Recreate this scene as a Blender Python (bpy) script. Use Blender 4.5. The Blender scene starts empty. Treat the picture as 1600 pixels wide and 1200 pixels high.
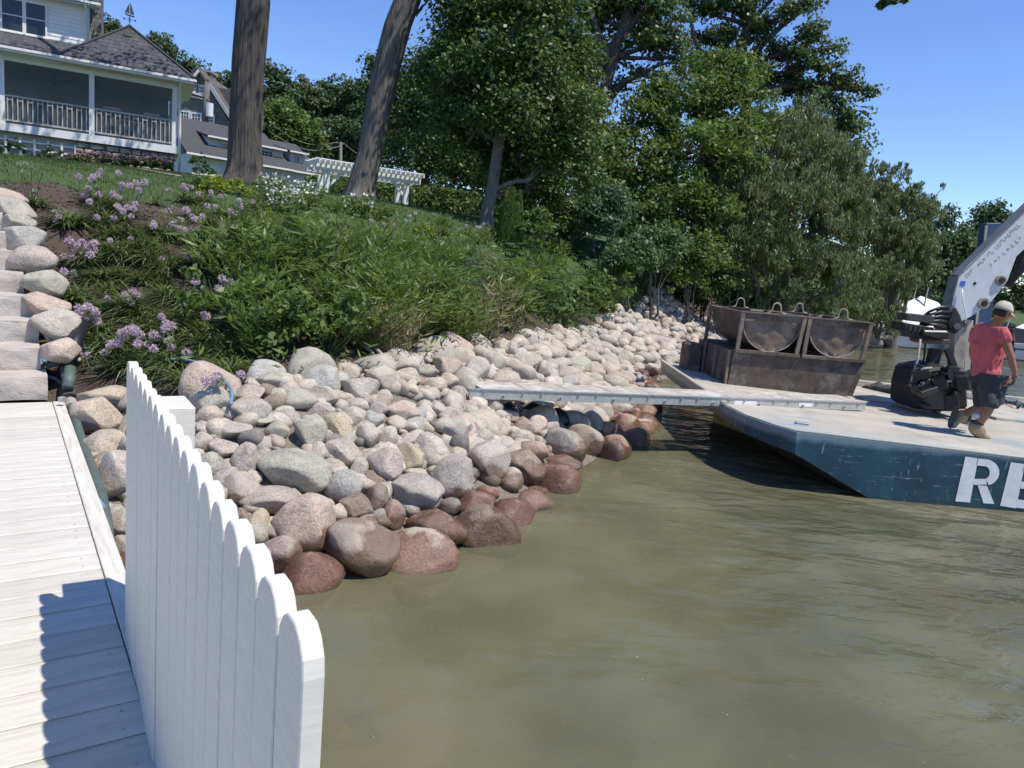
import bpy, bmesh, math, random
import numpy as np
from mathutils import Vector, Matrix, noise

SC = bpy.context.scene
COL = SC.collection
random.seed(7)
RNG = np.random.default_rng(7)

# ---------------------------------------------------------------- camera, sky, sun, exposure
F = 1155.0
H = 2.12
ROLL = math.radians(5.14)
PITCH = math.atan(185 * math.cos(ROLL) / F)
_f = Vector((0, math.cos(PITCH), -math.sin(PITCH)))
_u0 = Vector((0, math.sin(PITCH), math.cos(PITCH)))
_r0 = Vector((1, 0, 0))
_r = math.cos(ROLL) * _r0 + math.sin(ROLL) * _u0
_u = -math.sin(ROLL) * _r0 + math.cos(ROLL) * _u0
CAM = Vector((0, 0, H))
cd = bpy.data.cameras.new('camera')
cam = bpy.data.objects.new('camera', cd)
COL.objects.link(cam)
cam.matrix_world = Matrix.Translation(CAM) @ Matrix((_r, _u, -_f)).transposed().to_4x4()
cd.sensor_width = 36.0
cd.lens = F / 1600 * 36
cd.clip_start = 0.05
cd.clip_end = 3000
SC.camera = cam

SUN_H = Vector((0.469, -0.24, 1.0))           # towards the sun
SUN_EL = math.atan2(1.0, math.hypot(SUN_H.x, SUN_H.y))
wd = bpy.data.worlds.new("World")
SC.world = wd
wd.use_nodes = True
nt = wd.node_tree
nt.nodes.clear()
sky = nt.nodes.new('ShaderNodeTexSky')
sky.sky_type = 'NISHITA'
sky.sun_disc = False
sky.sun_elevation = SUN_EL
sky.sun_rotation = math.atan2(SUN_H.x, SUN_H.y)
sky.altitude = 600
sky.air_density = 1.0
sky.dust_density = 0.0
sky.ozone_density = 4.5
bg = nt.nodes.new('ShaderNodeBackground')
bg.inputs['Strength'].default_value = 0.15
wo = nt.nodes.new('ShaderNodeOutputWorld')
hsv = nt.nodes.new('ShaderNodeHueSaturation'); hsv.inputs['Saturation'].default_value = 1.13; hsv.inputs['Hue'].default_value = .512
nt.links.new(sky.outputs[0], hsv.inputs['Color']); nt.links.new(hsv.outputs[0], bg.inputs[0])
nt.links.new(bg.outputs[0], wo.inputs[0])
sl = bpy.data.lights.new('sun', 'SUN')
sl.energy = 4.3
sl.angle = math.radians(0.5)
sl.color = (1.0, 0.94, 0.84)
so = bpy.data.objects.new('sun', sl)
COL.objects.link(so)
so.rotation_euler = SUN_H.to_track_quat('Z', 'Y').to_euler()
SC.view_settings.view_transform = 'Standard'
SC.view_settings.look = 'None'
SC.view_settings.exposure = 0.38
SC.view_settings.gamma = 1.0
SC.view_settings.use_curve_mapping = False
SC.cycles.max_bounces = 8
SC.cycles.transparent_max_bounces = 16
SC.cycles.use_denoising = True

# ---------------------------------------------------------------- geometry helpers
def ray(px, py):
    return _f + (px - 800) / F * _r - (py - 600) / F * _u
def at(px, py, Y):
    v = ray(px, py)
    return CAM + v * (Y / v.y)
def onz(px, py, z):
    v = ray(px, py)
    return CAM + v * ((z - H) / v.z)
def onplane(px, py, P, N):
    v = ray(px, py)
    return CAM + v * ((Vector(P) - CAM).dot(N) / v.dot(N))
def proj(p):
    q = Vector(p) - CAM
    z = q.dot(_f)
    return 800 + F * q.dot(_r) / z, 600 - F * q.dot(_u) / z

def tag(o, label=None, cat=None, group=None, kind=None):
    if label: o['label'] = label
    if cat: o['category'] = cat
    if group: o['group'] = group
    if kind: o['kind'] = kind
    return o
def thing(name, loc, label, cat, group=None, rz=0):
    o = bpy.data.objects.new(name, None)
    o.empty_display_size = 0.2
    COL.objects.link(o)
    o.location = loc
    o.rotation_euler = (0, 0, rz)
    return tag(o, label, cat, group)
def link(name, me, parent=None, loc=None):
    o = bpy.data.objects.new(name, me)
    COL.objects.link(o)
    if loc is not None: o.location = loc
    if parent is not None:
        o.parent = parent
        M = parent.matrix_basis.copy()
        p = parent.parent
        if p is not None:
            M = p.matrix_basis @ parent.matrix_parent_inverse @ M
        o.matrix_parent_inverse = M.inverted()
    return o
def smooth(me):
    me.polygons.foreach_set('use_smooth', [True] * len(me.polygons))
class MB:
    def __init__(s, T=None):
        s.v = []; s.f = []; s.T = T
    def add(s, vs, fs):
        n = len(s.v)
        s.v += [Vector(v) for v in vs]
        s.f += [tuple(i + n for i in f) for f in fs]
        return s
    def box(s, c, d, R=None):
        c = Vector(c)
        vs = []
        for z in (-.5, .5):
            for x, y in ((-.5, -.5), (.5, -.5), (.5, .5), (-.5, .5)):
                q = Vector((x * d[0], y * d[1], z * d[2]))
                if R is not None: q = R @ q
                vs.append(c + q)
        return s.add(vs, [(3, 2, 1, 0), (4, 5, 6, 7), (0, 1, 5, 4), (1, 2, 6, 5), (2, 3, 7, 6), (3, 0, 4, 7)])
    def span(s, a, b):                    # axis aligned box from corner a to corner b
        a = Vector(a); b = Vector(b)
        return s.box((a + b) / 2, [abs(b[i] - a[i]) for i in range(3)])
    def beam(s, a, b, w, h, up=(0, 0, 1)):
        a = Vector(a); b = Vector(b)
        d = (b - a); L = d.length; d.normalize()
        x = d.cross(Vector(up))
        if x.length < 1e-4: x = d.cross(Vector((1, 0, 0)))
        x.normalize(); y = x.cross(d)
        R = Matrix((x, d, y)).transposed()
        return s.box((a + b) / 2, (w, L, h), R)
    def prism(s, poly, vec):
        n = len(poly); vec = Vector(vec)
        vs = [Vector(p) for p in poly] + [Vector(p) + vec for p in poly]
        fs = [tuple(range(n - 1, -1, -1)), tuple(range(n, 2 * n))]
        fs += [(i, (i + 1) % n, n + (i + 1) % n, n + i) for i in range(n)]
        return s.add(vs, fs)
    def tube(s, pts, r, n=8, cap=True):
        pts = [Vector(p) for p in pts]
        m = len(pts)
        if not hasattr(r, '__len__'): r = [r] * m
        vs = []; fs = []
        prev = None
        for i in range(m):
            d = (pts[min(i + 1, m - 1)] - pts[max(i - 1, 0)]).normalized()
            if prev is None:
                x = d.cross(Vector((0, 0, 1)))
                if x.length < .05: x = d.cross(Vector((1, 0, 0)))
            else:
                x = prev - d * prev.dot(d)
            x.normalize(); prev = x
            y = d.cross(x)
            for k in range(n):
                a = 2 * math.pi * k / n
                vs.append(pts[i] + (x * math.cos(a) + y * math.sin(a)) * r[i])
        for i in range(m - 1):
            for k in range(n):
                k2 = (k + 1) % n
                fs.append((i * n + k, i * n + k2, (i + 1) * n + k2, (i + 1) * n + k))
        if cap:
            fs.append(tuple(range(n - 1, -1, -1)))
            fs.append(tuple((m - 1) * n + k for k in range(n)))
        return s.add(vs, fs)
    def lathe(s, c, prof, n=16, R=None, arc=1.0):
        c = Vector(c); vs = []; fs = []
        for (r, z) in prof:
            for k in range(n):
                a = 2 * math.pi * arc * k / n
                q = Vector((r * math.cos(a), r * math.sin(a), z))
                if R is not None: q = R @ q
                vs.append(c + q)
        for i in range(len(prof) - 1):
            for k in range(n):
                k2 = (k + 1) % n
                fs.append((i * n + k, i * n + k2, (i + 1) * n + k2, (i + 1) * n + k))
        return s.add(vs, fs)
    def mesh(s, name, mat=None, origin=None, sm=False, bevel=0):
        vs = [s.T @ v for v in s.v] if s.T is not None else s.v
        if origin is None:
            origin = sum(vs, Vector()) / max(1, len(vs))
        me = bpy.data.meshes.new(name)
        me.from_pydata([v - origin for v in vs], [], s.f)
        bm = bmesh.new(); bm.from_mesh(me)
        bmesh.ops.recalc_face_normals(bm, faces=bm.faces)
        if bevel > 0:
            bmesh.ops.bevel(bm, geom=[e for e in bm.edges if e.calc_face_angle(0) > .5], offset=bevel, segments=1, affect='EDGES', clamp_overlap=True)
        bm.to_mesh(me); bm.free()
        if mat: me.materials.append(mat)
        if sm: smooth(me)
        return me, origin
    def build(s, name, mat=None, parent=None, sm=False, bevel=0, origin=None):
        me, o = s.mesh(name, mat, origin, sm, bevel)
        return link(name, me, parent, o)

def quads_mesh(name, V, mat, rnd=None, loc=(0, 0, 0)):
    """V: (N,4,3) array of separate quads; rnd: (N,) per leaf random value"""
    N = V.shape[0]
    me = bpy.data.meshes.new(name)
    me.vertices.add(N * 4); me.loops.add(N * 4); me.polygons.add(N)
    me.vertices.foreach_set('co', (V - np.array(loc)).reshape(-1).astype(np.float32))
    me.loops.foreach_set('vertex_index', np.arange(N * 4, dtype=np.int32))
    me.polygons.foreach_set('loop_start', np.arange(N, dtype=np.int32) * 4)
    me.polygons.foreach_set('loop_total', np.full(N, 4, dtype=np.int32))
    if rnd is not None:
        a = me.attributes.new('rnd', 'FLOAT', 'FACE')
        a.data.foreach_set('value', rnd.astype(np.float32))
    me.materials.append(mat)
    me.update(calc_edges=True)
    return me
def unit(a):
    return a / np.maximum(1e-9, np.linalg.norm(a, axis=-1, keepdims=True))
def leaves(C, D, Nn, L, W):
    """rhombic leaves at centres C along D with normal Nn"""
    D = unit(D); S = unit(np.cross(D, Nn))
    L = np.asarray(L).reshape(-1, 1) * np.ones((len(C), 1)); W = np.asarray(W).reshape(-1, 1) * np.ones((len(C), 1))
    return np.stack([C - D * L / 2, C + S * W / 2 - D * L * .08, C + D * L / 2, C - S * W / 2 - D * L * .08], axis=1)
def rdir(n):
    return unit(RNG.normal(size=(n, 3)))

# ---------------------------------------------------------------- materials
def newmat(name):
    m = bpy.data.materials.new(name); m.use_nodes = True
    n = m.node_tree.nodes; n.clear()
    out = n.new('ShaderNodeOutputMaterial'); b = n.new('ShaderNodeBsdfPrincipled')
    m.node_tree.links.new(b.outputs[0], out.inputs[0])
    return m, m.node_tree, b, out
def N(t, ty, **kw):
    n = t.nodes.new(ty)
    for k, v in kw.items():
        if k.startswith('i_'):
            key = k[2:].replace('_', ' ')
            n.inputs[int(key) if key.isdigit() else key].default_value = v
        else: setattr(n, k, v)
    return n
def ramp(t, stops):
    r = t.nodes.new('ShaderNodeValToRGB')
    e = r.color_ramp.elements
    while len(e) < len(stops): e.new(0.5)
    for i, (p, c) in enumerate(stops):
        e[i].position = p
        e[i].color = (c[0], c[1], c[2], 1) if hasattr(c, '__len__') else (c, c, c, 1)
    return r
def coords(t, kind='Object', scale=(1, 1, 1), rot=(0, 0, 0)):
    if kind == 'World':
        g = t.nodes.new('ShaderNodeNewGeometry'); src = g.outputs['Position']
    else:
        tc = t.nodes.new('ShaderNodeTexCoord'); src = tc.outputs[kind]
    mp = N(t, 'ShaderNodeMapping')
    mp.inputs['Scale'].default_value = scale
    mp.inputs['Rotation'].default_value = rot
    t.links.new(src, mp.inputs[0])
    return mp.outputs[0]
def pmat(name, c1, c2=None, scale=6, rough=.7, bump=.3, dist=.01, kind='World', st=(1, 1, 1), rot=(0, 0, 0), metal=0, spec=.5, detail=6, c3=None, s3=1.3, t3=(.5, .62)):
    m, t, b, out = newmat(name)
    c2 = c2 or [x * .75 for x in c1]
    co = coords(t, kind, st, rot)
    no = N(t, 'ShaderNodeTexNoise', i_Scale=scale, i_Detail=detail, i_Roughness=.62)
    t.links.new(co, no.inputs['Vector'])
    r = ramp(t, [(.3, c2), (.68, c1)])
    t.links.new(no.outputs['Fac'], r.inputs[0])
    col = r.outputs[0]
    if c3:
        n3 = N(t, 'ShaderNodeTexNoise', i_Scale=s3, i_Detail=5, i_Roughness=.7)
        t.links.new(co, n3.inputs['Vector'])
        r3 = ramp(t, [(t3[0], 0), (t3[1], 1)])
        t.links.new(n3.outputs['Fac'], r3.inputs[0])
        mx = N(t, 'ShaderNodeMix', data_type='RGBA')
        t.links.new(r3.outputs[0], mx.inputs['Factor']); t.links.new(col, mx.inputs['A'])
        mx.inputs['B'].default_value = (*c3, 1)
        col = mx.outputs['Result']
    t.links.new(col, b.inputs['Base Color'])
    b.inputs['Roughness'].default_value = rough
    b.inputs['Metallic'].default_value = metal
    b.inputs['Specular IOR Level'].default_value = spec
    if bump:
        bp = N(t, 'ShaderNodeBump', i_Strength=bump, i_Distance=dist)
        t.links.new(no.outputs['Fac'], bp.inputs['Height'])
        t.links.new(bp.outputs[0], b.inputs['Normal'])
    return m
def leafmat(name, ca, cb, cc=None, trans=.35, rough=.5):
    m = bpy.data.materials.new(name); m.use_nodes = True
    t = m.node_tree; t.nodes.clear()
    out = N(t, 'ShaderNodeOutputMaterial')
    at_ = N(t, 'ShaderNodeAttribute', attribute_name='rnd')
    cc = cc or ca
    r = ramp(t, [(0, ca), (.6, cb), (1, cc)])
    t.links.new(at_.outputs['Fac'], r.inputs[0])
    b = N(t, 'ShaderNodeBsdfPrincipled', i_Roughness=rough)
    b.inputs['Specular IOR Level'].default_value = .35
    t.links.new(r.outputs[0], b.inputs['Base Color'])
    tl = N(t, 'ShaderNodeBsdfTranslucent')
    hs = N(t, 'ShaderNodeHueSaturation', i_Hue=.48, i_Saturation=1.15, i_Value=1.6)
    t.links.new(r.outputs[0], hs.inputs['Color']); t.links.new(hs.outputs[0], tl.inputs[0])
    mx = N(t, 'ShaderNodeMixShader'); mx.inputs[0].default_value = trans
    t.links.new(b.outputs[0], mx.inputs[1]); t.links.new(tl.outputs[0], mx.inputs[2])
    t.links.new(mx.outputs[0], out.inputs[0])
    return m

MAT = {}
MAT['white_wood'] = pmat('white_painted_wood', (.68, .655, .585), (.585, .565, .50), 14, .55, .12, .004, 'World', (1, 1, 6), c3=(.50, .48, .41), s3=7, t3=(.60, .80))
def deck_mat():
    m, t, b, out = newmat('white_deck_paint')
    co = coords(t, 'Object', (1.2, 14, 4))
    no = N(t, 'ShaderNodeTexNoise', i_Scale=3.0, i_Detail=8, i_Roughness=.65)
    t.links.new(co, no.inputs['Vector'])
    r = ramp(t, [(.3, (.47, .44, .365)), (.5, (.60, .57, .49)), (.7, (.68, .65, .57))])
    t.links.new(no.outputs['Fac'], r.inputs[0])
    w = coords(t, 'World')
    n2 = N(t, 'ShaderNodeTexNoise', i_Scale=5.0, i_Detail=8, i_Roughness=.75)
    t.links.new(w, n2.inputs['Vector'])
    r2 = ramp(t, [(.66, 0), (.74, 1)])
    t.links.new(n2.outputs['Fac'], r2.inputs[0])
    mx = N(t, 'ShaderNodeMix', data_type='RGBA'); mx.inputs['B'].default_value = (.45, .42, .36, 1)
    t.links.new(r2.outputs[0], mx.inputs['Factor']); t.links.new(r.outputs[0], mx.inputs['A'])
    oi = N(t, 'ShaderNodeObjectInfo')
    rr = ramp(t, [(0, .84), (1, 1.0)])
    t.links.new(oi.outputs['Random'], rr.inputs[0])
    m2 = N(t, 'ShaderNodeMix', data_type='RGBA', blend_type='MULTIPLY'); m2.inputs['Factor'].default_value = 1
    t.links.new(mx.outputs['Result'], m2.inputs['A']); t.links.new(rr.outputs[0], m2.inputs['B'])
    t.links.new(m2.outputs['Result'], b.inputs['Base Color'])
    b.inputs['Roughness'].default_value = .6
    bp = N(t, 'ShaderNodeBump', i_Strength=.35, i_Distance=.004)
    t.links.new(no.outputs['Fac'], bp.inputs['Height']); t.links.new(bp.outputs[0], b.inputs['Normal'])
    return m
MAT['deck'] = deck_mat()

def stone_mat(name, use_attr=False):
    m, t, b, out = newmat(name)
    if use_attr:
        a = N(t, 'ShaderNodeAttribute', attribute_name='tint'); base = a.outputs['Color']
        co = coords(t, 'World')
    else:
        oi = N(t, 'ShaderNodeObjectInfo'); base = oi.outputs['Color']
        g = N(t, 'ShaderNodeNewGeometry')
        ad = N(t, 'ShaderNodeVectorMath', operation='ADD')
        cx = N(t, 'ShaderNodeCombineXYZ')
        ml = N(t, 'ShaderNodeMath', operation='MULTIPLY', i_1=37.0)
        t.links.new(oi.outputs['Random'], ml.inputs[0]); t.links.new(ml.outputs[0], cx.inputs[0])
        t.links.new(g.outputs['Position'], ad.inputs[0]); t.links.new(cx.outputs[0], ad.inputs[1])
        co = ad.outputs[0]
    # large mottling, fine speckle
    n1 = N(t, 'ShaderNodeTexNoise', i_Scale=7.0, i_Detail=7, i_Roughness=.68)
    n2 = N(t, 'ShaderNodeTexVoronoi', i_Scale=95.0)
    n3 = N(t, 'ShaderNodeTexNoise', i_Scale=60.0, i_Detail=4, i_Roughness=.8)
    n4 = N(t, 'ShaderNodeTexNoise', i_Scale=2.2, i_Detail=5, i_Roughness=.6, i_Distortion=.8)
    for n in (n1, n2, n3, n4): t.links.new(co, n.inputs['Vector'])
    r1 = ramp(t, [(.28, .66), (.5, .95), (.72, 1.18)])
    t.links.new(n1.outputs['Fac'], r1.inputs[0])
    m1 = N(t, 'ShaderNodeMix', data_type='RGBA', blend_type='MULTIPLY'); m1.inputs['Factor'].default_value = 1
    t.links.new(base, m1.inputs['A']); t.links.new(r1.outputs[0], m1.inputs['B'])
    r3 = ramp(t, [(.34, .50), (.5, 1.0), (.68, 1.35)])
    t.links.new(n3.outputs['Fac'], r3.inputs[0])
    m3 = N(t, 'ShaderNodeMix', data_type='RGBA', blend_type='MULTIPLY'); m3.inputs['Factor'].default_value = .85
    t.links.new(m1.outputs['Result'], m3.inputs['A']); t.links.new(r3.outputs[0], m3.inputs['B'])
    r4 = ramp(t, [(.50, 0), (.60, 1)])
    t.links.new(n4.outputs['Fac'], r4.inputs[0])
    m4 = N(t, 'ShaderNodeMix', data_type='RGBA'); m4.inputs['B'].default_value = (.43, .385, .315, 1)   # dried silt
    mf = N(t, 'ShaderNodeMath', operation='MULTIPLY', i_1=.62)
    t.links.new(r4.outputs[0], mf.inputs[0]); t.links.new(mf.outputs[0], m4.inputs['Factor'])
    t.links.new(m3.outputs['Result'], m4.inputs['A'])
    # wet band with iron stain above the waterline
    g2 = N(t, 'ShaderNodeNewGeometry'); sx = N(t, 'ShaderNodeSeparateXYZ')
    t.links.new(g2.outputs['Position'], sx.inputs[0])
    nw = N(t, 'ShaderNodeTexNoise', i_Scale=3.0, i_Detail=3)
    t.links.new(g2.outputs['Position'], nw.inputs['Vector'])
    mw = N(t, 'ShaderNodeMath', operation='MULTIPLY_ADD', i_1=-.45)
    t.links.new(nw.outputs['Fac'], mw.inputs[0]); t.links.new(sx.outputs['Z'], mw.inputs[2])
    rw = ramp(t, [(0.0, 1), (.035, 0)])
    sh = N(t, 'ShaderNodeMath', operation='ADD', i_1=0.015)
    t.links.new(mw.outputs[0], sh.inputs[0]); t.links.new(sh.outputs[0], rw.inputs[0])
    hs = N(t, 'ShaderNodeMix', data_type='RGBA', blend_type='MULTIPLY'); hs.inputs['B'].default_value = (.52, .40, .34, 1)
    t.links.new(rw.outputs[0], hs.inputs['Factor']); t.links.new(m4.outputs['Result'], hs.inputs['A'])
    t.links.new(hs.outputs['Result'], b.inputs['Base Color'])
    rr = N(t, 'ShaderNodeMapRange', i_3=.82, i_4=.16)
    t.links.new(rw.outputs[0], rr.inputs[0]); t.links.new(rr.outputs[0], b.inputs['Roughness'])
    b.inputs['Specular IOR Level'].default_value = .45
    bp = N(t, 'ShaderNodeBump', i_Strength=.9, i_Distance=.03)
    sm = N(t, 'ShaderNodeMath', operation='MULTIPLY_ADD', i_1=.25)
    t.links.new(n3.outputs['Fac'], sm.inputs[0]); t.links.new(n1.outputs['Fac'], sm.inputs[2])
    t.links.new(sm.outputs[0], bp.inputs['Height']); t.links.new(bp.outputs[0], b.inputs['Normal'])
    return m
MAT['stone'] = stone_mat('fieldstone')
MAT['stone_far'] = stone_mat('fieldstone_loose', True)
MAT['bark'] = pmat('oak_bark', (.115, .10, .088), (.034, .029, .025), 5.5, .95, 1.0, .05, 'World', (3.4, 3.4, .30), detail=9)
MAT['bark2'] = pmat('grey_bark', (.20, .18, .16), (.075, .066, .058), 7.0, .95, .9, .03, 'World', (2.5, 2.5, .35), detail=8)
MAT['stem'] = pmat('green_stem', (.07, .10, .03), None, 30, .7, 0)
MAT['alu'] = pmat('aluminium', (.50, .50, .47), (.38, .37, .34), 20, .42, .1, .003, metal=.35)
MAT['plank_deck'] = pmat('worn_plank_surface', (.46, .42, .36), (.30, .27, .23), 12, .8, .3, .004, c3=(.52, .50, .46), s3=3)
MAT['black_plastic'] = pmat('black_plastic', (.012, .012, .013), (.02, .02, .02), 12, .3, .3, .01)
MAT['rust'] = pmat('rusty_steel', (.125, .092, .070), (.050, .038, .031), 5, .75, .5, .01, c3=(.18, .16, .14), s3=2.2)
MAT['rust_pale'] = pmat('worn_grey_steel', (.20, .165, .135), (.095, .07, .055), 6, .7, .5, .012, c3=(.26, .19, .13), s3=4)
MAT['dark_steel'] = pmat('greasy_black_steel', (.02, .02, .022), (.008, .008, .009), 12, .68, .4, .01)
MAT['pale_steel'] = pmat('pale_worn_steel', (.40, .37, .32), (.2, .15, .11), 9, .6, .3, .005)
def boom_mat():
    m = pmat('scuffed_white_paint', (.60, .62, .64), (.52, .53, .55), 6, .45, .1, .004, c3=(.30, .20, .14), s3=9, t3=(.66, .74))
    return m
MAT['boom'] = boom_mat()
MAT['boom_edge'] = pmat('grey_boom_plate', (.23, .24, .24), (.15, .15, .15), 8, .6, .2, .004)
def hull_mat():
    m, t, b, out = newmat('scratched_blue_hull_paint')
    co = coords(t, 'World')
    n1 = N(t, 'ShaderNodeTexNoise', i_Scale=2.5, i_Detail=8, i_Roughness=.7)
    t.links.new(co, n1.inputs['Vector'])
    r1 = ramp(t, [(.3, (.006, .030, .050)), (.55, (.011, .055, .085)), (.75, (.030, .090, .12))])
    t.links.new(n1.outputs['Fac'], r1.inputs[0])
    cs = coords(t, 'World', (1.2, 1.2, 14), (0, .12, 0))
    n2 = N(t, 'ShaderNodeTexNoise', i_Scale=3.2, i_Detail=9, i_Roughness=.8)
    t.links.new(cs, n2.inputs['Vector'])
    r2 = ramp(t, [(.59, 0), (.64, 1)])
    t.links.new(n2.outputs['Fac'], r2.inputs[0])
    cs3 = coords(t, 'World', (13, 13, 1.6), (0, -.5, 0))
    n3 = N(t, 'ShaderNodeTexNoise', i_Scale=1.7, i_Detail=7, i_Roughness=.75)
    t.links.new(cs3, n3.inputs['Vector'])
    r3 = ramp(t, [(.612, 0), (.65, 1)])
    t.links.new(n3.outputs['Fac'], r3.inputs[0])
    mxx = N(t, 'ShaderNodeMath', operation='MAXIMUM')
    t.links.new(r2.outputs[0], mxx.inputs[0]); t.links.new(r3.outputs[0], mxx.inputs[1])
    # worn paler band at the deck edge
    g = N(t, 'ShaderNodeNewGeometry'); sx = N(t, 'ShaderNodeSeparateXYZ'); t.links.new(g.outputs['Position'], sx.inputs[0])
    ma = N(t, 'ShaderNodeMath', operation='MULTIPLY_ADD', i_1=.12)
    t.links.new(n1.outputs['Fac'], ma.inputs[0]); t.links.new(sx.outputs['Z'], ma.inputs[2])
    re = ramp(t, [(.60, 0), (.66, .7)])
    t.links.new(ma.outputs[0], re.inputs[0])
    mm = N(t, 'ShaderNodeMath', operation='MAXIMUM')
    t.links.new(mxx.outputs[0], mm.inputs[0]); t.links.new(re.outputs[0], mm.inputs[1])
    rl = ramp(t, [(.0, .8), (.05, 0)])
    t.links.new(sx.outputs['Z'], rl.inputs[0])
    mx = N(t, 'ShaderNodeMix', data_type='RGBA'); mx.inputs['B'].default_value = (.28, .36, .40, 1)
    m75 = N(t, 'ShaderNodeMath', operation='MULTIPLY', i_1=.75); t.links.new(mm.outputs[0], m75.inputs[0])
    t.links.new(m75.outputs[0], mx.inputs['Factor']); t.links.new(r1.outputs[0], mx.inputs['A'])
    mz = N(t, 'ShaderNodeMix', data_type='RGBA'); mz.inputs['B'].default_value = (.01, .03, .035, 1)
    t.links.new(rl.outputs[0], mz.inputs['Factor']); t.links.new(mx.outputs['Result'], mz.inputs['A'])
    t.links.new(mz.outputs['Result'], b.inputs['Base Color'])
    b.inputs['Roughness'].default_value = .42
    bp = N(t, 'ShaderNodeBump', i_Strength=.25, i_Distance=.01)
    t.links.new(n1.outputs['Fac'], bp.inputs['Height']); t.links.new(bp.outputs[0], b.inputs['Normal'])
    return m
MAT['hull'] = hull_mat()
MAT['barge_deck'] = pmat('worn_barge_deck', (.45, .41, .335), (.30, .285, .25), 2.2, .85, .3, .006, c3=(.25, .29, .29), s3=.9, t3=(.54, .68), detail=9)
MAT['bottom'] = pmat('shade_black_bottom', (.012, .016, .016), (.020, .028, .026), 3, .6, .2, .006)  # near-black colour carries the shade under the raked bow
MAT['edge_paint'] = pmat('worn_blue_edge_paint', (.21, .29, .32), (.40, .385, .33), 2.4, .8, .25, .004, st=(.6, 1.6, 1))
MAT['letter'] = pmat('white_lettering', (.74, .76, .76), (.60, .62, .62), 9, .5, .1, .002, c3=(.12, .22, .28), s3=26, t3=(.70, .73))
MAT['roof'] = pmat('dark_asphalt_shingle', (.075, .076, .080), (.042, .043, .046), 9, .92, .6, .02, 'World', (1, 1, 5))
MAT['cream_trim'] = pmat('white_trim', (.74, .74, .72), (.68, .68, .66), 3, .55, 0)
MAT['siding'] = pmat('pale_siding', (.66, .68, .68), (.58, .60, .60), 3, .6, .1, .003)
def shingle_mat(name, a, bcol, sx=9):
    m, t, b, out = newmat(name)
    co = coords(t, 'World')
    sp = N(t, 'ShaderNodeSeparateXYZ'); t.links.new(co, sp.inputs[0])
    cb = N(t, 'ShaderNodeCombineXYZ')
    ad = N(t, 'ShaderNodeMath', operation='ADD'); t.links.new(sp.outputs[0], ad.inputs[0]); t.links.new(sp.outputs[1], ad.inputs[1])
    t.links.new(ad.outputs[0], cb.inputs[0]); t.links.new(sp.outputs[2], cb.inputs[1])
    br = N(t, 'ShaderNodeTexBrick', i_Scale=1.0)
    br.inputs['Brick Width'].default_value = .22; br.inputs['Row Height'].default_value = .15
    br.inputs['Mortar Size'].default_value = .012; br.inputs['Bias'].default_value = 0
    br.inputs['Color1'].default_value = (*a, 1); br.inputs['Color2'].default_value = (*bcol, 1)
    br.inputs['Mortar'].default_value = (*[x * .35 for x in a], 1)
    t.links.new(cb.outputs[0], br.inputs['Vector'])
    no = N(t, 'ShaderNodeTexNoise', i_Scale=4.0, i_Detail=6); t.links.new(co, no.inputs['Vector'])
    r = ramp(t, [(.3, .75), (.7, 1.1)]); t.links.new(no.outputs['Fac'], r.inputs[0])
    mx = N(t, 'ShaderNodeMix', data_type='RGBA', blend_type='MULTIPLY'); mx.inputs['Factor'].default_value = 1
    t.links.new(br.outputs['Color'], mx.inputs['A']); t.links.new(r.outputs[0], mx.inputs['B'])
    t.links.new(mx.outputs['Result'], b.inputs['Base Color']); b.inputs['Roughness'].default_value = .9
    bp = N(t, 'ShaderNodeBump', i_Strength=.6, i_Distance=.02)
    t.links.new(br.outputs['Fac'], bp.inputs['Height']); bp.invert = True
    t.links.new(bp.outputs[0], b.inputs['Normal'])
    return m
MAT['shingle'] = shingle_mat('grey_cedar_shingle', (.22, .22, .21), (.155, .155, .15))
MAT['roof_shingle'] = shingle_mat('roof_shingle', (.085, .085, .095), (.06, .06, .068))
MAT['roof_brown'] = shingle_mat('brown_roof_shingle', (.16, .145, .13), (.11, .10, .09))
MAT['glass'] = pmat('window_glass', (.03, .04, .05), (.02, .025, .03), 2, .06, 0)
def screen_mat():
    m = bpy.data.materials.new('insect_screen'); m.use_nodes = True
    t = m.node_tree; t.nodes.clear(); out = N(t, 'ShaderNodeOutputMaterial')
    d = N(t, 'ShaderNodeBsdfDiffuse'); d.inputs[0].default_value = (.17, .175, .175, 1)
    tr = N(t, 'ShaderNodeBsdfTransparent'); mx = N(t, 'ShaderNodeMixShader'); mx.inputs[0].default_value = .45
    t.links.new(d.outputs[0], mx.inputs[2]); t.links.new(tr.outputs[0], mx.inputs[1]); t.links.new(mx.outputs[0], out.inputs[0])
    return m
MAT['screen'] = screen_mat()
MAT['rail_grey'] = pmat('grey_rail_paint', (.44, .44, .42), None, 4, .6, 0)
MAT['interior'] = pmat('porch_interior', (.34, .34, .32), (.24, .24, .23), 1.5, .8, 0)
MAT['found'] = pmat('foundation_stone', (.21, .185, .16), (.10, .088, .078), 4, .9, .8, .03)
MAT['copper'] = pmat('dark_weathered_copper', (.08, .09, .09), (.05, .05, .05), 5, .5, 0, metal=.5)
MAT['slab'] = pmat('pinkish_step_stone', (.50, .44, .38), (.36, .32, .28), 6, .9, .9, .03, c3=(.42, .40, .37), s3=2)
MAT['canvas'] = pmat('white_boat_canvas', (.75, .76, .77), (.68, .70, .71), 2, .7, .2, .02)
MAT['gel'] = pmat('white_gelcoat', (.74, .75, .76), (.7, .7, .7), 2, .25, 0)
MAT['skin'] = pmat('tanned_skin', (.30, .145, .085), (.24, .11, .062), 8, .5, .1, .003)
MAT['shirt'] = pmat('coral_red_cotton', (.56, .115, .135), (.45, .085, .10), 7, .85, .5, .02, 'World', (1, 1, .5))
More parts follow.
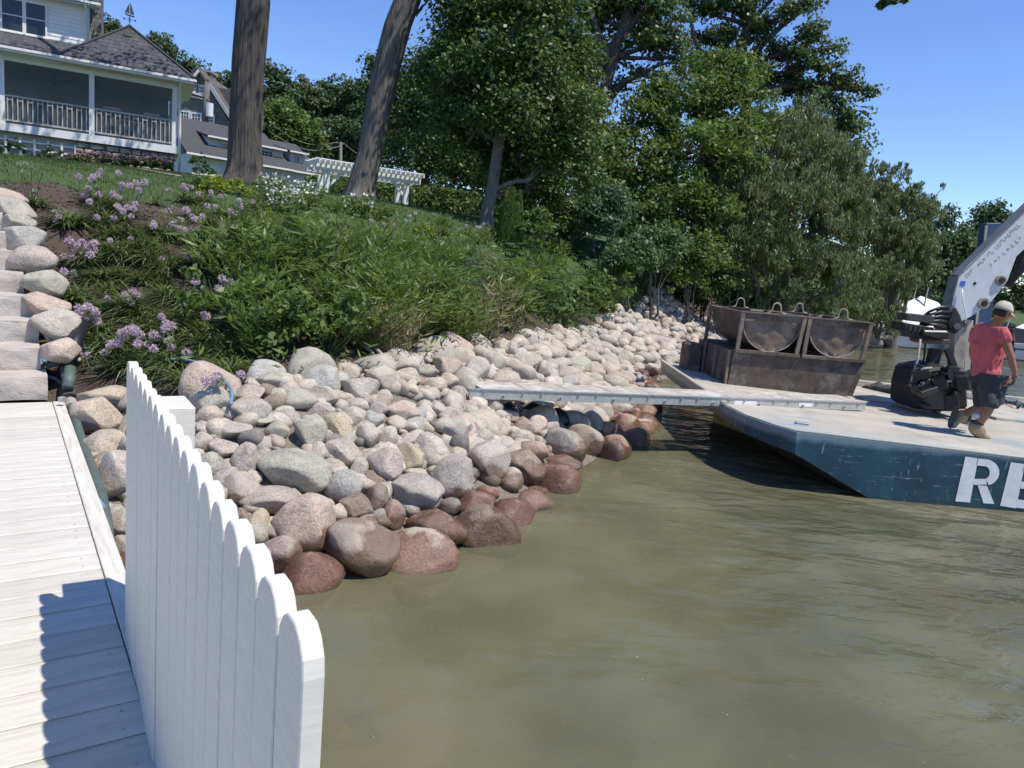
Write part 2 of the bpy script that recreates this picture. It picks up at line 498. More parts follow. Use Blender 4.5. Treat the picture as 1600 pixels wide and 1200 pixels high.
MAT['shorts'] = pmat('charcoal_cargo_cloth', (.045, .05, .056), (.03, .033, .038), 9, .85, .5, .02)
MAT['cap'] = pmat('faded_tan_cap', (.50, .455, .36), (.40, .36, .28), 12, .85, .4, .01)
MAT['boot'] = pmat('tan_work_boot', (.42, .31, .17), (.22, .16, .10), 14, .8, .4, .008)
MAT['sole'] = pmat('boot_sole', (.09, .08, .07), None, 14, .8, .3, .006)
MAT['sock'] = pmat('white_sock', (.62, .62, .62), None, 20, .9, .2, .003)
MAT['hair'] = pmat('dark_hair', (.012, .010, .009), None, 30, .6, .2, .003)
MAT['dark_shirt'] = pmat('black_cotton', (.02, .02, .023), None, 8, .85, .3, .01)
MAT['blue_paint'] = pmat('blue_painted_steel', (.03, .075, .14), (.02, .045, .09), 4, .5, .2, .005)
MAT['blue_label'] = pmat('blue_sticker', (.03, .14, .55), (.025, .12, .5), 3, .4, 0)
MAT['hose_green'] = pmat('green_grey_suction_hose', (.10, .14, .12), (.06, .08, .07), 20, .6, .4, .004)
MAT['hose_blue'] = pmat('faded_blue_rope', (.16, .27, .36), (.10, .18, .25), 30, .7, .4, .004)
MAT['hose_black'] = pmat('black_rubber', (.016, .016, .017), None, 20, .4, .2, .003)
MAT['dead'] = pmat('dry_reed', (.42, .36, .22), (.3, .25, .15), 20, .8, 0)
MAT['tarp'] = pmat('dark_grey_tarp', (.07, .065, .06), (.04, .038, .036), 6, .8, .6, .03)
# leaves
LM = {
 'oak_dark': leafmat('dark_oak_leaf', (.046, .080, .020), (.086, .134, .034), (.15, .20, .06), .25, .45),
 'oak_blue': leafmat('bluish_oak_leaf', (.058, .096, .034), (.096, .146, .050), (.16, .20, .09), .28, .45),
 'maple_lit': leafmat('bright_maple_leaf', (.058, .100, .022), (.105, .162, .040), (.18, .23, .08), .38, .5),
 'willow': leafmat('willow_leaf', (.090, .122, .044), (.145, .185, .074), (.24, .27, .13), .30, .45),
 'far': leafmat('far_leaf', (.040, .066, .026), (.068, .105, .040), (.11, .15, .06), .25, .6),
 'arbor': leafmat('arborvitae_leaf', (.055, .10, .02), (.10, .165, .03), (.15, .22, .05), .2, .7),
 'lance': leafmat('lance_leaf', (.062, .100, .024), (.118, .172, .046), (.23, .28, .11), .35, .42),
 'fern': leafmat('fern_leaf', (.045, .088, .030), (.078, .138, .048), (.13, .20, .07), .3, .5),
 'bluegreen': leafmat('blue_green_leaf', (.042, .080, .038), (.070, .120, .058), (.12, .17, .085), .25, .45),
 'blade': leafmat('strap_leaf', (.065, .100, .030), (.12, .165, .055), (.26, .29, .14), .25, .4),
 'yellow': leafmat('yellow_green_leaf', (.12, .17, .02), (.22, .27, .035), (.32, .36, .08), .35, .5),
 'dry': leafmat('dry_leaf', (.20, .16, .08), (.33, .28, .16), (.45, .40, .26), .2, .7),
 'lawn': leafmat('grass_blade', (.040, .065, .014), (.068, .105, .024), (.12, .155, .05), .3, .5),
 'allium': leafmat('allium_petal', (.40, .30, .36), (.54, .43, .49), (.68, .60, .63), .25, .7),
 'seed': leafmat('green_seed_head', (.20, .24, .14), (.32, .36, .24), (.45, .45, .34), .25, .7),
 'pinkbed': leafmat('pink_bedding_flower', (.17, .11, .11), (.30, .21, .21), (.42, .32, .31), .2, .7),
 'redbed': leafmat('red_bedding_flower', (.13, .055, .045), (.10, .11, .045), (.09, .12, .05), .2, .7),
 'whitefl': leafmat('white_flower', (.6, .6, .56), (.75, .75, .7), (.7, .68, .5), .2, .7),
}

# ================================================================ TERRAIN
SHORE = [(-8, -2.5), (-5.2, .8), (-3.2, 3.1), (-2.1, 4.05), (-1.367, 4.488), (-0.748, 4.724), (-0.231, 5.375), (0.1, 6.21), (0.479, 7.311), (1.123, 8.434), (1.869, 10.299), (2.2, 11.9),
         (2.75, 15), (4.6, 20), (7.4, 26.5), (11, 31.5), (15.5, 35.2), (19, 37.5), (24, 42), (32, 50), (50, 58), (95, 66)]
TOE = [(-4.9, 3.4), (-3.6, 4.6), (-3.044, 5.32), (-2.476, 5.637), (-2.095, 6.446), (-1.3, 7.372), (-0.6, 9.6), (0.844, 13.383), (3.4, 21.5), (6.4, 29.5)]
cp = []
for x, y in SHORE: cp.append((x, y, -.02))
for x, y in TOE[4:]: cp.append((x, y, .90))
cp += [(-3.044, 5.32, .42), (-2.476, 5.637, .78), (-3.5, 5.9, .42), (-3.75, 6.5, .5)]
cp += [(-3.3, 4.7, .42), (-3.9, 5.3, .40), (-2.7, 4.1, .15), (-4.6, 6.1, .42), (-5.2, 5.0, .40), (-4.3, 3.6, .1), (-3.75, 6.0, .45)]
for i in range(len(SHORE)):
    x, y = SHORE[i]
    x2, y2 = SHORE[min(i + 1, len(SHORE) - 1)]; x1, y1 = SHORE[max(i - 1, 0)]
    d = Vector((x2 - x1, y2 - y1)).normalized(); n = Vector((d.y, -d.x))
    k = 1 if i < 16 else 2.5
    cp.append((x + n.x * 1.2 * k, y + n.y * 1.2 * k, -.38)); cp.append((x + n.x * 4 * k, y + n.y * 4 * k, -1.0))
    cp.append((x + n.x * 12 * k, y + n.y * 12 * k, -1.8))
def cpx(px, py, Y):
    p = at(px, py, Y); cp.append((p.x, p.y, p.z))
for px, py, Y in ((100, 305, 12.0), (180, 312, 11.5), (250, 318, 12), (420, 345, 12.5), (600, 372, 13.5), (760, 385, 16), (900, 405, 21), (1010, 410, 31)):
    cpx(px, py, Y)
for px, py, Y in ((120, 440, 8.6), (250, 440, 8.8), (400, 455, 9), (560, 470, 10), (720, 475, 12.2), (850, 478, 16)):
    cpx(px, py, Y)
cp += [(-6.79, 18, 3.5), (-4.67, 21, 3.52), (-1.04, 19, 3.05), (-4.9, 30, 3.5), (-9.1, 34, 3.8), (-12.1, 25.6, 4.2), (-16.57, 23.3, 3.82), (-11.2, 40, 4.5), (-17.8, 36, 4.9),
       (-4.04, 6.26, .5), (-4.4, 7.25, .95), (-4.95, 8.05, 1.35), (-5.5, 8.85, 1.75), (-6.1, 9.7, 2.2), (-6.8, 10.7, 2.7), (-6.4, 5.2, .42), (-8.5, 8, 1.6), (-11, 11, 3.0), (-14, 16, 3.5),
       (3, 26, 3.2), (6, 33, 3.2), (10, 38, 2.5), (16, 42, 2), (0, 42, 5), (-20, 50, 5.6), (-30, 40, 5.2), (20, 60, 4), (40, 72, 3), (-30, 90, 14), (0, 90, 9), (60, 110, 5), (-70, 60, 9),
       (-60, 20, 6), (-30, 10, 4.5), (-80, 160, 16), (60, 200, 8), (160, 120, 5), (160, 60, -2), (120, 0, -2), (60, -60, -2), (0, -60, -2), (-60, -40, 3)]
cp = np.array(cp)
_K = np.linalg.norm(cp[:, None, :2] - cp[None, :, :2], axis=2)
_A = np.block([[_K + np.eye(len(cp)) * .02, np.ones((len(cp), 1))], [np.ones((1, len(cp))), np.zeros((1, 1))]])
_W = np.linalg.solve(_A, np.append(cp[:, 2], 0))
def ground_arr(P):
    P = np.asarray(P, float)
    return np.linalg.norm(P[:, None, :2] - cp[None, :, :2], axis=2) @ _W[:-1] + _W[-1]
def ground(x, y):
    return float(np.hypot(cp[:, 0] - x, cp[:, 1] - y) @ _W[:-1] + _W[-1])
def onground(px, py, dz=0.0, t0=1.5, t1=80):
    v = ray(px, py); t = t0; last = t0
    while t < t1:
        p = CAM + v * t
        if p.z < ground(p.x, p.y) + dz:
            a, b = last, t
            for _ in range(12):
                m = (a + b) / 2; q = CAM + v * m
                if q.z < ground(q.x, q.y) + dz: b = m
                else: a = m
            return CAM + v * b
        last = t; t += .12 + t * .006
    return None
def dist_poly(P, L):
    """signed distance of points to polyline L (positive = left of its direction, inland)"""
    P = np.asarray(P, float)[:, :2]; L = np.asarray(L, float)
    best = np.full(len(P), 1e9); sg = np.ones(len(P))
    for a, b in zip(L[:-1], L[1:]):
        d = b - a; t = np.clip(((P - a) @ d) / (d @ d), 0, 1)
        q = a + t[:, None] * d; r = np.linalg.norm(P - q, axis=1)
        c = d[0] * (P[:, 1] - a[1]) - d[1] * (P[:, 0] - a[0])
        m = r < best
        best[m] = r[m]; sg[m] = np.sign(c[m])
    return best * sg

def axis_pts(parts):
    r = []
    for a, b, n in parts: r += list(np.linspace(a, b, n, endpoint=False))
    r.append(parts[-1][1]); return np.array(r)
gx = axis_pts([(-900, -70, 6), (-70, -22, 20), (-22, 12, 150), (12, 50, 50), (50, 120, 18), (120, 900, 6)])
gy = axis_pts([(-900, -60, 6), (-60, -2, 14), (-2, 20, 120), (20, 50, 70), (50, 110, 24), (110, 1200, 8)])
GX, GY = np.meshgrid(gx, gy)
PP = np.stack([GX.ravel(), GY.ravel()], 1)
gz = ground_arr(PP)
far = np.maximum(0, np.maximum(np.abs(PP[:, 0]) - 130, np.abs(PP[:, 1] - 60) - 140))
gz = np.where(far > 0, np.clip(gz, -3, 12), gz)
gz += np.array([noise.noise(Vector((x * .9, y * .9, 3))) * .05 for x, y in PP]) * (np.abs(PP[:, 0]) < 60)
me = bpy.data.meshes.new('ground')
nx, ny = len(gx), len(gy)
ii, jj = np.meshgrid(np.arange(nx - 1), np.arange(ny - 1))
i0 = (jj * nx + ii).ravel()
fq = np.stack([i0, i0 + 1, i0 + 1 + nx, i0 + nx], 1)
me.vertices.add(nx * ny); me.loops.add(fq.size); me.polygons.add(len(fq))
me.vertices.foreach_set('co', np.column_stack([PP, gz]).ravel())
me.loops.foreach_set('vertex_index', fq.ravel().astype(np.int32))
me.polygons.foreach_set('loop_start', np.arange(len(fq)) * 4)
me.polygons.foreach_set('loop_total', np.full(len(fq), 4))
me.update(calc_edges=True)
smooth(me)
def zone(P, soft=.25):
    """0 = shore gravel, 1 = soil bank, 2 = lawn"""
    dt = dist_poly(P, TOE)
    return dt
CREST = [(-13, 8.5), (-8.6, 10.6), (-6.2, 11.6), (-3, 13.6), (1.0, 17.2), (4.2, 24), (7.2, 33), (14, 42), (40, 60)]
dt = dist_poly(PP, TOE); dt = np.where(PP[:, 1] > 29, 5, dt); dc = dist_poly(PP, CREST)
at_s = me.attributes.new('soil', 'FLOAT', 'POINT'); at_s.data.foreach_set('value', np.clip(dt / .4 + .5, 0, 1).astype(np.float32))
at_l = me.attributes.new('lawn', 'FLOAT', 'POINT'); at_l.data.foreach_set('value', np.clip(dc / .6 + .5, 0, 1).astype(np.float32))
def ground_mat():
    m, t, b, out = newmat('ground_gravel_soil_lawn')
    co = coords(t, 'World')
    n1 = N(t, 'ShaderNodeTexNoise', i_Scale=1.6, i_Detail=8, i_Roughness=.7); t.links.new(co, n1.inputs['Vector'])
    n2 = N(t, 'ShaderNodeTexNoise', i_Scale=38, i_Detail=6, i_Roughness=.75); t.links.new(co, n2.inputs['Vector'])
    gravel = ramp(t, [(.3, (.10, .085, .068)), (.55, (.22, .19, .155)), (.75, (.34, .30, .25))])
    soil = ramp(t, [(.3, (.045, .032, .024)), (.7, (.105, .075, .056))])
    lawn = ramp(t, [(.3, (.030, .058, .013)), (.55, (.055, .095, .022)), (.75, (.10, .12, .04))])
    for r in (gravel, soil, lawn): t.links.new(n2.outputs['Fac'], r.inputs[0])
    a = N(t, 'ShaderNodeAttribute', attribute_name='soil'); l = N(t, 'ShaderNodeAttribute', attribute_name='lawn')
    m1 = N(t, 'ShaderNodeMix', data_type='RGBA'); m2 = N(t, 'ShaderNodeMix', data_type='RGBA')
    t.links.new(a.outputs['Fac'], m1.inputs['Factor']); t.links.new(gravel.outputs[0], m1.inputs['A']); t.links.new(soil.outputs[0], m1.inputs['B'])
    t.links.new(l.outputs['Fac'], m2.inputs['Factor']); t.links.new(m1.outputs['Result'], m2.inputs['A']); t.links.new(lawn.outputs[0], m2.inputs['B'])
    g = N(t, 'ShaderNodeNewGeometry'); sx = N(t, 'ShaderNodeSeparateXYZ'); t.links.new(g.outputs['Position'], sx.inputs[0])
    ru = N(t, 'ShaderNodeMapRange', i_1=-.9, i_2=-.02, i_3=1, i_4=0); t.links.new(sx.outputs['Z'], ru.inputs[0])
    m3 = N(t, 'ShaderNodeMix', data_type='RGBA'); m3.inputs['B'].default_value = (.10, .085, .045, 1)
    t.links.new(ru.outputs[0], m3.inputs['Factor']); t.links.new(m2.outputs['Result'], m3.inputs['A'])
    t.links.new(m3.outputs['Result'], b.inputs['Base Color']); b.inputs['Roughness'].default_value = .95
    bp = N(t, 'ShaderNodeBump', i_Strength=.7, i_Distance=.03); t.links.new(n2.outputs['Fac'], bp.inputs['Height']); t.links.new(bp.outputs[0], b.inputs['Normal'])
    return m
me.materials.append(ground_mat())
tag(link('ground', me), kind='structure')

# ---------------------------------------------------------------- water
def water_mat():
    m = bpy.data.materials.new('murky_lake_water'); m.use_nodes = True
    t = m.node_tree; t.nodes.clear(); out = N(t, 'ShaderNodeOutputMaterial')
    b = N(t, 'ShaderNodeBsdfPrincipled', i_Roughness=.035, i_IOR=1.333)
    co = coords(t, 'World')
    n0 = N(t, 'ShaderNodeTexNoise', i_Scale=.38, i_Detail=5, i_Roughness=.55, i_Distortion=1.2); t.links.new(co, n0.inputs['Vector'])
    r = ramp(t, [(.30, (.118, .124, .068)), (.50, (.165, .164, .098)), (.70, (.220, .202, .130))])
    t.links.new(n0.outputs['Fac'], r.inputs[0]); t.links.new(r.outputs[0], b.inputs['Base Color'])
    # ripples: crests run away from the camera to the right
    c1 = coords(t, 'World', (1.0, 1.7, 1), (0, 0, math.radians(40)))
    w1 = N(t, 'ShaderNodeTexNoise', i_Scale=1.25, i_Detail=2, i_Roughness=.45, i_Distortion=.35); t.links.new(c1, w1.inputs['Vector'])
    c2 = coords(t, 'World', (1.0, 2.1, 1), (0, 0, math.radians(28)))
    w2 = N(t, 'ShaderNodeTexNoise', i_Scale=4.6, i_Detail=2.5, i_Roughness=.5, i_Distortion=.25); t.links.new(c2, w2.inputs['Vector'])
    # calmer in the lee of the boulders and the dock
    sx = N(t, 'ShaderNodeSeparateXYZ'); t.links.new(co, sx.inputs[0])
    wind = N(t, 'ShaderNodeMapRange', i_1=.5, i_2=5.5, i_3=.10, i_4=1.45); wind.interpolation_type = 'SMOOTHSTEP'
    t.links.new(sx.outputs['X'], wind.inputs[0])
    mu = N(t, 'ShaderNodeMath', operation='MULTIPLY_ADD', i_1=.22); t.links.new(w2.outputs['Fac'], mu.inputs[0]); t.links.new(w1.outputs['Fac'], mu.inputs[2])
    m2 = N(t, 'ShaderNodeMath', operation='MULTIPLY'); t.links.new(mu.outputs[0], m2.inputs[0]); t.links.new(wind.outputs[0], m2.inputs[1])
    bp = N(t, 'ShaderNodeBump', i_Strength=1.0, i_Distance=.15); t.links.new(m2.outputs[0], bp.inputs['Height'])
    t.links.new(bp.outputs[0], b.inputs['Normal'])
    tr = N(t, 'ShaderNodeBsdfTransparent'); tr.inputs[0].default_value = (.80, .78, .55, 1)
    mx = N(t, 'ShaderNodeMixShader')
    # silt is thinner right by the stones
    n5 = N(t, 'ShaderNodeTexNoise', i_Scale=.9, i_Detail=4); t.links.new(co, n5.inputs['Vector'])
    rr = ramp(t, [(.35, .22), (.65, .48)]); t.links.new(n5.outputs['Fac'], rr.inputs[0]); t.links.new(rr.outputs[0], mx.inputs[0])
    t.links.new(b.outputs[0], mx.inputs[1]); t.links.new(tr.outputs[0], mx.inputs[2]); t.links.new(mx.outputs[0], out.inputs[0])
    return m
mb = MB()
mb.add([(-700, -900, 0), (1500, -900, 0), (1500, 1500, 0), (-700, 1500, 0)], [(0, 1, 2, 3)])
tag(mb.build('lake_water', water_mat()), kind='structure')

# ================================================================ DOCK
A = Vector((.5754, -.8179, 0)).normalized(); LFT = Vector((A.y, -A.x, 0))
DZ = .60
E0 = Vector((-1.385, 2.768, 0))                 # a point of the dock's right edge
def dk(s, l, z): return E0 + A * s + LFT * l + Vector((0, 0, z))
S0 = -4.36; S1 = 3.0; DW = 2.6; PITCHB = .19
dock = thing('wooden_dock', dk(0, 1.2, 0), 'white painted plank dock on the left between the picket fence and the stone steps', 'dock')
Rdk = Matrix((A, LFT, (0, 0, 1))).transposed()
nb = int((S1 - S0) / PITCHB)
for i in range(nb):
    s = S0 + (i + .5) * PITCHB
    o = MB().box((0, 0, 0), (DW - .105, PITCHB - (.016 if i == 2 else .007), .035)).build('deck_board', MAT['deck'], dock, bevel=.003, origin=Vector((0, 0, 0)))
    o.location = dk(s, .10 + (DW - .105) / 2, DZ - .0175 + random.uniform(-.0015, .0015))
    o.rotation_euler = (0, 0, math.atan2(LFT.y, LFT.x) + random.uniform(-.001, .001))
o = MB().box((0, 0, 0), (S1 - S0, .085, .036)).build('edge_board', MAT['deck'], dock, bevel=.003, origin=Vector((0, 0, 0)))
o.location = dk((S0 + S1) / 2, .0525, DZ - .016); o.rotation_euler = (0, 0, math.atan2(A.y, A.x))
MB().beam(dk(S0, .03, DZ - .13), dk(S1, .03, DZ - .13), .04, .18).build('fascia_board', MAT['white_wood'], dock)
MB().beam(dk(S0, DW, DZ - .13), dk(S1, DW, DZ - .13), .04, .18).build('fascia_board', MAT['white_wood'], dock)
for s in (S0 + .3, S0 + 2.2, S0 + 4.2, S0 + 6.3):
    for l in (.16, DW - .16):
        MB().tube([dk(s, l, -1.2), dk(s, l, DZ - .05)], .055, 10).build('dock_leg', MAT['pale_steel'], dock, sm=True)
    MB().beam(dk(s, .1, DZ - .11), dk(s, DW - .1, DZ - .11), .05, .12).build('cross_beam', MAT['white_wood'], dock)

sc_ = MB()
for i in range(nb):
    s = S0 + (i + .5) * PITCHB
    for l in (.16, 1.35, DW - .12):
        for ds_ in (-.05, .05):
            c_ = dk(s + ds_ + random.uniform(-.006, .006), l + random.uniform(-.008, .008), DZ + .0012)
            sc_.add([c_ + Vector((math.cos(a_) * .0042, math.sin(a_) * .0042, 0)) for a_ in (0, 1.05, 2.09, 3.14, 4.19, 5.24)], [tuple(range(6))])
tag(sc_.build('screw_heads', MAT['pale_steel'], dock), kind='stuff')
# ---- picket fence along the dock's edge
fence = thing('picket_fence', Vector((-1.348, 2.587, DZ)), 'white picket fence with rounded picket tops along the water side of the dock', 'fence')
F0 = Vector((-1.365, 2.587, 0)); F1 = Vector((-.262, .908, 0)); FD = (F1 - F0).normalized(); FN = Vector((-FD.y, FD.x, 0))  # FN points to the water
if FN.x < 0: FN = -FN
FH = 1.663; TH = .030
W_ = .113; hw = W_ / 2
prof = [(-hw, -1.14), (hw, -1.14), (hw, -.062), (hw * .93, -.036), (hw * .66, -.014), (hw * .3, -.002), (-hw * .3, -.002), (-hw * .66, -.014), (-hw * .93, -.036), (-hw, -.062)]
pm = MB().prism([(x, 0, z) for x, z in prof], (0, TH, 0))
pme, _ = pm.mesh('picket', MAT['white_wood'], Vector((0, 0, 0)), bevel=.002)
for i in range(18):
    p = F0.lerp(F1, i / 17) + Vector((0, 0, FH - .023 * i / 17 + random.uniform(-.003, .003)))
    o = link('picket', pme, fence, p)
    o.rotation_euler = (random.uniform(-.003, .003), random.uniform(-.002, .002), math.atan2(FD.y, FD.x))
for z in (FH - .20, DZ + .14):
    MB().beam(F0 + FN * (TH + .021) + Vector((0, 0, z)) - FD * .05, F1 + FN * (TH + .021) - FD * .16 + Vector((0, 0, z)), .038, .085).build('rail', MAT['white_wood'], fence, bevel=.003)
pc = Vector((-1.297, 2.721, 0)); R = Matrix.Rotation(math.atan2(FD.y, FD.x), 3, 'Z')
MB().box(pc + Vector((0, 0, .82)), (.22, .18, 1.36), R).build('post', MAT['white_wood'], fence, bevel=.005)
MB().beam(dk(1.0, -.02, .50), dk(3.0, -.02, .50), .06, .05).build('outer_ledge', MAT['white_wood'], fence, bevel=.003)

# ================================================================ STONE STEPS
steps = thing('stone_steps', (-4.6, 6.8, .55), 'flight of pale stone slab steps climbing the bank from the end of the dock', 'steps')
def rough_box(w, d, h, seed, sub=5, amp=.012):
    bm = bmesh.new(); bmesh.ops.create_cube(bm, size=1)
    bmesh.ops.subdivide_edges(bm, edges=bm.edges[:], cuts=sub, use_grid_fill=True)
    for v in bm.verts:
        v.co = Vector((v.co.x * w, v.co.y * d, v.co.z * h))
        n = noise.noise_vector(v.co * 7 + Vector((seed * 3.1, 0, 0)))
        k = 1.6 if v.co.y < -d * .45 and v.co.z < h * .4 else .35
        v.co += n * amp * k
        if v.co.y < -d * .45: v.co.y -= .025 * (1 - (v.co.z / h) ** 2) 
    me = bpy.data.meshes.new('step'); bm.to_mesh(me); bm.free(); return me
sd = Vector((-.575, .818, 0)).normalized(); sr = Vector((sd.y, -sd.x, 0))
for k in range(9):
    me = rough_box(1.75, .56, .198, k, 9); me.materials.append(MAT['slab'])
    c = Vector((-4.07, 6.36, 0)) + sd * (k * .40 + .28) - sr * (.875 + random.uniform(-.02, .03) - .0) + Vector((0, 0, .60 + .20 * (k + .5)))
    c -= sr * .006 * k * k
    o = link('step', me, steps, c); o.rotation_euler = (0, 0, math.atan2(sr.y, sr.x) + random.uniform(-.01, .01))

# ================================================================ BOULDERS
def rock_mesh(seed, sub=3, cuts=7, flat=.9, lump=.13):
    rs = random.Random(seed)
    bm = bmesh.new(); bmesh.ops.create_icosphere(bm, subdivisions=sub, radius=1)
    pl = []
    for _ in range(cuts):
        n = Vector((rs.gauss(0, 1), rs.gauss(0, 1), rs.gauss(0, 1))).normalized()
        pl.append((n, rs.uniform(.58, .88)))
    off = Vector((rs.uniform(0, 50), rs.uniform(0, 50), rs.uniform(0, 50)))
    for v in bm.verts:
        p = v.co.copy()
        p *= 1 + lump * noise.noise(p * .9 + off) + lump * .35 * noise.noise(p * 2.3 + off)
        for n, d in pl:
            e = p.dot(n) - d
            if e > 0: p -= n * e * flat
        p *= 1 + .022 * noise.noise(p * 5 + off)
        if sub > 3: p *= 1 + .010 * noise.noise(p * 12 + off)
        v.co = p
    me = bpy.data.meshes.new('boulder')
    bm.to_mesh(me); bm.free()
    co = np.zeros(len(me.vertices) * 3); me.vertices.foreach_get('co', co); co = co.reshape(-1, 3)
    mn = co.min(0); mxx = co.max(0); co = (co - (mn + mxx) / 2) / ((mxx - mn) / 2)
    me.vertices.foreach_set('co', co.ravel()); me.update()
    me.materials.append(MAT['stone']); smooth(me)
    return me
TINT = {'cream': (.47, .40, .31), 'beige': (.40, .345, .28), 'tan': (.43, .325, .21), 'grey': (.32, .30, .265), 'bluegrey': (.29, .305, .30), 'greygreen': (.31, .315, .245),
        'pink': (.45, .30, .235), 'pinkgrey': (.36, .295, .26), 'darkgrey': (.17, .155, .14), 'brown': (.24, .165, .12), 'red': (.30, .175, .13), 'yellow': (.46, .37, .20), 'orange': (.40, .22, .15),
        'light': (.52, .47, .40), 'speckled': (.35, .31, .28), 'purple': (.25, .175, .165), 'peach': (.50, .37, .28)}
for _k, _c in TINT.items():
    _w = .25 if _k in ('red', 'orange', 'darkgrey', 'brown', 'purple') else .50
    TINT[_k] = tuple(min(.62, (c * (1 - _w) + b_ * _w) * (1.04 if _w > .3 else .95)) for c, b_ in zip(_c, (.44, .395, .33)))
WORD = {'cream': 'cream', 'beige': 'beige', 'tan': 'tan brown', 'grey': 'grey', 'bluegrey': 'bluish grey', 'greygreen': 'greenish grey', 'pink': 'pink granite', 'pinkgrey': 'pinkish grey', 'darkgrey': 'dark grey',
        'brown': 'brown', 'red': 'reddish', 'yellow': 'yellowish', 'orange': 'orange red', 'light': 'pale', 'speckled': 'speckled grey', 'purple': 'purplish brown', 'peach': 'peach coloured'}
H3 = [  # stones of the near pile: centre x, y, width, height in the photograph, tint
 (327,627,69,50,'greygreen'),(327,651,45,33,'tan'),(387,616,51,27,'pinkgrey'),(387,643,66,39,'grey'),(420,598,45,30,'greygreen'),(462,597,27,24,'tan'),(498,594,63,45,'bluegrey'),
 (540,582,42,27,'tan'),(560,610,57,39,'grey'),(594,592,48,39,'cream'),(462,624,66,36,'greygreen'),(506,620,48,33,'beige'),(553,636,45,26,'beige'),(564,620,33,24,'pinkgrey'),(600,621,29,24,'speckled'),
 (591,640,33,24,'grey'),(629,647,51,36,'pink'),(637,589,39,28,'beige'),(669,580,33,21,'greygreen'),(696,575,45,34,'peach'),(675,603,45,27,'cream'),(627,605,27,27,'beige'),(664,619,30,24,'light'),
 (717,618,32,28,'pinkgrey'),(663,641,23,22,'grey'),(685,641,27,22,'beige'),(709,641,22,24,'beige'),(733,637,28,24,'pinkgrey'),(314,668,26,20,'beige'),(360,672,66,30,'grey'),(393,687,42,33,'darkgrey'),
 (433,672,39,24,'greygreen'),(447,651,39,24,'pinkgrey'),(408,654,48,27,'greygreen'),(483,678,48,57,'greygreen'),(528,669,46,46,'yellow'),(553,654,31,30,'beige'),(579,660,36,33,'bluegrey'),(574,683,42,38,'light'),
 (604,686,36,39,'cream'),(501,643,48,27,'pinkgrey'),(315,693,33,33,'beige'),(348,702,45,33,'pinkgrey'),(379,720,45,54,'pinkgrey'),(429,693,34,27,'brown'),(411,713,30,27,'grey'),(459,738,116,60,'greygreen'),
 (498,708,33,33,'beige'),(537,708,57,45,'beige'),(560,732,30,33,'beige'),(600,731,60,60,'pinkgrey'),(642,717,45,48,'yellow'),(673,699,54,39,'light'),(712,672,46,40,'light'),(718,698,31,40,'darkgrey'),
 (663,669,30,24,'yellow'),(636,687,27,21,'beige'),(750,687,30,28,'greygreen'),(704,747,73,69,'speckled'),(763,723,66,66,'speckled'),(648,774,86,60,'speckled'),(537,762,60,54,'bluegrey'),(371,765,64,51,'pinkgrey'),
 (420,783,92,37,'pinkgrey'),(327,726,42,39,'greygreen'),(471,819,106,88,'pink'),(555,795,57,46,'brown'),(588,780,36,46,'brown'),(612,807,36,48,'red'),(562,860,124,92,'brown'),(682,828,100,56,'red'),(741,795,62,50,'red'),
 (702,792,40,27,'darkgrey'),(432,874,68,66,'purple'),(402,819,33,45,'yellow'),(378,810,26,32,'brown'),(730,660,30,24,'light'),(820,732,68,56,'brown'),(799,752,38,38,'greygreen'),(833,708,52,38,'red'),
 (880,724,62,24,'brown'),(884,696,72,50,'darkgrey'),(864,744,30,20,'red'),(838,768,38,16,'red'),(760,772,40,26,'orange'),(751,687,38,34,'greygreen'),(800,648,28,26,'beige'),(787,673,28,24,'peach'),(811,682,34,24,'beige'),(819,668,34,28,'brown'),
 (838,665,36,32,'peach'),(838,692,24,22,'red'),(790,695,28,24,'greygreen'),(924,664,36,42,'bluegrey'),(952,677,44,34,'orange'),(982,666,44,34,'orange'),(944,645,36,32,'pinkgrey'),(970,642,38,30,'pinkgrey'),
 (904,637,38,22,'speckled'),(994,651,18,24,'orange'),(880,650,26,22,'pink'),(780,652,26,22,'beige'),(760,650,34,22,'cream'),(690,665,30,22,'beige'),(745,632,34,26,'light'),(1010,655,24,18,'brown'),
 (872,668,26,18,'red'),(900,712,30,18,'brown'),(720,560,44,34,'cream'),(752,559,38,38,'beige'),(795,548,34,28,'grey'),(782,543,30,28,'cream'),(745,578,42,40,'light'),(775,570,32,30,'greygreen'),(815,566,40,28,'light'),
 (850,580,24,32,'beige'),(888,585,40,24,'pinkgrey'),(700,597,34,26,'peach'),(870,543,26,22,'beige'),(925,561,32,22,'pinkgrey'),(932,584,30,20,'pink'),(975,560,30,24,'greygreen'),(640,563,40,24,'beige'),(665,560,28,18,'light'),
 (700,552,30,20,'cream'),(990,590,34,18,'pink'),(1020,580,26,24,'pinkgrey'),(960,592,34,24,'pink'),(830,536,30,20,'pinkgrey')]
HL = [(164,627,92,44,'tan','flat tan brown boulder between the dock and the white fence post'),
 (151,652,72,58,'tan','rounded warm brown boulder beside the green suction hose'),(160,701,78,56,'tan','large brown boulder against the dock edge below the rounded one'),
 (186,744,66,74,'pinkgrey','pinkish grey boulder showing just left of the far end of the picket fence'),(199,672,30,52,'tan',None),(196,632,20,30,'grey',None),(205,700,34,42,'greygreen',None),(192,822,60,52,'beige',None),(194,868,50,60,'brown',None),(150,728,20,22,'yellow',None),(214,790,44,44,'speckled',None)]
HS = [(8,308,62,22,'pink'),(24,329,60,30,'grey'),(30,350,48,28,'greygreen'),(36,377,58,38,'bluegrey'),(54,408,72,40,'pinkgrey'),(64,445,70,38,'greygreen'),(74,478,66,34,'pink'),(88,509,70,44,'light'),(92,548,60,34,'peach'),(4,378,18,26,'beige'),(9,405,22,28,'grey')]
placed = []      # (x, y, z, radius)
def bw(px): return px / F
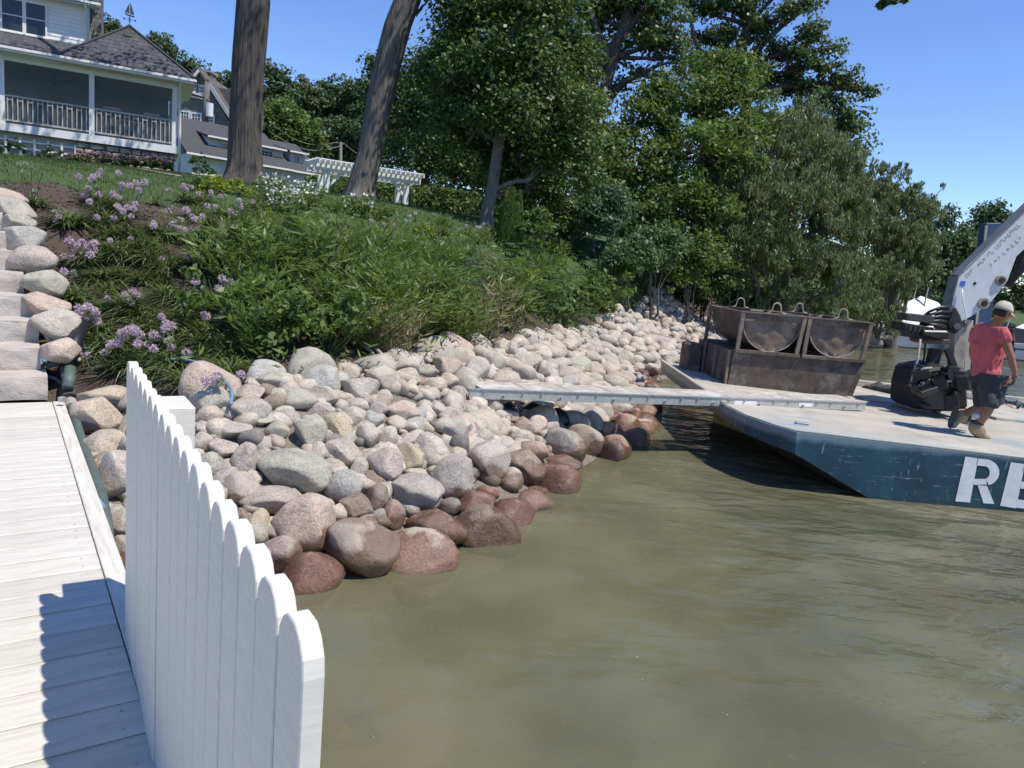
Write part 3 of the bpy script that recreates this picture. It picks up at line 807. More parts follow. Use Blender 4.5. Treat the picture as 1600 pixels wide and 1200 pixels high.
big_meshes = [rock_mesh(100 + i, 4, 12) for i in range(12)]
mid_meshes = [rock_mesh(200 + i, 3, 10) for i in range(16)]
low_meshes = [rock_mesh(300 + i, 2, 6, lump=.16) for i in range(12)]
def place_rock(px, py, w, h, tint, label, group, grp_cat='boulder', lift=.35, meshes=None):
    r0 = 5
    for _ in range(3):
        p = onground(px, py, lift * r0 / F * h if r0 > 5.01 or r0 < 4.99 else .08)
        if p is None: return None
        r0 = p.y
    sw = w / F * p.y; sh = h / F * p.y
    o = bpy.data.objects.new('boulder', (meshes or (big_meshes if w > 44 else mid_meshes))[random.randrange(len(meshes or (big_meshes if w > 44 else mid_meshes)))])
    COL.objects.link(o)
    dep = (sw * .45 + sh * .55)
    o.location = p + Vector((0, dep * .12, 0))
    o.scale = (sw / 2 * 1.06, dep / 2 * 1.1, sh / 2 * 1.10)
    o.rotation_euler = (random.uniform(-.12, .12), ROLL * -.0 + random.uniform(-.16, .16), random.uniform(-.2, .2) + random.choice((0, math.pi)))
    c = TINT[tint]; j = random.uniform(.92, 1.08)
    o.color = (c[0] * j, c[1] * j, c[2] * j, 1)
    tag(o, label, 'boulder', group)
    placed.append((o.location.x, o.location.y, o.location.z, max(.03, (sw + dep) / 4)))
    return o
labels_used = {}
def uniq(lb):
    labels_used[lb] = labels_used.get(lb, 0) + 1
    return labels_used[lb]
SPECIAL = {(459,738):'widest flat greenish grey boulder in the middle of the near stone pile', (562,860):'largest wet reddish brown boulder standing in the water near the fence',
 (471,819):'brown boulder with a dry grey cap, left of the largest wet one', (682,828):'long flat wet red boulder at the waterline, right of the largest wet one', (432,874):'purplish boulder at the waterline just behind the picket fence',
 (648,774):'dark speckled rounded boulder above the long flat wet red one', (704,747):'big speckled grey boulder in the middle of the lower row', (763,723):'big speckled grey boulder at the right end of the lower row',
 (820,732):'dark wet angular boulder at the waterline beside the speckled ones', (884,696):'dark brown angular wet boulder below the black plastic coils', (952,677):'orange red slab shaped boulder at the water below the gangplank',
 (982,666):'orange red boulder farthest right under the gangplank', (924,664):'grey egg shaped boulder standing upright right of the black plastic coils', (483,678):'tall greenish boulder standing on end in the near pile',
 (537,762):'smooth bluish grey boulder above the largest wet one', (498,594):'bluish grey angular boulder at the upper edge of the near pile', (594,592):'cream coloured boulder at the upper edge below the reeds',
 (600,731):'round pinkish grey boulder with silt on its top', (371,765):'pinkish grey boulder right behind the picket tops', (420,783):'long brownish flat boulder left of the smooth bluish one',
 (629,647):'pink angular granite boulder among the beige ones', (327,627):'large flat greenish boulder behind the white fence post', (718,698):'dark banded boulder with stripes, above the speckled ones',
 (741,795):'wet red boulder at the waterline below the speckled ones', (528,669):'square yellowish boulder in the middle of the near pile', (642,717):'yellow green lichen tinted boulder', (833,708):'wet reddish boulder behind the dark angular one'}
def zone_word(px, py):
    z = 'behind the fence' if px < 400 else 'in the near stone pile' if px < 620 else 'in the middle of the stone bank' if px < 760 else 'below the gangplank' if py > 612 else 'behind the gangplank'
    r = 'at the waterline' if py > 905 - .62 * (px - 420) - 75 and px > 430 and py > 640 else 'at the top edge' if py < 612 - .35 * (px - 520) and py < 612 else ''
    return z, r
for (x, y, w, h, c) in H3:
    if (x, y) in SPECIAL: place_rock(x, y, w, h, c, SPECIAL[(x, y)], None)
    else:
        z, r = zone_word(x, y)
        sz = 'large' if w > 48 else 'medium' if w > 32 else 'small'
        sh = 'upright' if h > w * 1.05 else 'flat' if h < w * .6 else 'rounded'
        lb = ('%s %s %s boulder %s %s' % (sz, sh, WORD[c], z, r)).strip()
        place_rock(x, y, w, h, c, lb, lb.replace('boulder', 'boulders'))
for i, (x, y, w, h, c, lb) in enumerate(HL):
    lb = lb or '%s boulder wedged in the gap between the dock and the fence' % WORD[c]
    place_rock(x, y, w, h, c, lb, 'boulders between the dock and the fence')
ordn = ['topmost', 'second', 'third', 'fourth', 'fifth', 'sixth', 'seventh', 'eighth', 'ninth', 'small tenth', 'small eleventh']
for i, (x, y, w, h, c) in enumerate(HS):
    # beside the steps: set on the line of the steps, at its own height
    p = onground(x, y, .12)
    Yd = p.y if p else 11
    q = at(x, y, 6.55 + (560 - y) * .0095)
    sw = w / F * q.y; sh = h / F * q.y
    o = bpy.data.objects.new('boulder', big_meshes[(i * 5) % 12]); COL.objects.link(o)
    o.location = q; o.scale = (sw / 2 * 1.05, sw / 2 * .9, sh / 2 * 1.25); o.rotation_euler = (random.uniform(-.1, .1), random.uniform(-.15, .15), random.uniform(-.4, .4))
    c_ = TINT[c]; o.color = (*c_, 1)
    tag(o, '%s %s boulder from the top in the row edging the stone steps' % (ordn[i], WORD[c]), 'boulder', 'boulders edging the stone steps')
    placed.append((q.x, q.y, q.z, sw / 2))
n_named = len(placed)
# the rest of the stone bank, stone by stone, by size in the picture
PA = np.array(placed)
cand = []
tries = 0
S_ = np.array(SHORE)
pts = []
rs = np.random.default_rng(11)
XY = np.column_stack([rs.uniform(-5.5, 12, 90000), rs.uniform(1.5, 36, 90000)])
ds = dist_poly(XY, SHORE); dt = dist_poly(XY, TOE)
ok = (ds > -.12) & (dt < .2) & (XY[:, 1] < 29.5) & (XY[:, 1] > 1.5)
XY = XY[ok]; ds = ds[ok]
cell = {}
def near(x, y, r):
    for a in range(int(x * 2) - 2, int(x * 2) + 3):
        for b_ in range(int(y * 2) - 2, int(y * 2) + 3):
            for (qx, qy, qr) in cell.get((a, b_), ()):
                if (qx - x) ** 2 + (qy - y) ** 2 < (.80 * (qr + r)) ** 2: return True
    return False
def addc(x, y, r): cell.setdefault((int(x * 2), int(y * 2)), []).append((x, y, r))
for x, y, z, r in placed: addc(x, y, r)
auto = []
radii = np.concatenate([rs.uniform(.20, .26, 4000), rs.uniform(.14, .21, 14000), rs.uniform(.085, .14, len(XY))])
for k, (x, y) in enumerate(XY):
    r = radii[k]
    if ds[k] < .5 and r < .2: r = min(.26, r * 1.5)
    if y > 10 and r > .2: r = rs.uniform(.12, .2)
    dl = (Vector((x, y, 0)) - E0).dot(LFT)
    if dl > -.12 - r and (Vector((x, y, 0)) - E0).dot(A) > S0 - .1: continue
    if dl > -.25 and (Vector((x, y, 0)) - E0).dot(A) > S0 - 1.0: continue
    if near(x, y, r * .9): continue
    addc(x, y, r)
    px, py = proj((x, y, ground(x, y) + r * .3))
    if -40 < px < 1640: auto.append((r / math.hypot(x, y), x, y, r))
auto.sort(reverse=True)
n_obj = max(0, 300 - n_named)
far_names = ['cream', 'beige', 'beige', 'peach', 'light', 'pinkgrey', 'grey', 'light', 'pink', 'greygreen', 'cream', 'bluegrey', 'light']
rest = []
for k, (ps, x, y, r) in enumerate(auto):
    g = ground(x, y)
    zz = g + r * random.uniform(.05, .42)
    t = far_names[random.randrange(len(far_names))]
    if g < .12: t = random.choice(['red', 'brown', 'brown', 'pink'])
    sc = (r * random.uniform(.95, 1.25), r * random.uniform(.8, 1.1), r * random.uniform(.62, .95))
    rot = (random.uniform(-.3, .3), random.uniform(-.3, .3), random.uniform(0, 6.28))
    if k < n_obj:
        o = bpy.data.objects.new('boulder', (mid_meshes if r / math.hypot(x, y) > .016 else low_meshes)[random.randrange(12)])
        COL.objects.link(o); o.location = (x, y, zz); o.scale = sc; o.rotation_euler = rot
        j = random.uniform(.9, 1.1); o.color = (*[q * j for q in TINT[t]], 1)
        px, py = proj(o.location)
        z, rr = zone_word(px, py)
        if r < .13: sz = 'small'
        elif r < .19: sz = 'middle sized'
        else: sz = 'larger'
        lb = '%s %s rounded field stone %s' % (sz, WORD[t], z)
        tag(o, lb, 'boulder', lb.replace('stone', 'stones', 1))
    else: rest.append((x, y, zz, sc, rot, t))
# filler stones in the gaps
for k in range(4200):
    i = rs.integers(len(XY)); x, y = XY[i] + rs.normal(size=2) * .1
    if y > 14 or dist_poly([[x, y]], TOE)[0] > .3: continue
    if (Vector((x, y, 0)) - E0).dot(LFT) > -.03 and (Vector((x, y, 0)) - E0).dot(A) > S0 - .1: continue
    r = rs.uniform(.04, .105); g = ground(x, y)
    if g < .14: continue
    rest.append((x, y, g + r * .3, (r * 1.2, r, r * .8), (rs.uniform(-.5, .5), rs.uniform(-.5, .5), rs.uniform(0, 6)), random.choice(far_names + ['brown', 'darkgrey'])))
def merge_rocks(lst, name, lab, cat):
    tpl = []
    for m in low_meshes[:8]:
        co = np.zeros(len(m.vertices) * 3); m.vertices.foreach_get('co', co)
        fi = np.zeros(len(m.polygons) * 3, dtype=np.int32); m.polygons.foreach_get('vertices', fi)
        tpl.append((co.reshape(-1, 3), fi.reshape(-1, 3)))
    V = []; Fc = []; C = []; n = 0
    for i, (x, y, z, sc, rot, t) in enumerate(lst):
        co, fi = tpl[i % 8]
        from mathutils import Euler
        R = np.array(Euler(rot).to_matrix())
        V.append((co * np.array(sc)) @ R.T + np.array((x, y, z))); Fc.append(fi + n); n += len(co)
        j = random.uniform(.9, 1.1)
        C.append(np.tile(np.array([*[q * j for q in TINT[t]], 1.0]), (len(co), 1)))
    V = np.concatenate(V); Fc = np.concatenate(Fc); C = np.concatenate(C)
    me = bpy.data.meshes.new(name)
    me.vertices.add(len(V)); me.loops.add(Fc.size); me.polygons.add(len(Fc))
    me.vertices.foreach_set('co', V.ravel()); me.loops.foreach_set('vertex_index', Fc.ravel().astype(np.int32))
    me.polygons.foreach_set('loop_start', np.arange(len(Fc)) * 3); me.polygons.foreach_set('loop_total', np.full(len(Fc), 3))
    a = me.attributes.new('tint', 'FLOAT_COLOR', 'POINT'); a.data.foreach_set('color', C.ravel().astype(np.float32))
    me.update(calc_edges=True); smooth(me); me.materials.append(MAT['stone_far'])
    return tag(link(name, me), lab, cat, kind='stuff')
merge_rocks(rest, 'loose_stones', 'small pale loose stones filling the rest of the sunlit stone bank', 'stones')
# stones under water, seen through the silt
for (x, y, w, h, lb) in ((598, 1080, 80, 62, 'submerged tan boulder seen dimly through the murky water'), (525, 1158, 52, 30, 'small submerged stone close to the end of the picket fence'), (640, 930, 60, 30, 'submerged boulder in front of the largest wet red one')):
    p = onz(x, y, -.10); sw = w / F * p.y
    o = bpy.data.objects.new('boulder', big_meshes[w % 12]); COL.objects.link(o)
    o.location = (p.x, p.y, -.015 - sw * .42); o.scale = (sw * .55, sw * .5, sw * .42); o.color = (.40, .30, .17, 1)
    tag(o, lb, 'boulder', None)
print('ROCKS named', n_named, 'auto', len(auto), 'rest', len(rest))

# ================================================================ BARGE
def dzf(x): return .655 - .030 * (min(x, 9) - 3)
def dp(px, py, up=0.0):
    """point on the barge deck seen at a pixel"""
    z = .6
    for _ in range(5):
        p = onz(px, py, z + up); z = dzf(p.x)
    return p
barge = thing('work_barge', (8, 10.4, 0), 'blue steel work barge with a raked bow and a worn pale deck beside the stones', 'barge')
XE = 17.0
secs = [(7.70, 3.05, .24, 1.25), (7.95, 2.86, .22, 1.3), (8.35, 2.70, .20, 1.4), (8.95, 2.62, .19, 1.5), (13.15, 2.62, .19, 1.5)]
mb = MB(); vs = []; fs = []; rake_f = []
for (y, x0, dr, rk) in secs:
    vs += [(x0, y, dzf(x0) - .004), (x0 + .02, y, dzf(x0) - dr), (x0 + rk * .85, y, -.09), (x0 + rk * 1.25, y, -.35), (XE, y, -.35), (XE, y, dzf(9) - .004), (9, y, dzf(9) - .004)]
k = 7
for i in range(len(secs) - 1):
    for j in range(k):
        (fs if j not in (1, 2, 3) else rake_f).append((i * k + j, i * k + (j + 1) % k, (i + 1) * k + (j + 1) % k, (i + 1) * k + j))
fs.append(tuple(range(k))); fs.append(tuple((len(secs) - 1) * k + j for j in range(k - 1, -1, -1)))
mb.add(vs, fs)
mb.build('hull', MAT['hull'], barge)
MB().add(vs, rake_f).build('raked_bottom', MAT['bottom'], barge)  # rake and bottom faces, underside shade put into their colour
mb = MB(); out = [(s[1] + .03, s[0]) for s in secs]; out[0] = (3.06, 7.73); out[-1] = (2.65, 13.12)
top = [(x, y, dzf(x) + .004) for x, y in out] + [(9, 13.12, dzf(9) + .004), (XE - .03, 13.12, dzf(9) + .004), (XE - .03, 7.73, dzf(9) + .004), (9, 7.73, dzf(9) + .004)]
mb.add(top, [tuple(range(len(top)))])
n0 = len(top)
mb.build('deck_plate', MAT['barge_deck'], barge)
_e = [(x, y, dzf(x) + .008) for x, y in ((3.07, 7.745), (9, 7.745), (XE - .05, 7.745), (XE - .05, 8.12), (9, 8.12), (3.0, 8.16), (2.76, 8.4), (2.72, 8.36), (2.90, 7.96))]
MB().add(_e, [tuple(range(9))]).build('worn_edge_band', MAT['edge_paint'], barge)
MB().beam((2.62, 9.0, dzf(2.62) + .02), (2.62, 13.1, dzf(2.62) + .02), .06, .05).build('bow_rub_rail', MAT['barge_deck'], barge, bevel=.01)
MB().beam((5.6, 13.05, dzf(5.6) + .05), (12, 13.05, dzf(9) + .05), .10, .10).build('far_coaming', MAT['barge_deck'], barge, bevel=.01)
# raised plates on the deck
for pts, h, nm in (([(1502, 642), (1640, 650), (1640, 668), (1556, 659)], .055, 'raised_plate'), ([(1340, 620), (1420, 628), (1422, 634), (1352, 627)], .02, 'loose_plate')):
    MB().prism([dp(x, y) + Vector((0, 0, .006)) for x, y in pts], (0, 0, h)).build(nm, MAT['barge_deck'], barge, bevel=.004)
c = dp(1252, 664) ; MB().box(c + Vector((0, 0, .015)), (.14, .06, .03)).build('cleat', MAT['hull'], barge, bevel=.004)
# lettering painted on the side
def letter_obj(strokes, name):
    mb = MB()
    for s in strokes:
        n = len(s)
        mb.add([(x, 7.694, z) for x, z in s], [tuple(range(n))])
    mb.build(name, MAT['letter'], barge)
def sidept(px, py):
    p = onplane(px, py, (0, 7.7, 0), Vector((0, 1, 0))); return (p.x, p.z)
def S(*pts): return [sidept(*q) for q in pts]
def bowl(cx, cy, rxo, ryo, rxi, ryi, a0, a1, n, dx=0):
    out = []
    for i in range(n):
        a = math.radians(a0 + (a1 - a0) * i / n); b = math.radians(a0 + (a1 - a0) * (i + 1) / n)
        out.append(S((cx + rxo * math.cos(a), cy - ryo * math.sin(a)), (cx + rxo * math.cos(b), cy - ryo * math.sin(b)), (cx + rxi * math.cos(b), cy - ryi * math.sin(b)), (cx + rxi * math.cos(a), cy - ryi * math.sin(a))))
    return out
R_ = [S((1508, 713), (1528, 716), (1515, 785), (1492, 783))]
R_ += [S((1527, 716), (1537, 717), (1537, 728), (1525, 727))] + bowl(1537, 738, 24, 21, 9, 10, 90, -72, 10) + [S((1522, 748), (1541, 748), (1541, 759), (1520, 757))]
R_ += [S((1527, 757), (1541, 757), (1553, 787), (1536, 786))]
letter_obj(R_, 'letter')
E_ = [S((1579, 722), (1601, 725), (1587, 794), (1562, 790)), S((1600, 725), (1646, 731), (1644, 742), (1597, 737)), S((1595, 752), (1630, 756), (1628, 767), (1593, 763)), S((1590, 780), (1636, 786), (1634, 798), (1587, 793))]
letter_obj(E_, 'letter')

# ================================================================ GANGPLANK
gp = thing('aluminium_gangplank', (2, 9, .7), 'long aluminium gangplank bridging from the pale stones to the barge deck', 'gangplank')
a0 = Vector((-.452, 7.913, .765)); a1 = Vector((4.75, 9.82, .735)); gd = (a1 - a0).normalized(); gn = Vector((-gd.y, gd.x, 0)).normalized(); WG = .52
MB().beam(a0 + Vector((0, 0, -.055)), a1 + Vector((0, 0, -.055)), .012, .11).build('side_rail', MAT['alu'], gp)
MB().beam(a0 + gn * WG + Vector((0, 0, -.055)), a1 + gn * WG + Vector((0, 0, -.055)), .012, .11).build('side_rail', MAT['alu'], gp)
MB().beam(a0 + gn * .03 + Vector((0, 0, -.108)), a1 + gn * .03 + Vector((0, 0, -.108)), .06, .008).build('bottom_flange', MAT['alu'], gp)
MB().beam(a0 - gn * .004 + Vector((0, 0, .0)), a1 - gn * .004, .03, .012).build('top_flange', MAT['alu'], gp)
LG = (a1 - a0).length; npn = 10
for i in range(npn):
    s0 = .14 + i * (LG - .14) / npn; s1 = .14 + (i + 1) * (LG - .14) / npn - .012
    MB().beam(a0 + gd * s0 + gn * WG / 2 + Vector((0, 0, -.006)), a0 + gd * s1 + gn * WG / 2 + Vector((0, 0, -.006)), WG - .035, .02).build('deck_panel', MAT['plank_deck'], gp, bevel=.002)
MB().tube([a0 + gd * .05 + Vector((0, 0, -.04)), a0 + gd * .05 + gn * WG + Vector((0, 0, -.04))], .022, 8).build('end_tube', MAT['alu'], gp, sm=True)
for i in range(24):
    s = .16 + i * (LG - .3) / 23; low = i % 3 == 1
    p = a0 + gd * s + Vector((0, 0, -.075 if low else -.035))
    r = .021 if low else .015
    MB().tube([p - gn * .02, p + gn * .004], r, 10).build('rivet', MAT['alu'], gp)
    MB().tube([p - gn * .022, p - gn * .0195], r * .5, 8).build('rivet_hole', MAT['dark_steel'], gp)
for s, l in ((LG * .62, .34), (LG * .80, .22)):
    p = a0 + gd * s + Vector((0, 0, -.058)) - gn * .0075
    MB().beam(p, p + gd * l, .002, .05).build('pale_sticker', MAT['cream_trim'], gp)

# ================================================================ CONCRETE BUCKETS on the barge
RB = Matrix.Rotation(math.radians(3), 4, 'Z')
TB = Matrix.Translation((3.22, 11.0, 0)) @ RB       # local x along the front, y away
bz = dzf(4)
low = thing('steel_skip', TB @ Vector((.95, .9, bz)), 'low rusty steel box standing on the barge deck under the two hoppers', 'steel box')
ht = 1.165
th = .012
def plate(o, poly, vec, name, mat, par, **k): return MB(TB).prism(poly, vec).build(name, mat, par, **k)
plate(None, [(0, 0, bz), (1.93, 0, bz), (2.05, -.02, ht), (.03, -.02, ht)], (0, th, 0), 'front_plate', MAT['rust'], low)
plate(None, [(0, 0.015, bz), (.03, 0.0, ht), (.03, 1.75, ht), (0, 1.75, bz)], (-th, 0, 0), 'side_plate', MAT['rust'], low)
plate(None, [(1.93, 0.015, bz), (2.05, 0.0, ht), (2.05, 1.75, ht), (1.93, 1.75, bz)], (th, 0, 0), 'side_plate', MAT['rust'], low)
plate(None, [(0, 1.76, bz), (1.93, 1.76, bz), (2.05, 1.76, ht), (.03, 1.76, ht)], (0, th, 0), 'back_plate', MAT['rust'], low)
MB(TB).span((.04, .0, ht - .012), (2.04, 1.74, ht)).build('lid', MAT['rust'], low)
for y in (.0, .62, 1.2):
    MB(TB).span((-.045, y, bz), (-.013, y + .05, ht + .0)).build('rib', MAT['rust_pale'], low)
MB(TB).span((-.30, 1.25, bz), (-.05, 1.70, ht - .05)).build('end_lug', MAT['rust'], low, bevel=.03)
def hopper(x0, w, lab):
    t = thing('hopper_bucket', TB @ Vector((x0 + w / 2, .7, ht)), lab, 'hopper', 'round bottomed steel hoppers on the barge')
    L = 1.55; zt = 1.755; zb = 1.178; fr = x0 + .0
    # half round shell
    cx = x0 + w / 2 + .01; R = w / 2 - .07; zc = zb + R * 1.02 + .01
    mb = MB(TB); vs = []; fs = []; n = 16
    for y in (.05, L - .05):
        vs.append((cx - R - .05, y, zt)); 
        for i in range(n + 1):
            a = math.pi + math.pi * i / n
            vs.append((cx + R * math.cos(a), y, zc + R * math.sin(a)))
        vs.append((cx + R + .05, y, zt))
    m = n + 3
    for i in range(m - 1): fs.append((i, i + 1, m + i + 1, m + i))
    mb.add(vs, fs)
    o = mb.build('round_shell', MAT['rust'], t)
    md = o.modifiers.new('t', 'SOLIDIFY'); md.thickness = .012
    # dented end plates
    for y, s in ((.045, -1), (L - .045, 1)):
        bm = bmesh.new(); rows = 16; cols = 20; g = []
        for r in range(rows + 1):
            z = zb + (zt - zb) * r / rows
            if z < zc: hwid = math.sqrt(max(0, R * R - (zc - z) ** 2))
            else: hwid = R + .05 * (z - zc) / (zt - zc)
            row = []
            for c_ in range(cols + 1):
                u = -1 + 2 * c_ / cols
                d = .018 * noise.noise(Vector((u * 3 + x0 * 5, z * 8, y))) + .035 * max(0, 1 - u * u) * max(0, 1 - ((z - zc) / .35) ** 2)
                row.append(bm.verts.new(TB @ Vector((cx + u * max(hwid, .004), y + s * (.0 + d), max(z, zc - R)))))
            g.append(row)
        for r in range(rows):
            for c_ in range(cols): bm.faces.new((g[r][c_], g[r][c_ + 1], g[r + 1][c_ + 1], g[r + 1][c_]))
        me = bpy.data.meshes.new('end_plate'); bm.to_mesh(me); bm.free(); me.materials.append(MAT['rust_pale']); smooth(me)
        o = link('end_plate', me, t); md = o.modifiers.new('t', 'SOLIDIFY'); md.thickness = .01
    # raised hoop on the end plate
    pts = [(cx + (R + .006) * math.cos(math.pi + math.pi * i / 20), .022, zc + (R + .006) * math.sin(math.pi + math.pi * i / 20)) for i in range(21)]
    MB(TB).tube(pts, .009, 6).build('hoop', MAT['pale_steel'], t, sm=True)
    # rim
    for a, b in (((x0, -.03, zt), (x0 + w - .012, -.03, zt)), ((x0, L, zt), (x0 + w - .012, L, zt)), ((x0 + .02, -.005, zt), (x0 + .02, L - .03, zt)), ((x0 + w - .032, -.005, zt), (x0 + w - .032, L - .03, zt))):
        MB(TB).beam(a, b, .05, .014).build('rim', MAT['rust_pale'], t)
    # shading header plate under the rim
    MB(TB).span((x0 + .03, -.012, zt - .10), (x0 + w - .04, -.002, zt - .008)).build('header_plate', MAT['rust'], t)
    # legs and foot bar
    for yy in (-.03, L - .0):
        MB(TB).beam((x0 + .02, yy, zb + .02), (x0 + .035, yy, zt - .01), .055, .04, up=(0, 1, 0)).build('leg', MAT['rust_pale'], t)
        MB(TB).beam((x0 + w - .08, yy, zb + .02), (x0 + w - .03, yy, zt - .01), .055, .04, up=(0, 1, 0)).build('leg', MAT['rust_pale'], t)
        MB(TB).span((x0 - .015, yy - .035, zb - .03), (x0 + w - .035, yy + .025, zb + .02)).build('foot_bar', MAT['rust'], t, bevel=.003)
    for yy in (-.02, L - .01):
        pts = []
        for q in ((-.14, 0), (-.10, .004), (-.07, .03), (-.062, .09), (-.045, .135), (0, .155), (.045, .135), (.062, .09), (.07, .03), (.10, .004), (.14, 0)):
            pts.append((cx + q[0] + .02, yy, zt + .016 + q[1]))
        MB(TB).tube(pts, .011, 8).build('lifting_loop', MAT['pale_steel'], t, sm=True)
        MB(TB).span((cx - .17, yy - .03, zt + .008), (cx + .21, yy + .03, zt + .016)).build('loop_plate', MAT['rust_pale'], t)
hopper(.045, 1.0, 'left of the two rusty round bottomed steel hoppers on the barge')
hopper(1.055, 1.0, 'right of the two rusty round bottomed steel hoppers on the barge')

# ================================================================ CRANE
def bp(px, py, Y=10.6): return at(px, py, Y)
cr = thing('hydraulic_crane', dp(1480, 640), 'deck crane on the barge with a white box boom, black engine and hoses', 'crane')
boom_px = [(1498.7, 430), (1512, 416), (1600, 331), (1700, 236), (1700, 300), (1600, 390), (1588, 401), (1574, 439), (1550, 470), (1530, 486), (1515, 496), (1500, 503), (1486, 500), (1484, 490)]
MB().prism([bp(x, y) for x, y in boom_px], (.13, .34, .0)).build('boom', MAT['boom'], cr, bevel=.006)
# top plate of the boom
pa = [(1498.7, 430), (1600, 331), (1700, 236)]
MB().add([bp(x, y) + Vector((0, -.012, .006)) for x, y in pa] + [bp(x, y) + Vector((.10, .40, .012)) for x, y in pa], [(0, 1, 4, 3), (1, 2, 5, 4)]).build('boom_top_plate', MAT['boom_edge'], cr).modifiers.new('t', 'SOLIDIFY').thickness = .012
pa = [(1498, 431), (1484, 492)]
MB().add([bp(x, y) + Vector((-.006, -.012, 0)) for x, y in pa] + [bp(x, y) + Vector((.10, .40, 0)) for x, y in pa], [(0, 1, 3, 2)]).build('boom_heel_plate', MAT['boom_edge'], cr).modifiers.new('t', 'SOLIDIFY').thickness = .012
for (x, y, r) in ((1563, 438, .075), (1536, 474, .08), (1523, 443, .022)):
    c = bp(x, y); n = Vector((0, -1, 0))
    mb = MB().tube([c + n * .0, c + n * (.03 if r > .05 else .004)], r, 20); mb.build('pin_boss' if r > .05 else 'bolt_hole', MAT['pale_steel'] if r > .05 else MAT['dark_steel'], cr, sm=False, bevel=.004 if r > .05 else 0)
    if r > .05:
        MB().tube([c + n * .03, c + n * .045], r * .55, 16).build('pin_cap', MAT['dark_steel'], cr)
c = bp(1504, 443); ux = Vector((.75, 0, .66)).normalized(); uz = Vector((-.66, 0, .75)).normalized()
MB().add([c + n for n in (ux * .05 + Vector((0, -.006, 0)), uz * .05 + Vector((0, -.006, 0)), -ux * .05 + Vector((0, -.006, 0)), -uz * .05 + Vector((0, -.006, 0)))], [(0, 1, 2, 3)]).build('blue_sticker', MAT['blue_label'], cr)
MB().tube([bp(1503.5, 452, 10.57), bp(1504, 470, 10.56), bp(1508, 484, 10.56), bp(1510, 497, 10.56), bp(1508, 505, 10.56)], .009, 6).build('white_wire', MAT['gel'], cr, sm=True)
# worn stencilled text ghosts on the boom
mb = MB(); rr = random.Random(5)
for wordrow, (xa, ya, xb, yb), n in ((0, (1510, 432, 1594, 349), 22), (1, (1548, 414, 1600, 366), 8)):
    for i in range(n):
        if rr.random() < .16: continue
        f = i / n; x = xa + (xb - xa) * f; y = ya + (yb - ya) * f
        k = rr.choice(('l', 'c', 'b', 't')); s = .030
        c = bp(x, y) + Vector((0, -.004, 0))
        def q(u, v, w=.005, h=.03):
            return [c + ux * (u - w) + uz * (v - h), c + ux * (u + w) + uz * (v - h), c + ux * (u + w) + uz * (v + h), c + ux * (u - w) + uz * (v + h)]
        if k in 'lbt': mb.add(q(0, 0, .004, s * rr.uniform(.5, 1)), [(0, 1, 2, 3)])
        if k in 'cbt': mb.add(q(.018, s * rr.choice((-.8, 0, .8)), .014, .004), [(0, 1, 2, 3)])
        if k == 'c': mb.add(q(-.006, 0, .004, s * .6), [(0, 1, 2, 3)])
mb.build('worn_stencil', MAT['rust'], cr)
# hydraulic cylinder under the boom
MB().tube([bp(1573, 447, 10.75), bp(1600, 407, 10.75), bp(1690, 330, 10.75)], [.06, .085, .085], 14).build('boom_cylinder', MAT['dark_steel'], cr, sm=True)
MB().prism([bp(x, y, 10.72) for x, y in ((1590, 401), (1610, 386), (1680, 330), (1680, 360), (1606, 420), (1578, 448))], (0, .12, 0)).build('cylinder_guard', MAT['dark_steel'], cr)
# greasy knuckle
mb = MB()
mb.prism([bp(x, y, 10.55) for x, y in ((1480, 505), (1489, 484), (1494, 479), (1502, 494), (1506, 510), (1496, 522), (1484, 518))], (0, .42, 0))
mb.build('knuckle', MAT['dark_steel'], cr, bevel=.02)
MB().tube([bp(1496, 510, 10.4), bp(1496, 510, 11.05)], .045, 14).build('knuckle_pin', MAT['pale_steel'], cr)
# post and mast behind
MB().beam(bp(1497, 510, 10.8), bp(1490, 603, 10.8), .17, .15, up=(0, 1, 0)).build('king_post', MAT['pale_steel'], cr, bevel=.01)
MB().beam(bp(1512, 500, 10.9), bp(1506, 600, 10.9), .10, .12, up=(0, 1, 0)).build('blue_grey_tube', MAT['barge_deck'], cr, bevel=.01)
MB().beam(bp(1480, 545, 10.5), bp(1500, 598, 10.5), .08, .06, up=(0, 1, 0)).build('brace', MAT['dark_steel'], cr)
MB().beam(bp(1462, 545, 10.6), bp(1448, 600, 10.6), .15, .12, up=(0, 1, 0)).build('brace', MAT['dark_steel'], cr, bevel=.01)
# seat block, levers and tool tray
def pbox(name, pts, d, Y, mat, bev=.008): return MB().prism([bp(x, y, Y) for x, y in pts], (0, d, 0)).build(name, mat, cr, bevel=bev)
pbox('control_box', [(1413, 504), (1460, 512), (1458, 524), (1415, 518)], .35, 10.3, MAT['dark_steel'])
pbox('control_box', [(1416, 489), (1461, 494), (1459, 506), (1418, 501)], .3, 10.35, MAT['tarp'])
pbox('valve_bank', [(1420, 518), (1466, 527), (1464, 534), (1426, 528)], .3, 10.3, MAT['dark_steel'])
pbox('seat', [(1443, 516), (1482, 517), (1487, 523), (1484, 530), (1462, 530), (1445, 525)], .42, 10.2, MAT['hose_black'], .02)
pbox('seat_plate', [(1440, 531), (1484, 531), (1483, 538), (1442, 537)], .35, 10.3, MAT['rust'])
for i in range(6):
    x = 1422 + i * 7
    MB().tube([bp(x, 517 + i, 10.28), bp(x + 1, 507 + i, 10.28)], .012, 6).build('lever', MAT['tarp'], cr)
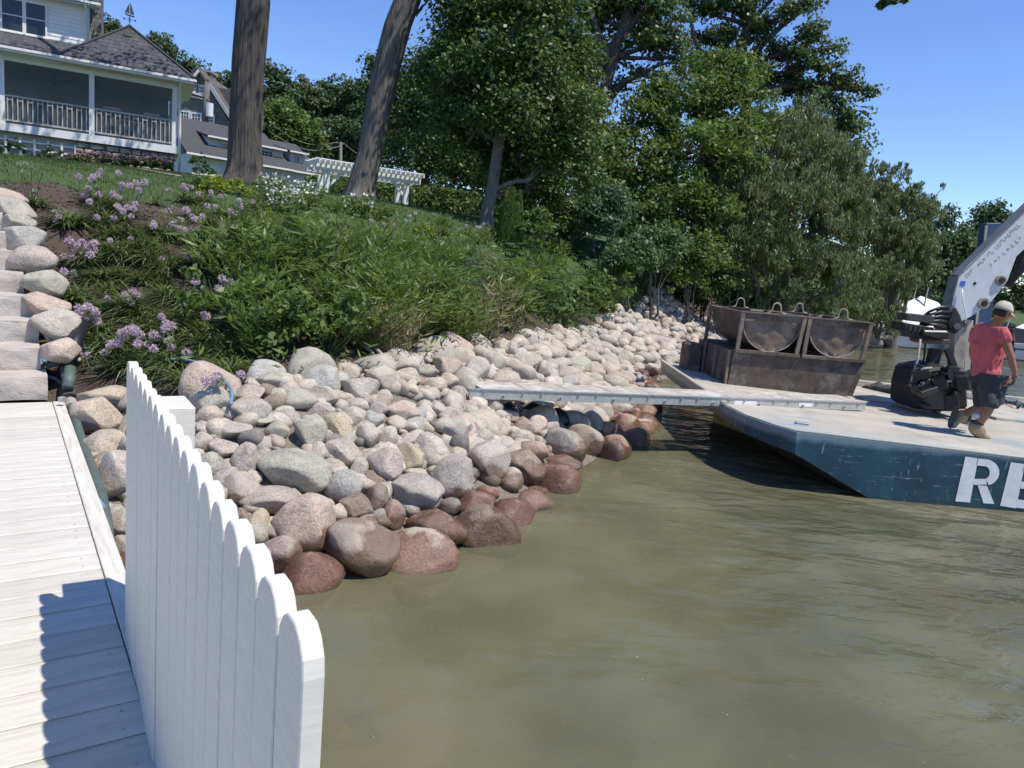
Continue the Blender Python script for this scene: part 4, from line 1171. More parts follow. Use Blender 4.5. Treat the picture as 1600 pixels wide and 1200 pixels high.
for i in range(5):
    y = 489 + i * 3
    MB().tube([bp(1487, 478 + i * 9, 10.5 + .05 * i), bp(1470, 480 + i * 7, 10.45), bp(1452, 487 + i * 5, 10.45), bp(1440 - i, 497 + i * 3, 10.5)], .021, 8).build('hydraulic_hose', MAT['hose_black'], cr, sm=True)
# tube frame on the left
MB().tube([bp(1438, 530, 10.2), bp(1434, 560, 10.15), bp(1422, 603, 10.1), bp(1434, 609, 10.1), bp(1436, 585, 10.1), bp(1441, 576, 10.1), bp(1456, 575, 10.1)], .017, 8).build('tube_guard', MAT['pale_steel'], cr, sm=True)
MB().tube([bp(1446, 530, 10.6), bp(1444, 560, 10.6), bp(1428, 603, 10.6)], .014, 8).build('tube_guard', MAT['dark_steel'], cr, sm=True)
# engine mass: cowl, tank, bits
base = dp(1475, 640)
mb = MB()
pbox('engine_cowl', [(1430, 640), (1432, 606), (1440, 578), (1478, 572), (1512, 580), (1514, 640)], .75, 10.15, MAT['dark_steel'], .04)
pbox('engine_tank', [(1446, 600), (1498, 598), (1500, 644), (1444, 642)], .2, 9.98, MAT['hose_black'], .03)
pbox('engine_cover', [(1482, 575), (1516, 580), (1518, 610), (1484, 606)], .3, 9.98, MAT['dark_steel'], .02)
rr = random.Random(19)
for i in range(13):
    x = rr.uniform(1432, 1512); y = rr.uniform(582, 640)
    MB().box(bp(x, y, rr.uniform(9.85, 10.12)), (rr.uniform(.06, .3), rr.uniform(.06, .2), rr.uniform(.05, .22)), Matrix.Rotation(rr.uniform(-.7, .7), 3, 'Y') @ Matrix.Rotation(rr.uniform(-.6, .6), 3, 'Z')).build('engine_block', rr.choice((MAT['hose_black'], MAT['dark_steel'], MAT['hose_black'])), cr, bevel=.012)
rr = random.Random(9)
for i in range(22):
    x = rr.uniform(1436, 1508); y = rr.uniform(572, 600); Yv = rr.uniform(9.95, 10.15)
    p = bp(x, y, Yv)
    MB().tube([p, p + Vector((rr.uniform(-.15, .15), rr.uniform(-.05, .05), rr.uniform(-.12, .12))), p + Vector((rr.uniform(-.25, .25), 0, rr.uniform(-.25, .02)))], rr.uniform(.008, .02), 6).build('engine_pipe', rr.choice((MAT['dark_steel'], MAT['hose_black'], MAT['hose_black'], MAT['dark_steel'])), cr, sm=True)
for i in range(7):
    p = bp(rr.uniform(1440, 1505), rr.uniform(576, 604), 9.94)
    MB().box(p, (rr.uniform(.06, .16), .08, rr.uniform(.03, .1)), Matrix.Rotation(rr.uniform(-.5, .5), 3, 'Y')).build('engine_fitting', rr.choice((MAT['dark_steel'], MAT['boom_edge'], MAT['dark_steel'])), cr, bevel=.006)
# blue spud post
sp = thing('blue_spud_post', (9.3, 13.6, .5), 'square blue steel post rising behind the white crane boom', 'post')
p0 = at(1526, 520, 14.0); p1 = at(1547, 349, 14.0)
MB().beam(at(1522, 600, 14.0) , p1, .27, .22, up=(0, 1, 0)).build('post_shaft', MAT['blue_paint'], sp, bevel=.008)
MB().beam(at(1541, 352, 13.87), at(1520, 560, 13.87), .035, .03, up=(0, 1, 0)).build('edge_strip', MAT['barge_deck'], sp)
# tarp and hoses on deck
def lump(pts, Y, name, mat, lab, cat, thick=.5):
    mb = MB(); 
    return None
def tarp(pxs, name, mat, lab, cat):
    bm = bmesh.new(); n = 26; m = 8; g = []
    (xa, ya), (xb, yb), hh, ww = pxs
    A_ = dp(xa, ya); B_ = dp(xb, yb); d = (B_ - A_); nrm = Vector((-d.y, d.x, 0)).normalized()
    for i in range(n + 1):
        row = []
        for j in range(m + 1):
            u = i / n; v = j / m
            e = math.sin(math.pi * v) ** .6 * (math.sin(math.pi * min(1, u * 1.02)) ** .5)
            h = hh * e * (.55 + .9 * abs(noise.noise(Vector((u * 5, v * 2.5, len(name)))))) 
            p = A_ + d * u + nrm * (v - .5) * ww * (.7 + .3 * e) + Vector((0, 0, h + .012))
            row.append(bm.verts.new(p))
        g.append(row)
    for i in range(n):
        for j in range(m): bm.faces.new((g[i][j], g[i + 1][j], g[i + 1][j + 1], g[i][j + 1]))
    me = bpy.data.meshes.new(name); bm.to_mesh(me); bm.free(); me.materials.append(mat); smooth(me)
    o = link(name, me); o.modifiers.new('t', 'SOLIDIFY').thickness = .01
    return tag(o, lab, cat)
tarp(((1352, 606), (1424, 622), .16, .35), 'crumpled_tarp', MAT['tarp'], 'crumpled dark tarp lying on the far edge of the barge deck', 'tarp')
tarp(((1396, 634), (1432, 642), .11, .2), 'sandbag', MAT['pale_steel'], 'grey sack lying on the barge deck at the foot of the engine', 'sack')
rr = random.Random(3)
for i in range(5):
    mb = MB(); pts = []
    x = 1566; 
    for k in range(9):
        p = dp(1560 + k * 6 + rr.uniform(-3, 3), 622 + k * 1.2 + i * 2.5 + rr.uniform(-2, 2)); p.z += .03 + .05 * abs(math.sin(k * 1.1 + i)); pts.append(p)
    tag(mb.tube(pts, .018 if i != 2 else .03, 8).build('deck_hose', [MAT['hose_black'], MAT['hose_green'], MAT['pale_steel'], MAT['hose_blue'], MAT['hose_black']][i], sm=True),
        ['black rubber hose snaking at the right edge of the deck', 'thin green hose at the right edge of the deck', 'pale thick hose at the right edge of the deck', 'faded blue rope at the right edge of the deck', 'second black hose nearest in the tangle at the right edge of the deck'][i], 'hose' if i != 3 else 'rope', 'hoses tangled on the barge deck')

# ================================================================ PEOPLE
def skin_mesh(name, nodes, edges, mat, parent=None, sub=2, root=0, build=True):
    me = bpy.data.meshes.new(name)
    me.from_pydata([n[0] for n in nodes], edges, [])
    o = bpy.data.objects.new(name, me); COL.objects.link(o)
    md = o.modifiers.new('skin', 'SKIN'); md.use_smooth_shade = True
    sv = me.skin_vertices[0].data
    for i, n in enumerate(nodes):
        r = n[1]; sv[i].radius = (r, r) if not hasattr(r, '__len__') else r
        sv[i].use_root = (i == root)
    s = o.modifiers.new('sub', 'SUBSURF'); s.levels = sub; s.render_levels = sub
    dg = bpy.context.evaluated_depsgraph_get(); dg.update()
    ev = bpy.data.meshes.new_from_object(o.evaluated_get(dg))
    bpy.data.objects.remove(o)
    ev.name = name; ev.materials.clear(); ev.materials.append(mat); smooth(ev)
    return ev
def join_remesh(meshes, name, mat, voxel=.008):
    bm = bmesh.new()
    for m in meshes: bm.from_mesh(m)
    me = bpy.data.meshes.new(name); bm.to_mesh(me); bm.free()
    o = bpy.data.objects.new(name, me); COL.objects.link(o)
    r = o.modifiers.new('r', 'REMESH'); r.mode = 'VOXEL'; r.voxel_size = voxel; r.use_smooth_shade = True
    c = o.modifiers.new('s', 'CORRECTIVE_SMOOTH') if False else o.modifiers.new('s', 'SMOOTH'); c.factor = .5; c.iterations = 3
    dg = bpy.context.evaluated_depsgraph_get(); dg.update()
    ev = bpy.data.meshes.new_from_object(o.evaluated_get(dg)); bpy.data.objects.remove(o)
    ev.name = name; ev.materials.clear(); ev.materials.append(mat); smooth(ev)
    return ev
def chain(ns): return list(ns), [(i, i + 1) for i in range(len(ns) - 1)]
def head_mesh(C, fwd, up, sc=1.0):
    """head with brow, nose, mouth, chin and ears; fwd is where the face looks"""
    fwd = fwd.normalized(); up = (up - fwd * up.dot(fwd)).normalized(); sd_ = fwd.cross(up)
    bm = bmesh.new(); bmesh.ops.create_icosphere(bm, subdivisions=4, radius=1)
    def g(x, s): return math.exp(-(x / s) ** 2)
    for v in bm.verts:
        x, y, z = v.co        # x side, y forward, z up
        w = .076; l = .098; h = .118
        X = x * w; Yv = y * l; Z = z * h
        if z < 0:
            X *= 1 - .28 * z * z; Yv *= 1 - .10 * z * z
            if y < 0: Yv *= 1 - .25 * z * z
        if y > 0:
            Yv += .026 * g(X, .012) * g(Z + .018, .020) + .010 * g(X, .010) * g(Z - .005, .02)      # nose
            Yv += .006 * g(Z - .024, .012) * g(X, .05)                                             # brow
            Yv -= .010 * (g(X - .031, .014) + g(X + .031, .014)) * g(Z - .006, .012)                 # eye sockets
            Yv += .006 * g(X, .022) * g(Z + .052, .008) - .004 * g(X, .025) * g(Z + .060, .004)       # lips
            Yv += .012 * g(X, .026) * g(Z + .088, .018)                                             # chin
        v.co = C + (sd_ * X + fwd * Yv + up * Z) * sc
    me = bpy.data.meshes.new('h'); bm.to_mesh(me); bm.free()
    out = [me]
    for s in (-1, 1):
        n, e = chain([(C + (sd_ * s * .074 + up * -.022 - fwd * .005) * sc, .008), (C + (sd_ * s * .084 + up * 0 - fwd * .012) * sc, .015), (C + (sd_ * s * .086 + up * .022 - fwd * .018) * sc, .012)])
        out.append(skin_mesh('e', n, e, MAT['skin'], sub=1))
    return out, sd_, up, fwd
def hand_meshes(W, d, palm, th, curl=.6):
    """W wrist, d direction of hand, palm: normal of palm, th: thumb side"""
    d = d.normalized(); palm = (palm - d * palm.dot(d)).normalized(); th = (th - d * th.dot(d) - palm * th.dot(palm)).normalized()
    ms = []
    n, e = chain([(W - d * .02, (.027, .021)), (W + d * .03, (.036, .018)), (W + d * .075, (.040, .016))]); ms.append(skin_mesh('p', n, e, MAT['skin'], sub=2))
    for i, (off, L) in enumerate(((.030, .072), (.010, .080), (-.010, .075), (-.029, .058))):
        b = W + d * .078 + th * off; pts = [(W + d * .05 + th * off * .8, .010), (b, .0105)]; dir_ = d.copy(); p = b
        for k in range(3):
            a = curl * (.45 + .35 * k)
            dir_ = (d * math.cos(a) + palm * math.sin(a)); p = p + dir_ * L * (.42, .32, .26)[k]; pts.append((p, (.0092, .0083, .0072)[k]))
        n, e = chain(pts); ms.append(skin_mesh('f', n, e, MAT['skin'], sub=1))
    p0 = W + d * .022 + th * .028; n, e = chain([(W + d * .015 + th * .012, .013), (p0, .013), (p0 + (d * .7 + th * .5 + palm * .35).normalized() * .035, .011), (p0 + (d * .9 + th * .3 + palm * .5).normalized() * .065, .0088)])
    ms.append(skin_mesh('t', n, e, MAT['skin'], sub=1))
    return ms
def q(px, py, Y): return at(px, py, Y)
man = thing('person', dp(1520, 681), 'man in coral T-shirt, dark cargo shorts and tan cap walking on the barge', 'person')
neck = q(1556, 505, 8.60); hc = q(1566, 489, 8.58)
fw = Vector((.93, .22, -.30)); upv = Vector((.25, .05, .95))
hm, hs_, hu, hf = head_mesh(hc, fw, upv, .98)
pel = q(1540, 588, 8.68); sp1 = q(1541, 555, 8.68); chest = q(1546, 527, 8.66)
shR = q(1566, 519, 8.48); elR = q(1578, 553, 8.40); wrR = q(1586, 584, 8.40)
shL = q(1528, 516, 8.84); elL = q(1519, 552, 8.92); wrL = q(1526, 580, 8.98)
hipR = q(1545, 596, 8.58); knR = q(1546, 638, 8.50); anR = q(1524, 670, 8.56)
hipL = q(1534, 596, 8.80); knL = q(1535, 636, 8.80); anL = q(1503, 648, 8.98)
body = []
nodes = [(pel, (.155, .12)), (sp1, (.14, .11)), (chest, (.165, .12)), (q(1552, 513, 8.62), (.10, .08)), (neck, .055), (hc - hu * .05, .055), (hipR, .092), (knR, .062), ((knR + anR) / 2 + Vector((-.01, .0, 0)), .06), (anR, .040),
         (hipL, .092), (knL, .062), ((knL + anL) / 2, .058), (anL, .040), (shR, .062), (elR, .044), ((elR + wrR) / 2, .040), (wrR, .027), (shL, .062), (elL, .044), (wrL, .027)]
edges = [(0, 1), (1, 2), (2, 3), (3, 4), (4, 5), (0, 6), (6, 7), (7, 8), (8, 9), (0, 10), (10, 11), (11, 12), (12, 13), (2, 14), (14, 15), (15, 16), (16, 17), (2, 18), (18, 19), (19, 20)]
nodes = [(p, (r * .80 if not hasattr(r, '__len__') else (r[0] * .8, r[1] * .8)) if i < 3 else r) for i, (p, r) in enumerate(nodes)]
body.append(skin_mesh('b', nodes, edges, MAT['skin']))
body += hm
body += hand_meshes(wrR, Vector((.15, .05, -1)), Vector((-.9, .3, 0)), Vector((.3, .9, 0)), .75)
body += hand_meshes(wrL, Vector((.2, .1, -1)), Vector((-.9, -.3, 0)), Vector((.5, .5, 0)), .7)
bm_ = join_remesh(body, 'body', MAT['skin'], .0065); link('body', bm_, man)
# shirt
def fold(me, amp, sc, seed):
    for v in me.vertices:
        n = noise.noise(Vector((v.co.x * sc + seed, v.co.y * sc, v.co.z * sc * .45)))
        v.co += v.normal * amp * n
sh_n = [(q(1541, 580, 8.68), (.185, .150)), (sp1, (.170, .140)), (chest, (.180, .140)), (q(1551, 513, 8.62), (.125, .10)), (q(1555, 507, 8.60), .068), (shR, .090), ((shR * .35 + elR * .65), .083), (shL, .090), ((shL * .35 + elL * .65), .083), (q(1540, 592, 8.68), (.185, .15))]
sme = skin_mesh('s', sh_n, [(0, 1), (1, 2), (2, 3), (3, 4), (2, 5), (5, 6), (2, 7), (7, 8), (0, 9)], MAT['shirt'], sub=3, root=1)
sme = join_remesh([sme], 't_shirt', MAT['shirt'], .009); fold(sme, .022, 11, 2); fold(sme, .010, 26, 6); link('t_shirt', sme, man)
st = [(pel + Vector((0, 0, .03)), (.165, .135)), (hipR, .120), ((hipR + knR) / 2, .112), (knR + Vector((0, 0, .06)), .108), (knR + Vector((-.005, 0, .0)), .105), (hipL, .120), ((hipL + knL) / 2, .112), (knL + Vector((0, 0, .05)), .105), (knL + Vector((0, 0, -.0)), .10)]
s2 = skin_mesh('s', st, [(0, 1), (1, 2), (2, 3), (3, 4), (0, 5), (5, 6), (6, 7), (7, 8)], MAT['shorts'], sub=3)
mb = MB(); pk = (hipR * .35 + knR * .65) + Vector((.075, -.065, .03)); mb.box(pk, (.10, .07, .17), Matrix.Rotation(.5, 3, 'Z'))
pmesh, po = mb.mesh('pocket', MAT['shorts'], bevel=.015); pmesh.transform(Matrix.Translation(po))
s2 = join_remesh([s2, pmesh], 'cargo_shorts', MAT['shorts'], .009); fold(s2, .022, 12, 5); fold(s2, .010, 25, 9); link('cargo_shorts', s2, man)
def boot(an, toe_dir, upd, name):
    toe_dir = toe_dir.normalized(); upd = (upd - toe_dir * upd.dot(toe_dir)).normalized(); sdv = toe_dir.cross(upd)
    heel = an - upd * .075 - toe_dir * .035
    n = [(an + upd * .11, .080), (an - upd * .0, .078), (heel + upd * .0, .070), (an - upd * .065 + toe_dir * .08, (.066, .062)), (an - upd * .080 + toe_dir * .16, (.062, .050)), (an - upd * .088 + toe_dir * .205, (.048, .036))]
    m = skin_mesh('b', n, [(0, 1), (1, 2), (1, 3), (3, 4), (4, 5)], MAT['boot'], sub=2)
    m = join_remesh([m], 'boot', MAT['boot'], .007); o = link('boot', m, man)
    c = an - upd * .122 + toe_dir * .07
    pr = []
    for a in range(20):
        t = a / 20 * 2 * math.pi; xx = math.cos(t) * .148; yy = math.sin(t) * (.050 if math.cos(t) > 0 else .040)
        pr.append(c + toe_dir * xx + sdv * yy)
    MB().prism(pr, upd * .028).build('sole', MAT['sole'], o)
    for k in range(4):
        p = an - upd * (.01 + .018 * k) + toe_dir * (.050 + .022 * k)
        MB().tube([p - sdv * .03, p + upd * .014, p + sdv * .03], .004, 5).build('lace', MAT['sock'], o, sm=True)
    ms, e = chain([(an + upd * .03, .086), (an + upd * .115, .088)])
    link('boot_cuff', skin_mesh('boot_cuff', ms, e, MAT['shorts'], sub=2), o)
    ms, e = chain([(an + upd * .10, .078), (an + upd * .20, .078)])
    link('sock', skin_mesh('sock', ms, e, MAT['sock'], sub=2), man)
boot(anR + Vector((0, 0, .0)), Vector((.97, .1, -.08)), Vector((-.05, 0, 1)), 'r')
boot(anL, Vector((-.28, -.25, -.93)), Vector((.75, .25, .35)), 'l')
# cap with brim and hair
def cap_mesh(C, s, u, f, mat, par):
    mb = MB(); vs = []; fs = []; n = 24; m = 7
    for j in range(m):
        a = j / (m - 1) * math.pi / 2
        for i in range(n):
            t = 2 * math.pi * i / n
            rr_ = math.cos(a) ** .75
            k = 1 + .03 * noise.noise(Vector((math.cos(t) * 2, math.sin(t) * 2, a * 2)))
            vs.append(C + u * (.020 + .116 * math.sin(a) * k) + s * (.090 * rr_ * math.cos(t) * k) + f * (.112 * rr_ * math.sin(t) * k - .006))
    for j in range(m - 1):
        for i in range(n): fs.append((j * n + i, j * n + (i + 1) % n, (j + 1) * n + (i + 1) % n, (j + 1) * n + i))
    mb.add(vs, fs); o = mb.build('cap', mat, par, sm=True); o.modifiers.new('t', 'SOLIDIFY').thickness = .004
    mb = MB(); g = []; vs = []; fs = []; nn = 12
    for j in range(4):
        for i in range(nn + 1):
            t = math.pi * (.10 + .80 * i / nn)
            ext = 1 + (1.05 * math.sin(t) ** 1.4) * j / 3
            vs.append(C + u * (.026 - .010 * j + .012 * math.sin(t)) + s * (.086 * math.cos(t) * (1 + .03 * j)) + f * (.104 * math.sin(t) * ext - .006))
    for j in range(3):
        for i in range(nn): fs.append((j * (nn + 1) + i, j * (nn + 1) + i + 1, (j + 1) * (nn + 1) + i + 1, (j + 1) * (nn + 1) + i))
    mb.add(vs, fs); b_ = mb.build('brim', mat, o, sm=True); b_.modifiers.new('t', 'SOLIDIFY').thickness = .005
cap_mesh(hc, hs_, hu, hf, MAT['cap'], man)
bm = bmesh.new(); bmesh.ops.create_icosphere(bm, subdivisions=3, radius=1)
for v in bm.verts:
    x, y, z = v.co; y = min(y, .05)
    v.co = hc + hs_ * x * .079 + hf * (y * .090 - .010) + hu * (z * .070 - .010)
me = bpy.data.meshes.new('hair'); bm.to_mesh(me); bm.free(); me.materials.append(MAT['hair']); smooth(me); link('hair', me, man)
for s_ in (-1, 1):
    c = hc + hs_ * s_ * .031 + hu * .004 + hf * .083
    MB().lathe(c, [(.0, -.010), (.007, -.007), (.010, 0), (.007, .007), (0, .010)], 10).build('eye', MAT['sock'], man, sm=True)
# second worker, mostly hidden
m2 = thing('person', q(1586, 640, 9.7), 'second worker in black, mostly hidden behind the man in the coral T-shirt', 'person')
c2 = q(1574, 505, 9.5); h2 = q(1566, 483, 9.62)
hm2, s2_, u2_, f2_ = head_mesh(h2, Vector((-.2, 1, -.2)), Vector((0, 0, 1)), .9)
pel2 = q(1560, 590, 9.6); ch2 = q(1568, 530, 9.6); sR = q(1580, 517, 9.55); eR = q(1588, 556, 9.5); wR = q(1577, 590, 9.4); sL = q(1552, 515, 9.75); eL = q(1547, 550, 9.8); wL = q(1552, 580, 9.7)
k1 = q(1555, 625, 9.6); a1_ = dp(1551, 655) + Vector((0, .2, .08)); k2 = q(1540, 624, 9.8); a2_ = dp(1538, 650) + Vector((0, .2, .08))
nodes = [(pel2, (.12, .10)), (q(1564, 560, 9.6), (.12, .1)), (ch2, (.13, .11)), (q(1568, 508, 9.6), .06), (h2 - u2_ * .06, .05), (q(1563, 598, 9.6), .09), (k1, .06), (a1_, .04), (q(1553, 598, 9.75), .09), (k2, .06), (a2_, .04), (sR, .06), (eR, .045), (wR, .028), (sL, .06), (eL, .045), (wL, .028), (a1_ + Vector((.15, .05, -.04)), .035), (a2_ + Vector((.15, .05, -.04)), .035)]
ed = [(0, 1), (1, 2), (2, 3), (3, 4), (0, 5), (5, 6), (6, 7), (0, 8), (8, 9), (9, 10), (2, 11), (11, 12), (12, 13), (2, 14), (14, 15), (15, 16), (7, 17), (10, 18)]
bb = [skin_mesh('b', nodes, ed, MAT['skin'])] + hm2 + hand_meshes(wR, Vector((-.3, -.1, -1)), Vector((-.9, .3, 0)), Vector((.3, .9, 0)), .7)
link('body', join_remesh(bb, 'body', MAT['skin'], .009), m2)
sh = skin_mesh('s', [(pel2, (.15, .13)), (q(1564, 560, 9.6), (.15, .13)), (ch2, (.165, .14)), (q(1568, 510, 9.6), .08), (sR, .085), (eR, .07), (eR * .6 + wR * .4, .06), (sL, .085), (eL, .07)], [(0, 1), (1, 2), (2, 3), (2, 4), (4, 5), (5, 6), (2, 7), (7, 8)], MAT['dark_shirt'], sub=3)
link('long_sleeved_shirt', join_remesh([sh], 'long_sleeved_shirt', MAT['dark_shirt'], .012), m2)
sh = skin_mesh('s', [(pel2, (.15, .12)), (q(1563, 598, 9.6), .11), (k1, .085), (a1_ + Vector((0, 0, .03)), .07), (q(1553, 598, 9.75), .11), (k2, .085), (a2_ + Vector((0, 0, .03)), .07)], [(0, 1), (1, 2), (2, 3), (0, 4), (4, 5), (5, 6)], MAT['dark_shirt'], sub=2)
link('trousers', join_remesh([sh], 'trousers', MAT['dark_shirt'], .012), m2)

# ================================================================ BOATS across the water
def boat(cx_px, wl_py, Y, L, lab, rz, cover=True, hgt=.8, rise=.20):
    p = at(cx_px, wl_py, Y); p.z = 0
    t = thing('covered_boat' if cover else 'motor_boat', p, lab, 'boat', 'boats moored across the water')
    R = Matrix.Translation(p) @ Matrix.Rotation(rz, 4, 'Z')
    mb = MB(R); n = 12; vs = []; fs = []
    for i in range(n + 1):
        u = i / n; w = L * .19 * (1 - max(0, (u - .45) / .55) ** 2.2) + .01; zt = hgt * (.85 + .35 * u * u)
        x = -L / 2 + L * u
        vs += [(x, -w, zt), (x - .05, -w * .8, .05), (x - .1 * u, 0, -.25), (x - .05, w * .8, .05), (x, w, zt)]
    for i in range(n):
        for j in range(4): fs.append((i * 5 + j, i * 5 + j + 1, i * 5 + 6 + j, i * 5 + 5 + j))
        fs.append((i * 5 + 4, i * 5, i * 5 + 5, i * 5 + 9))
    fs.append((0, 1, 2, 3, 4)); mb.add(vs, fs); mb.build('hull', MAT['gel'], t, sm=False)
    mb = MB(R)
    mb.add([(-L / 2 + .02, -L * .192, hgt * .55), (L * .1, -L * .194, hgt * .6), (L * .1, -L * .194, hgt * .68), (-L / 2 + .02, -L * .192, hgt * .63)], [(0, 1, 2, 3)]); mb.build('stripe', MAT['blue_paint'], t)
    if cover:
        mb = MB(R); vs = []; fs = []; zr = hgt + L * rise
        ribs = [(-L / 2, .02, .10), (-L * .3, .62, 1), (-L * .05, 1.0, 1), (L * .15, .85, 1), (L * .33, .4, .9), (L * .49, .02, .1)]
        for x, h, w in ribs:
            W2 = L * .2 * w + .05
            for j in range(9):
                a = math.pi * j / 8
                sag = .96 if j % 2 else 1
                vs.append((x, -W2 * math.cos(a), hgt * .9 + (zr - hgt) * h * (1 - abs(math.cos(a)) ** 1.15) * sag))
        for i in range(len(ribs) - 1):
            for j in range(8): fs.append((i * 9 + j, i * 9 + j + 1, (i + 1) * 9 + j + 1, (i + 1) * 9 + j))
        mb.add(vs, fs); mb.build('canvas_cover', MAT['canvas'], t, sm=True)
        MB(R).tube([(-L * .05, -.3, hgt), (-L * .03, -.28, zr + L * .12), (0, -.25, zr + L * .14)], .035, 6).build('davit', MAT['alu'], t)
        MB(R).tube([(-L * .1, .3, hgt), (-L * .07, .28, zr + L * .13)], .03, 6).build('davit', MAT['alu'], t)
    else:
        MB(R).prism([(-L * .1, -L * .13, hgt * .9), (L * .15, -L * .13, hgt * .9), (L * .08, -L * .13, hgt + .55), (-L * .05, -L * .13, hgt + .6)], (0, L * .26, 0)).build('windscreen', MAT['glass'], t)
        MB(R).span((-L * .42, -L * .15, hgt * .9), (-L * .15, L * .15, hgt + .35)).build('seat_back', MAT['canvas'], t, bevel=.08)
        MB(R).tube([(-L * .15, -L * .16, hgt), (-L * .12, -L * .15, hgt + 1.1), (-L * .12, L * .15, hgt + 1.1), (-L * .15, L * .16, hgt)], .03, 6).build('tower', MAT['alu'], t)
    return t
boat(1437, 515, 35, 4.6, 'boat under a peaked white canvas cover seen left of the crane boom', .12, True, .95, .34)
boat(1590, 528, 33, 5.5, 'white motor boat moored just right of the man in the coral T-shirt', -.3, False)
boat(1640, 520, 40, 6.0, 'white covered boat at the right edge of the picture across the water', .2)
boat(1540, 512, 44, 6.0, 'white motor boat mostly hidden behind the crane boom', .1, False)

# ================================================================ HOUSE WITH SCREENED PORCH
HC = Vector((-12.12, 26.0, 0)); HU = Vector((.887, .461, 0)).normalized(); HN = Vector((-HU.y, HU.x, 0))
TH_ = Matrix((HU, HN, Vector((0, 0, 1)))).transposed().to_4x4(); TH_ = Matrix.Translation(HC) @ TH_
def hpt(px, py, t): # pixel on the facade plane pushed t metres inwards -> local x, z
    p = onplane(px, py, HC + HN * t, HN); l = TH_.inverted() @ p; return l.x, l.z
house = thing('porch_house', HC + HU * -4 + Vector((0, 0, 4.1)), 'white lake house at top left with a screened porch and a pointed dark porch roof', 'house')
def HB(name, a, b, mat, par=None, bev=0): return MB(TH_).span(a, b).build(name, mat, par or house, bevel=bev)
FZ = 5.10; EZ = 7.13; XL = -7.6; EW = 7.26
for x0 in (-.02, -2.46, -4.88, -7.3):
    HB('porch_post', (x0 - .13, 0, FZ), (x0 + .02, .15, EZ - .17), MAT['cream_trim'])
HB('floor_band', (XL, -.05, 4.86), (.10, .18, FZ), MAT['cream_trim'])
HB('floor_band', (-.08, .18, 4.86), (.10, 3.4, FZ), MAT['cream_trim'])
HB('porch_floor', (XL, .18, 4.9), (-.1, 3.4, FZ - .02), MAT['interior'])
HB('header_beam', (XL, .0, EZ - .17), (.04, .16, EW - .102), MAT['cream_trim'])
HB('header_beam', (-.12, .16, EZ - .17), (.04, 3.4, EW - .102), MAT['cream_trim'])
HB('porch_post', (-.13, 3.25, FZ), (.02, 3.4, EZ - .17), MAT['cream_trim'])
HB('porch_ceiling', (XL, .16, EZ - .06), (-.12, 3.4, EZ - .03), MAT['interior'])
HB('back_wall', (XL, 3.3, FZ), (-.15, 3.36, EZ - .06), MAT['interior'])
for i, (a, b_) in enumerate(((-7.17, -5.03), (-4.86, -2.60), (-2.44, -.16))):
    MB(TH_).add([(a, .07, FZ + .02), (b_, .07, FZ + .02), (b_, .07, EZ - .17), (a, .07, EZ - .17)], [(0, 1, 2, 3)]).build('insect_screen', MAT['screen'], house)
    HB('top_rail', (a, .01, FZ + .80), (b_, .06, FZ + .86), MAT['rail_grey'])
    HB('bottom_rail', (a, .015, FZ + .07), (b_, .055, FZ + .12), MAT['rail_grey'])
    n = 17 if i else 15
    for k in range(n):
        x = a + (b_ - a) * (k + .5) / n
        HB('baluster', (x - .016, .02, FZ + .12), (x + .016, .05, FZ + (.80 if k % 2 else .78)), MAT['rail_grey'])
        if k % 2 == 0 and k < n - 1:
            HB('rail_spacer', (x + .016, .022, FZ + .70), (x + (b_ - a) / n - .016, .048, FZ + .73), MAT['rail_grey'])
MB(TH_).add([(-.05, .16, FZ + .02), (-.05, 3.25, FZ + .02), (-.05, 3.25, EZ - .17), (-.05, .16, EZ - .17)], [(0, 1, 2, 3)]).build('insect_screen', MAT['screen'], house)
# fan, table and chairs dimly inside
MB(TH_).box((-3.7, 1.6, EZ - .3), (1.3, .16, .03)).box((-3.7, 1.6, EZ - .3), (.16, 1.3, .03)).tube([(-3.7, 1.6, EZ - .35), (-3.7, 1.6, EZ - .05)], .06, 8).build('ceiling_fan', MAT['rust'], house)
ft = thing('porch_table', TH_ @ Vector((-1.6, 1.4, FZ)), 'pale table seen dimly through the porch screen', 'table')
MB(TH_).span((-2.2, 1.0, FZ + .70), (-1.0, 1.8, FZ + .75)).build('table_top', MAT['cream_trim'], ft)
for x in (-2.1, -1.1):
    for y in (1.05, 1.75): MB(TH_).span((x - .03, y - .03, FZ), (x + .03, y + .03, FZ + .70)).build('leg', MAT['cream_trim'], ft)
for i, x in enumerate((-1.95, -.75)):
    ch = thing('porch_chair', TH_ @ Vector((x, .7, FZ)), ('left' if i == 0 else 'right') + ' of two pale slatted chairs dimly seen behind the porch screen', 'chair', 'chairs behind the porch screen')
    MB(TH_).span((x - .24, .5, FZ + .42), (x + .24, .95, FZ + .46)).build('seat', MAT['rail_grey'], ch)
    for k in range(5): MB(TH_).span((x - .22 + k * .1, .48, FZ + .46), (x - .17 + k * .1, .51, FZ + .98)).build('slat', MAT['rail_grey'], ch)
    MB(TH_).span((x - .25, .47, FZ + .96), (x + .25, .52, FZ + 1.02)).build('top_rail', MAT['cream_trim'], ch)
    for xx in (x - .21, x + .21):
        for yy in (.53, .92): MB(TH_).span((xx - .02, yy - .02, FZ), (xx + .02, yy + .02, FZ + .42)).build('leg', MAT['rail_grey'], ch)
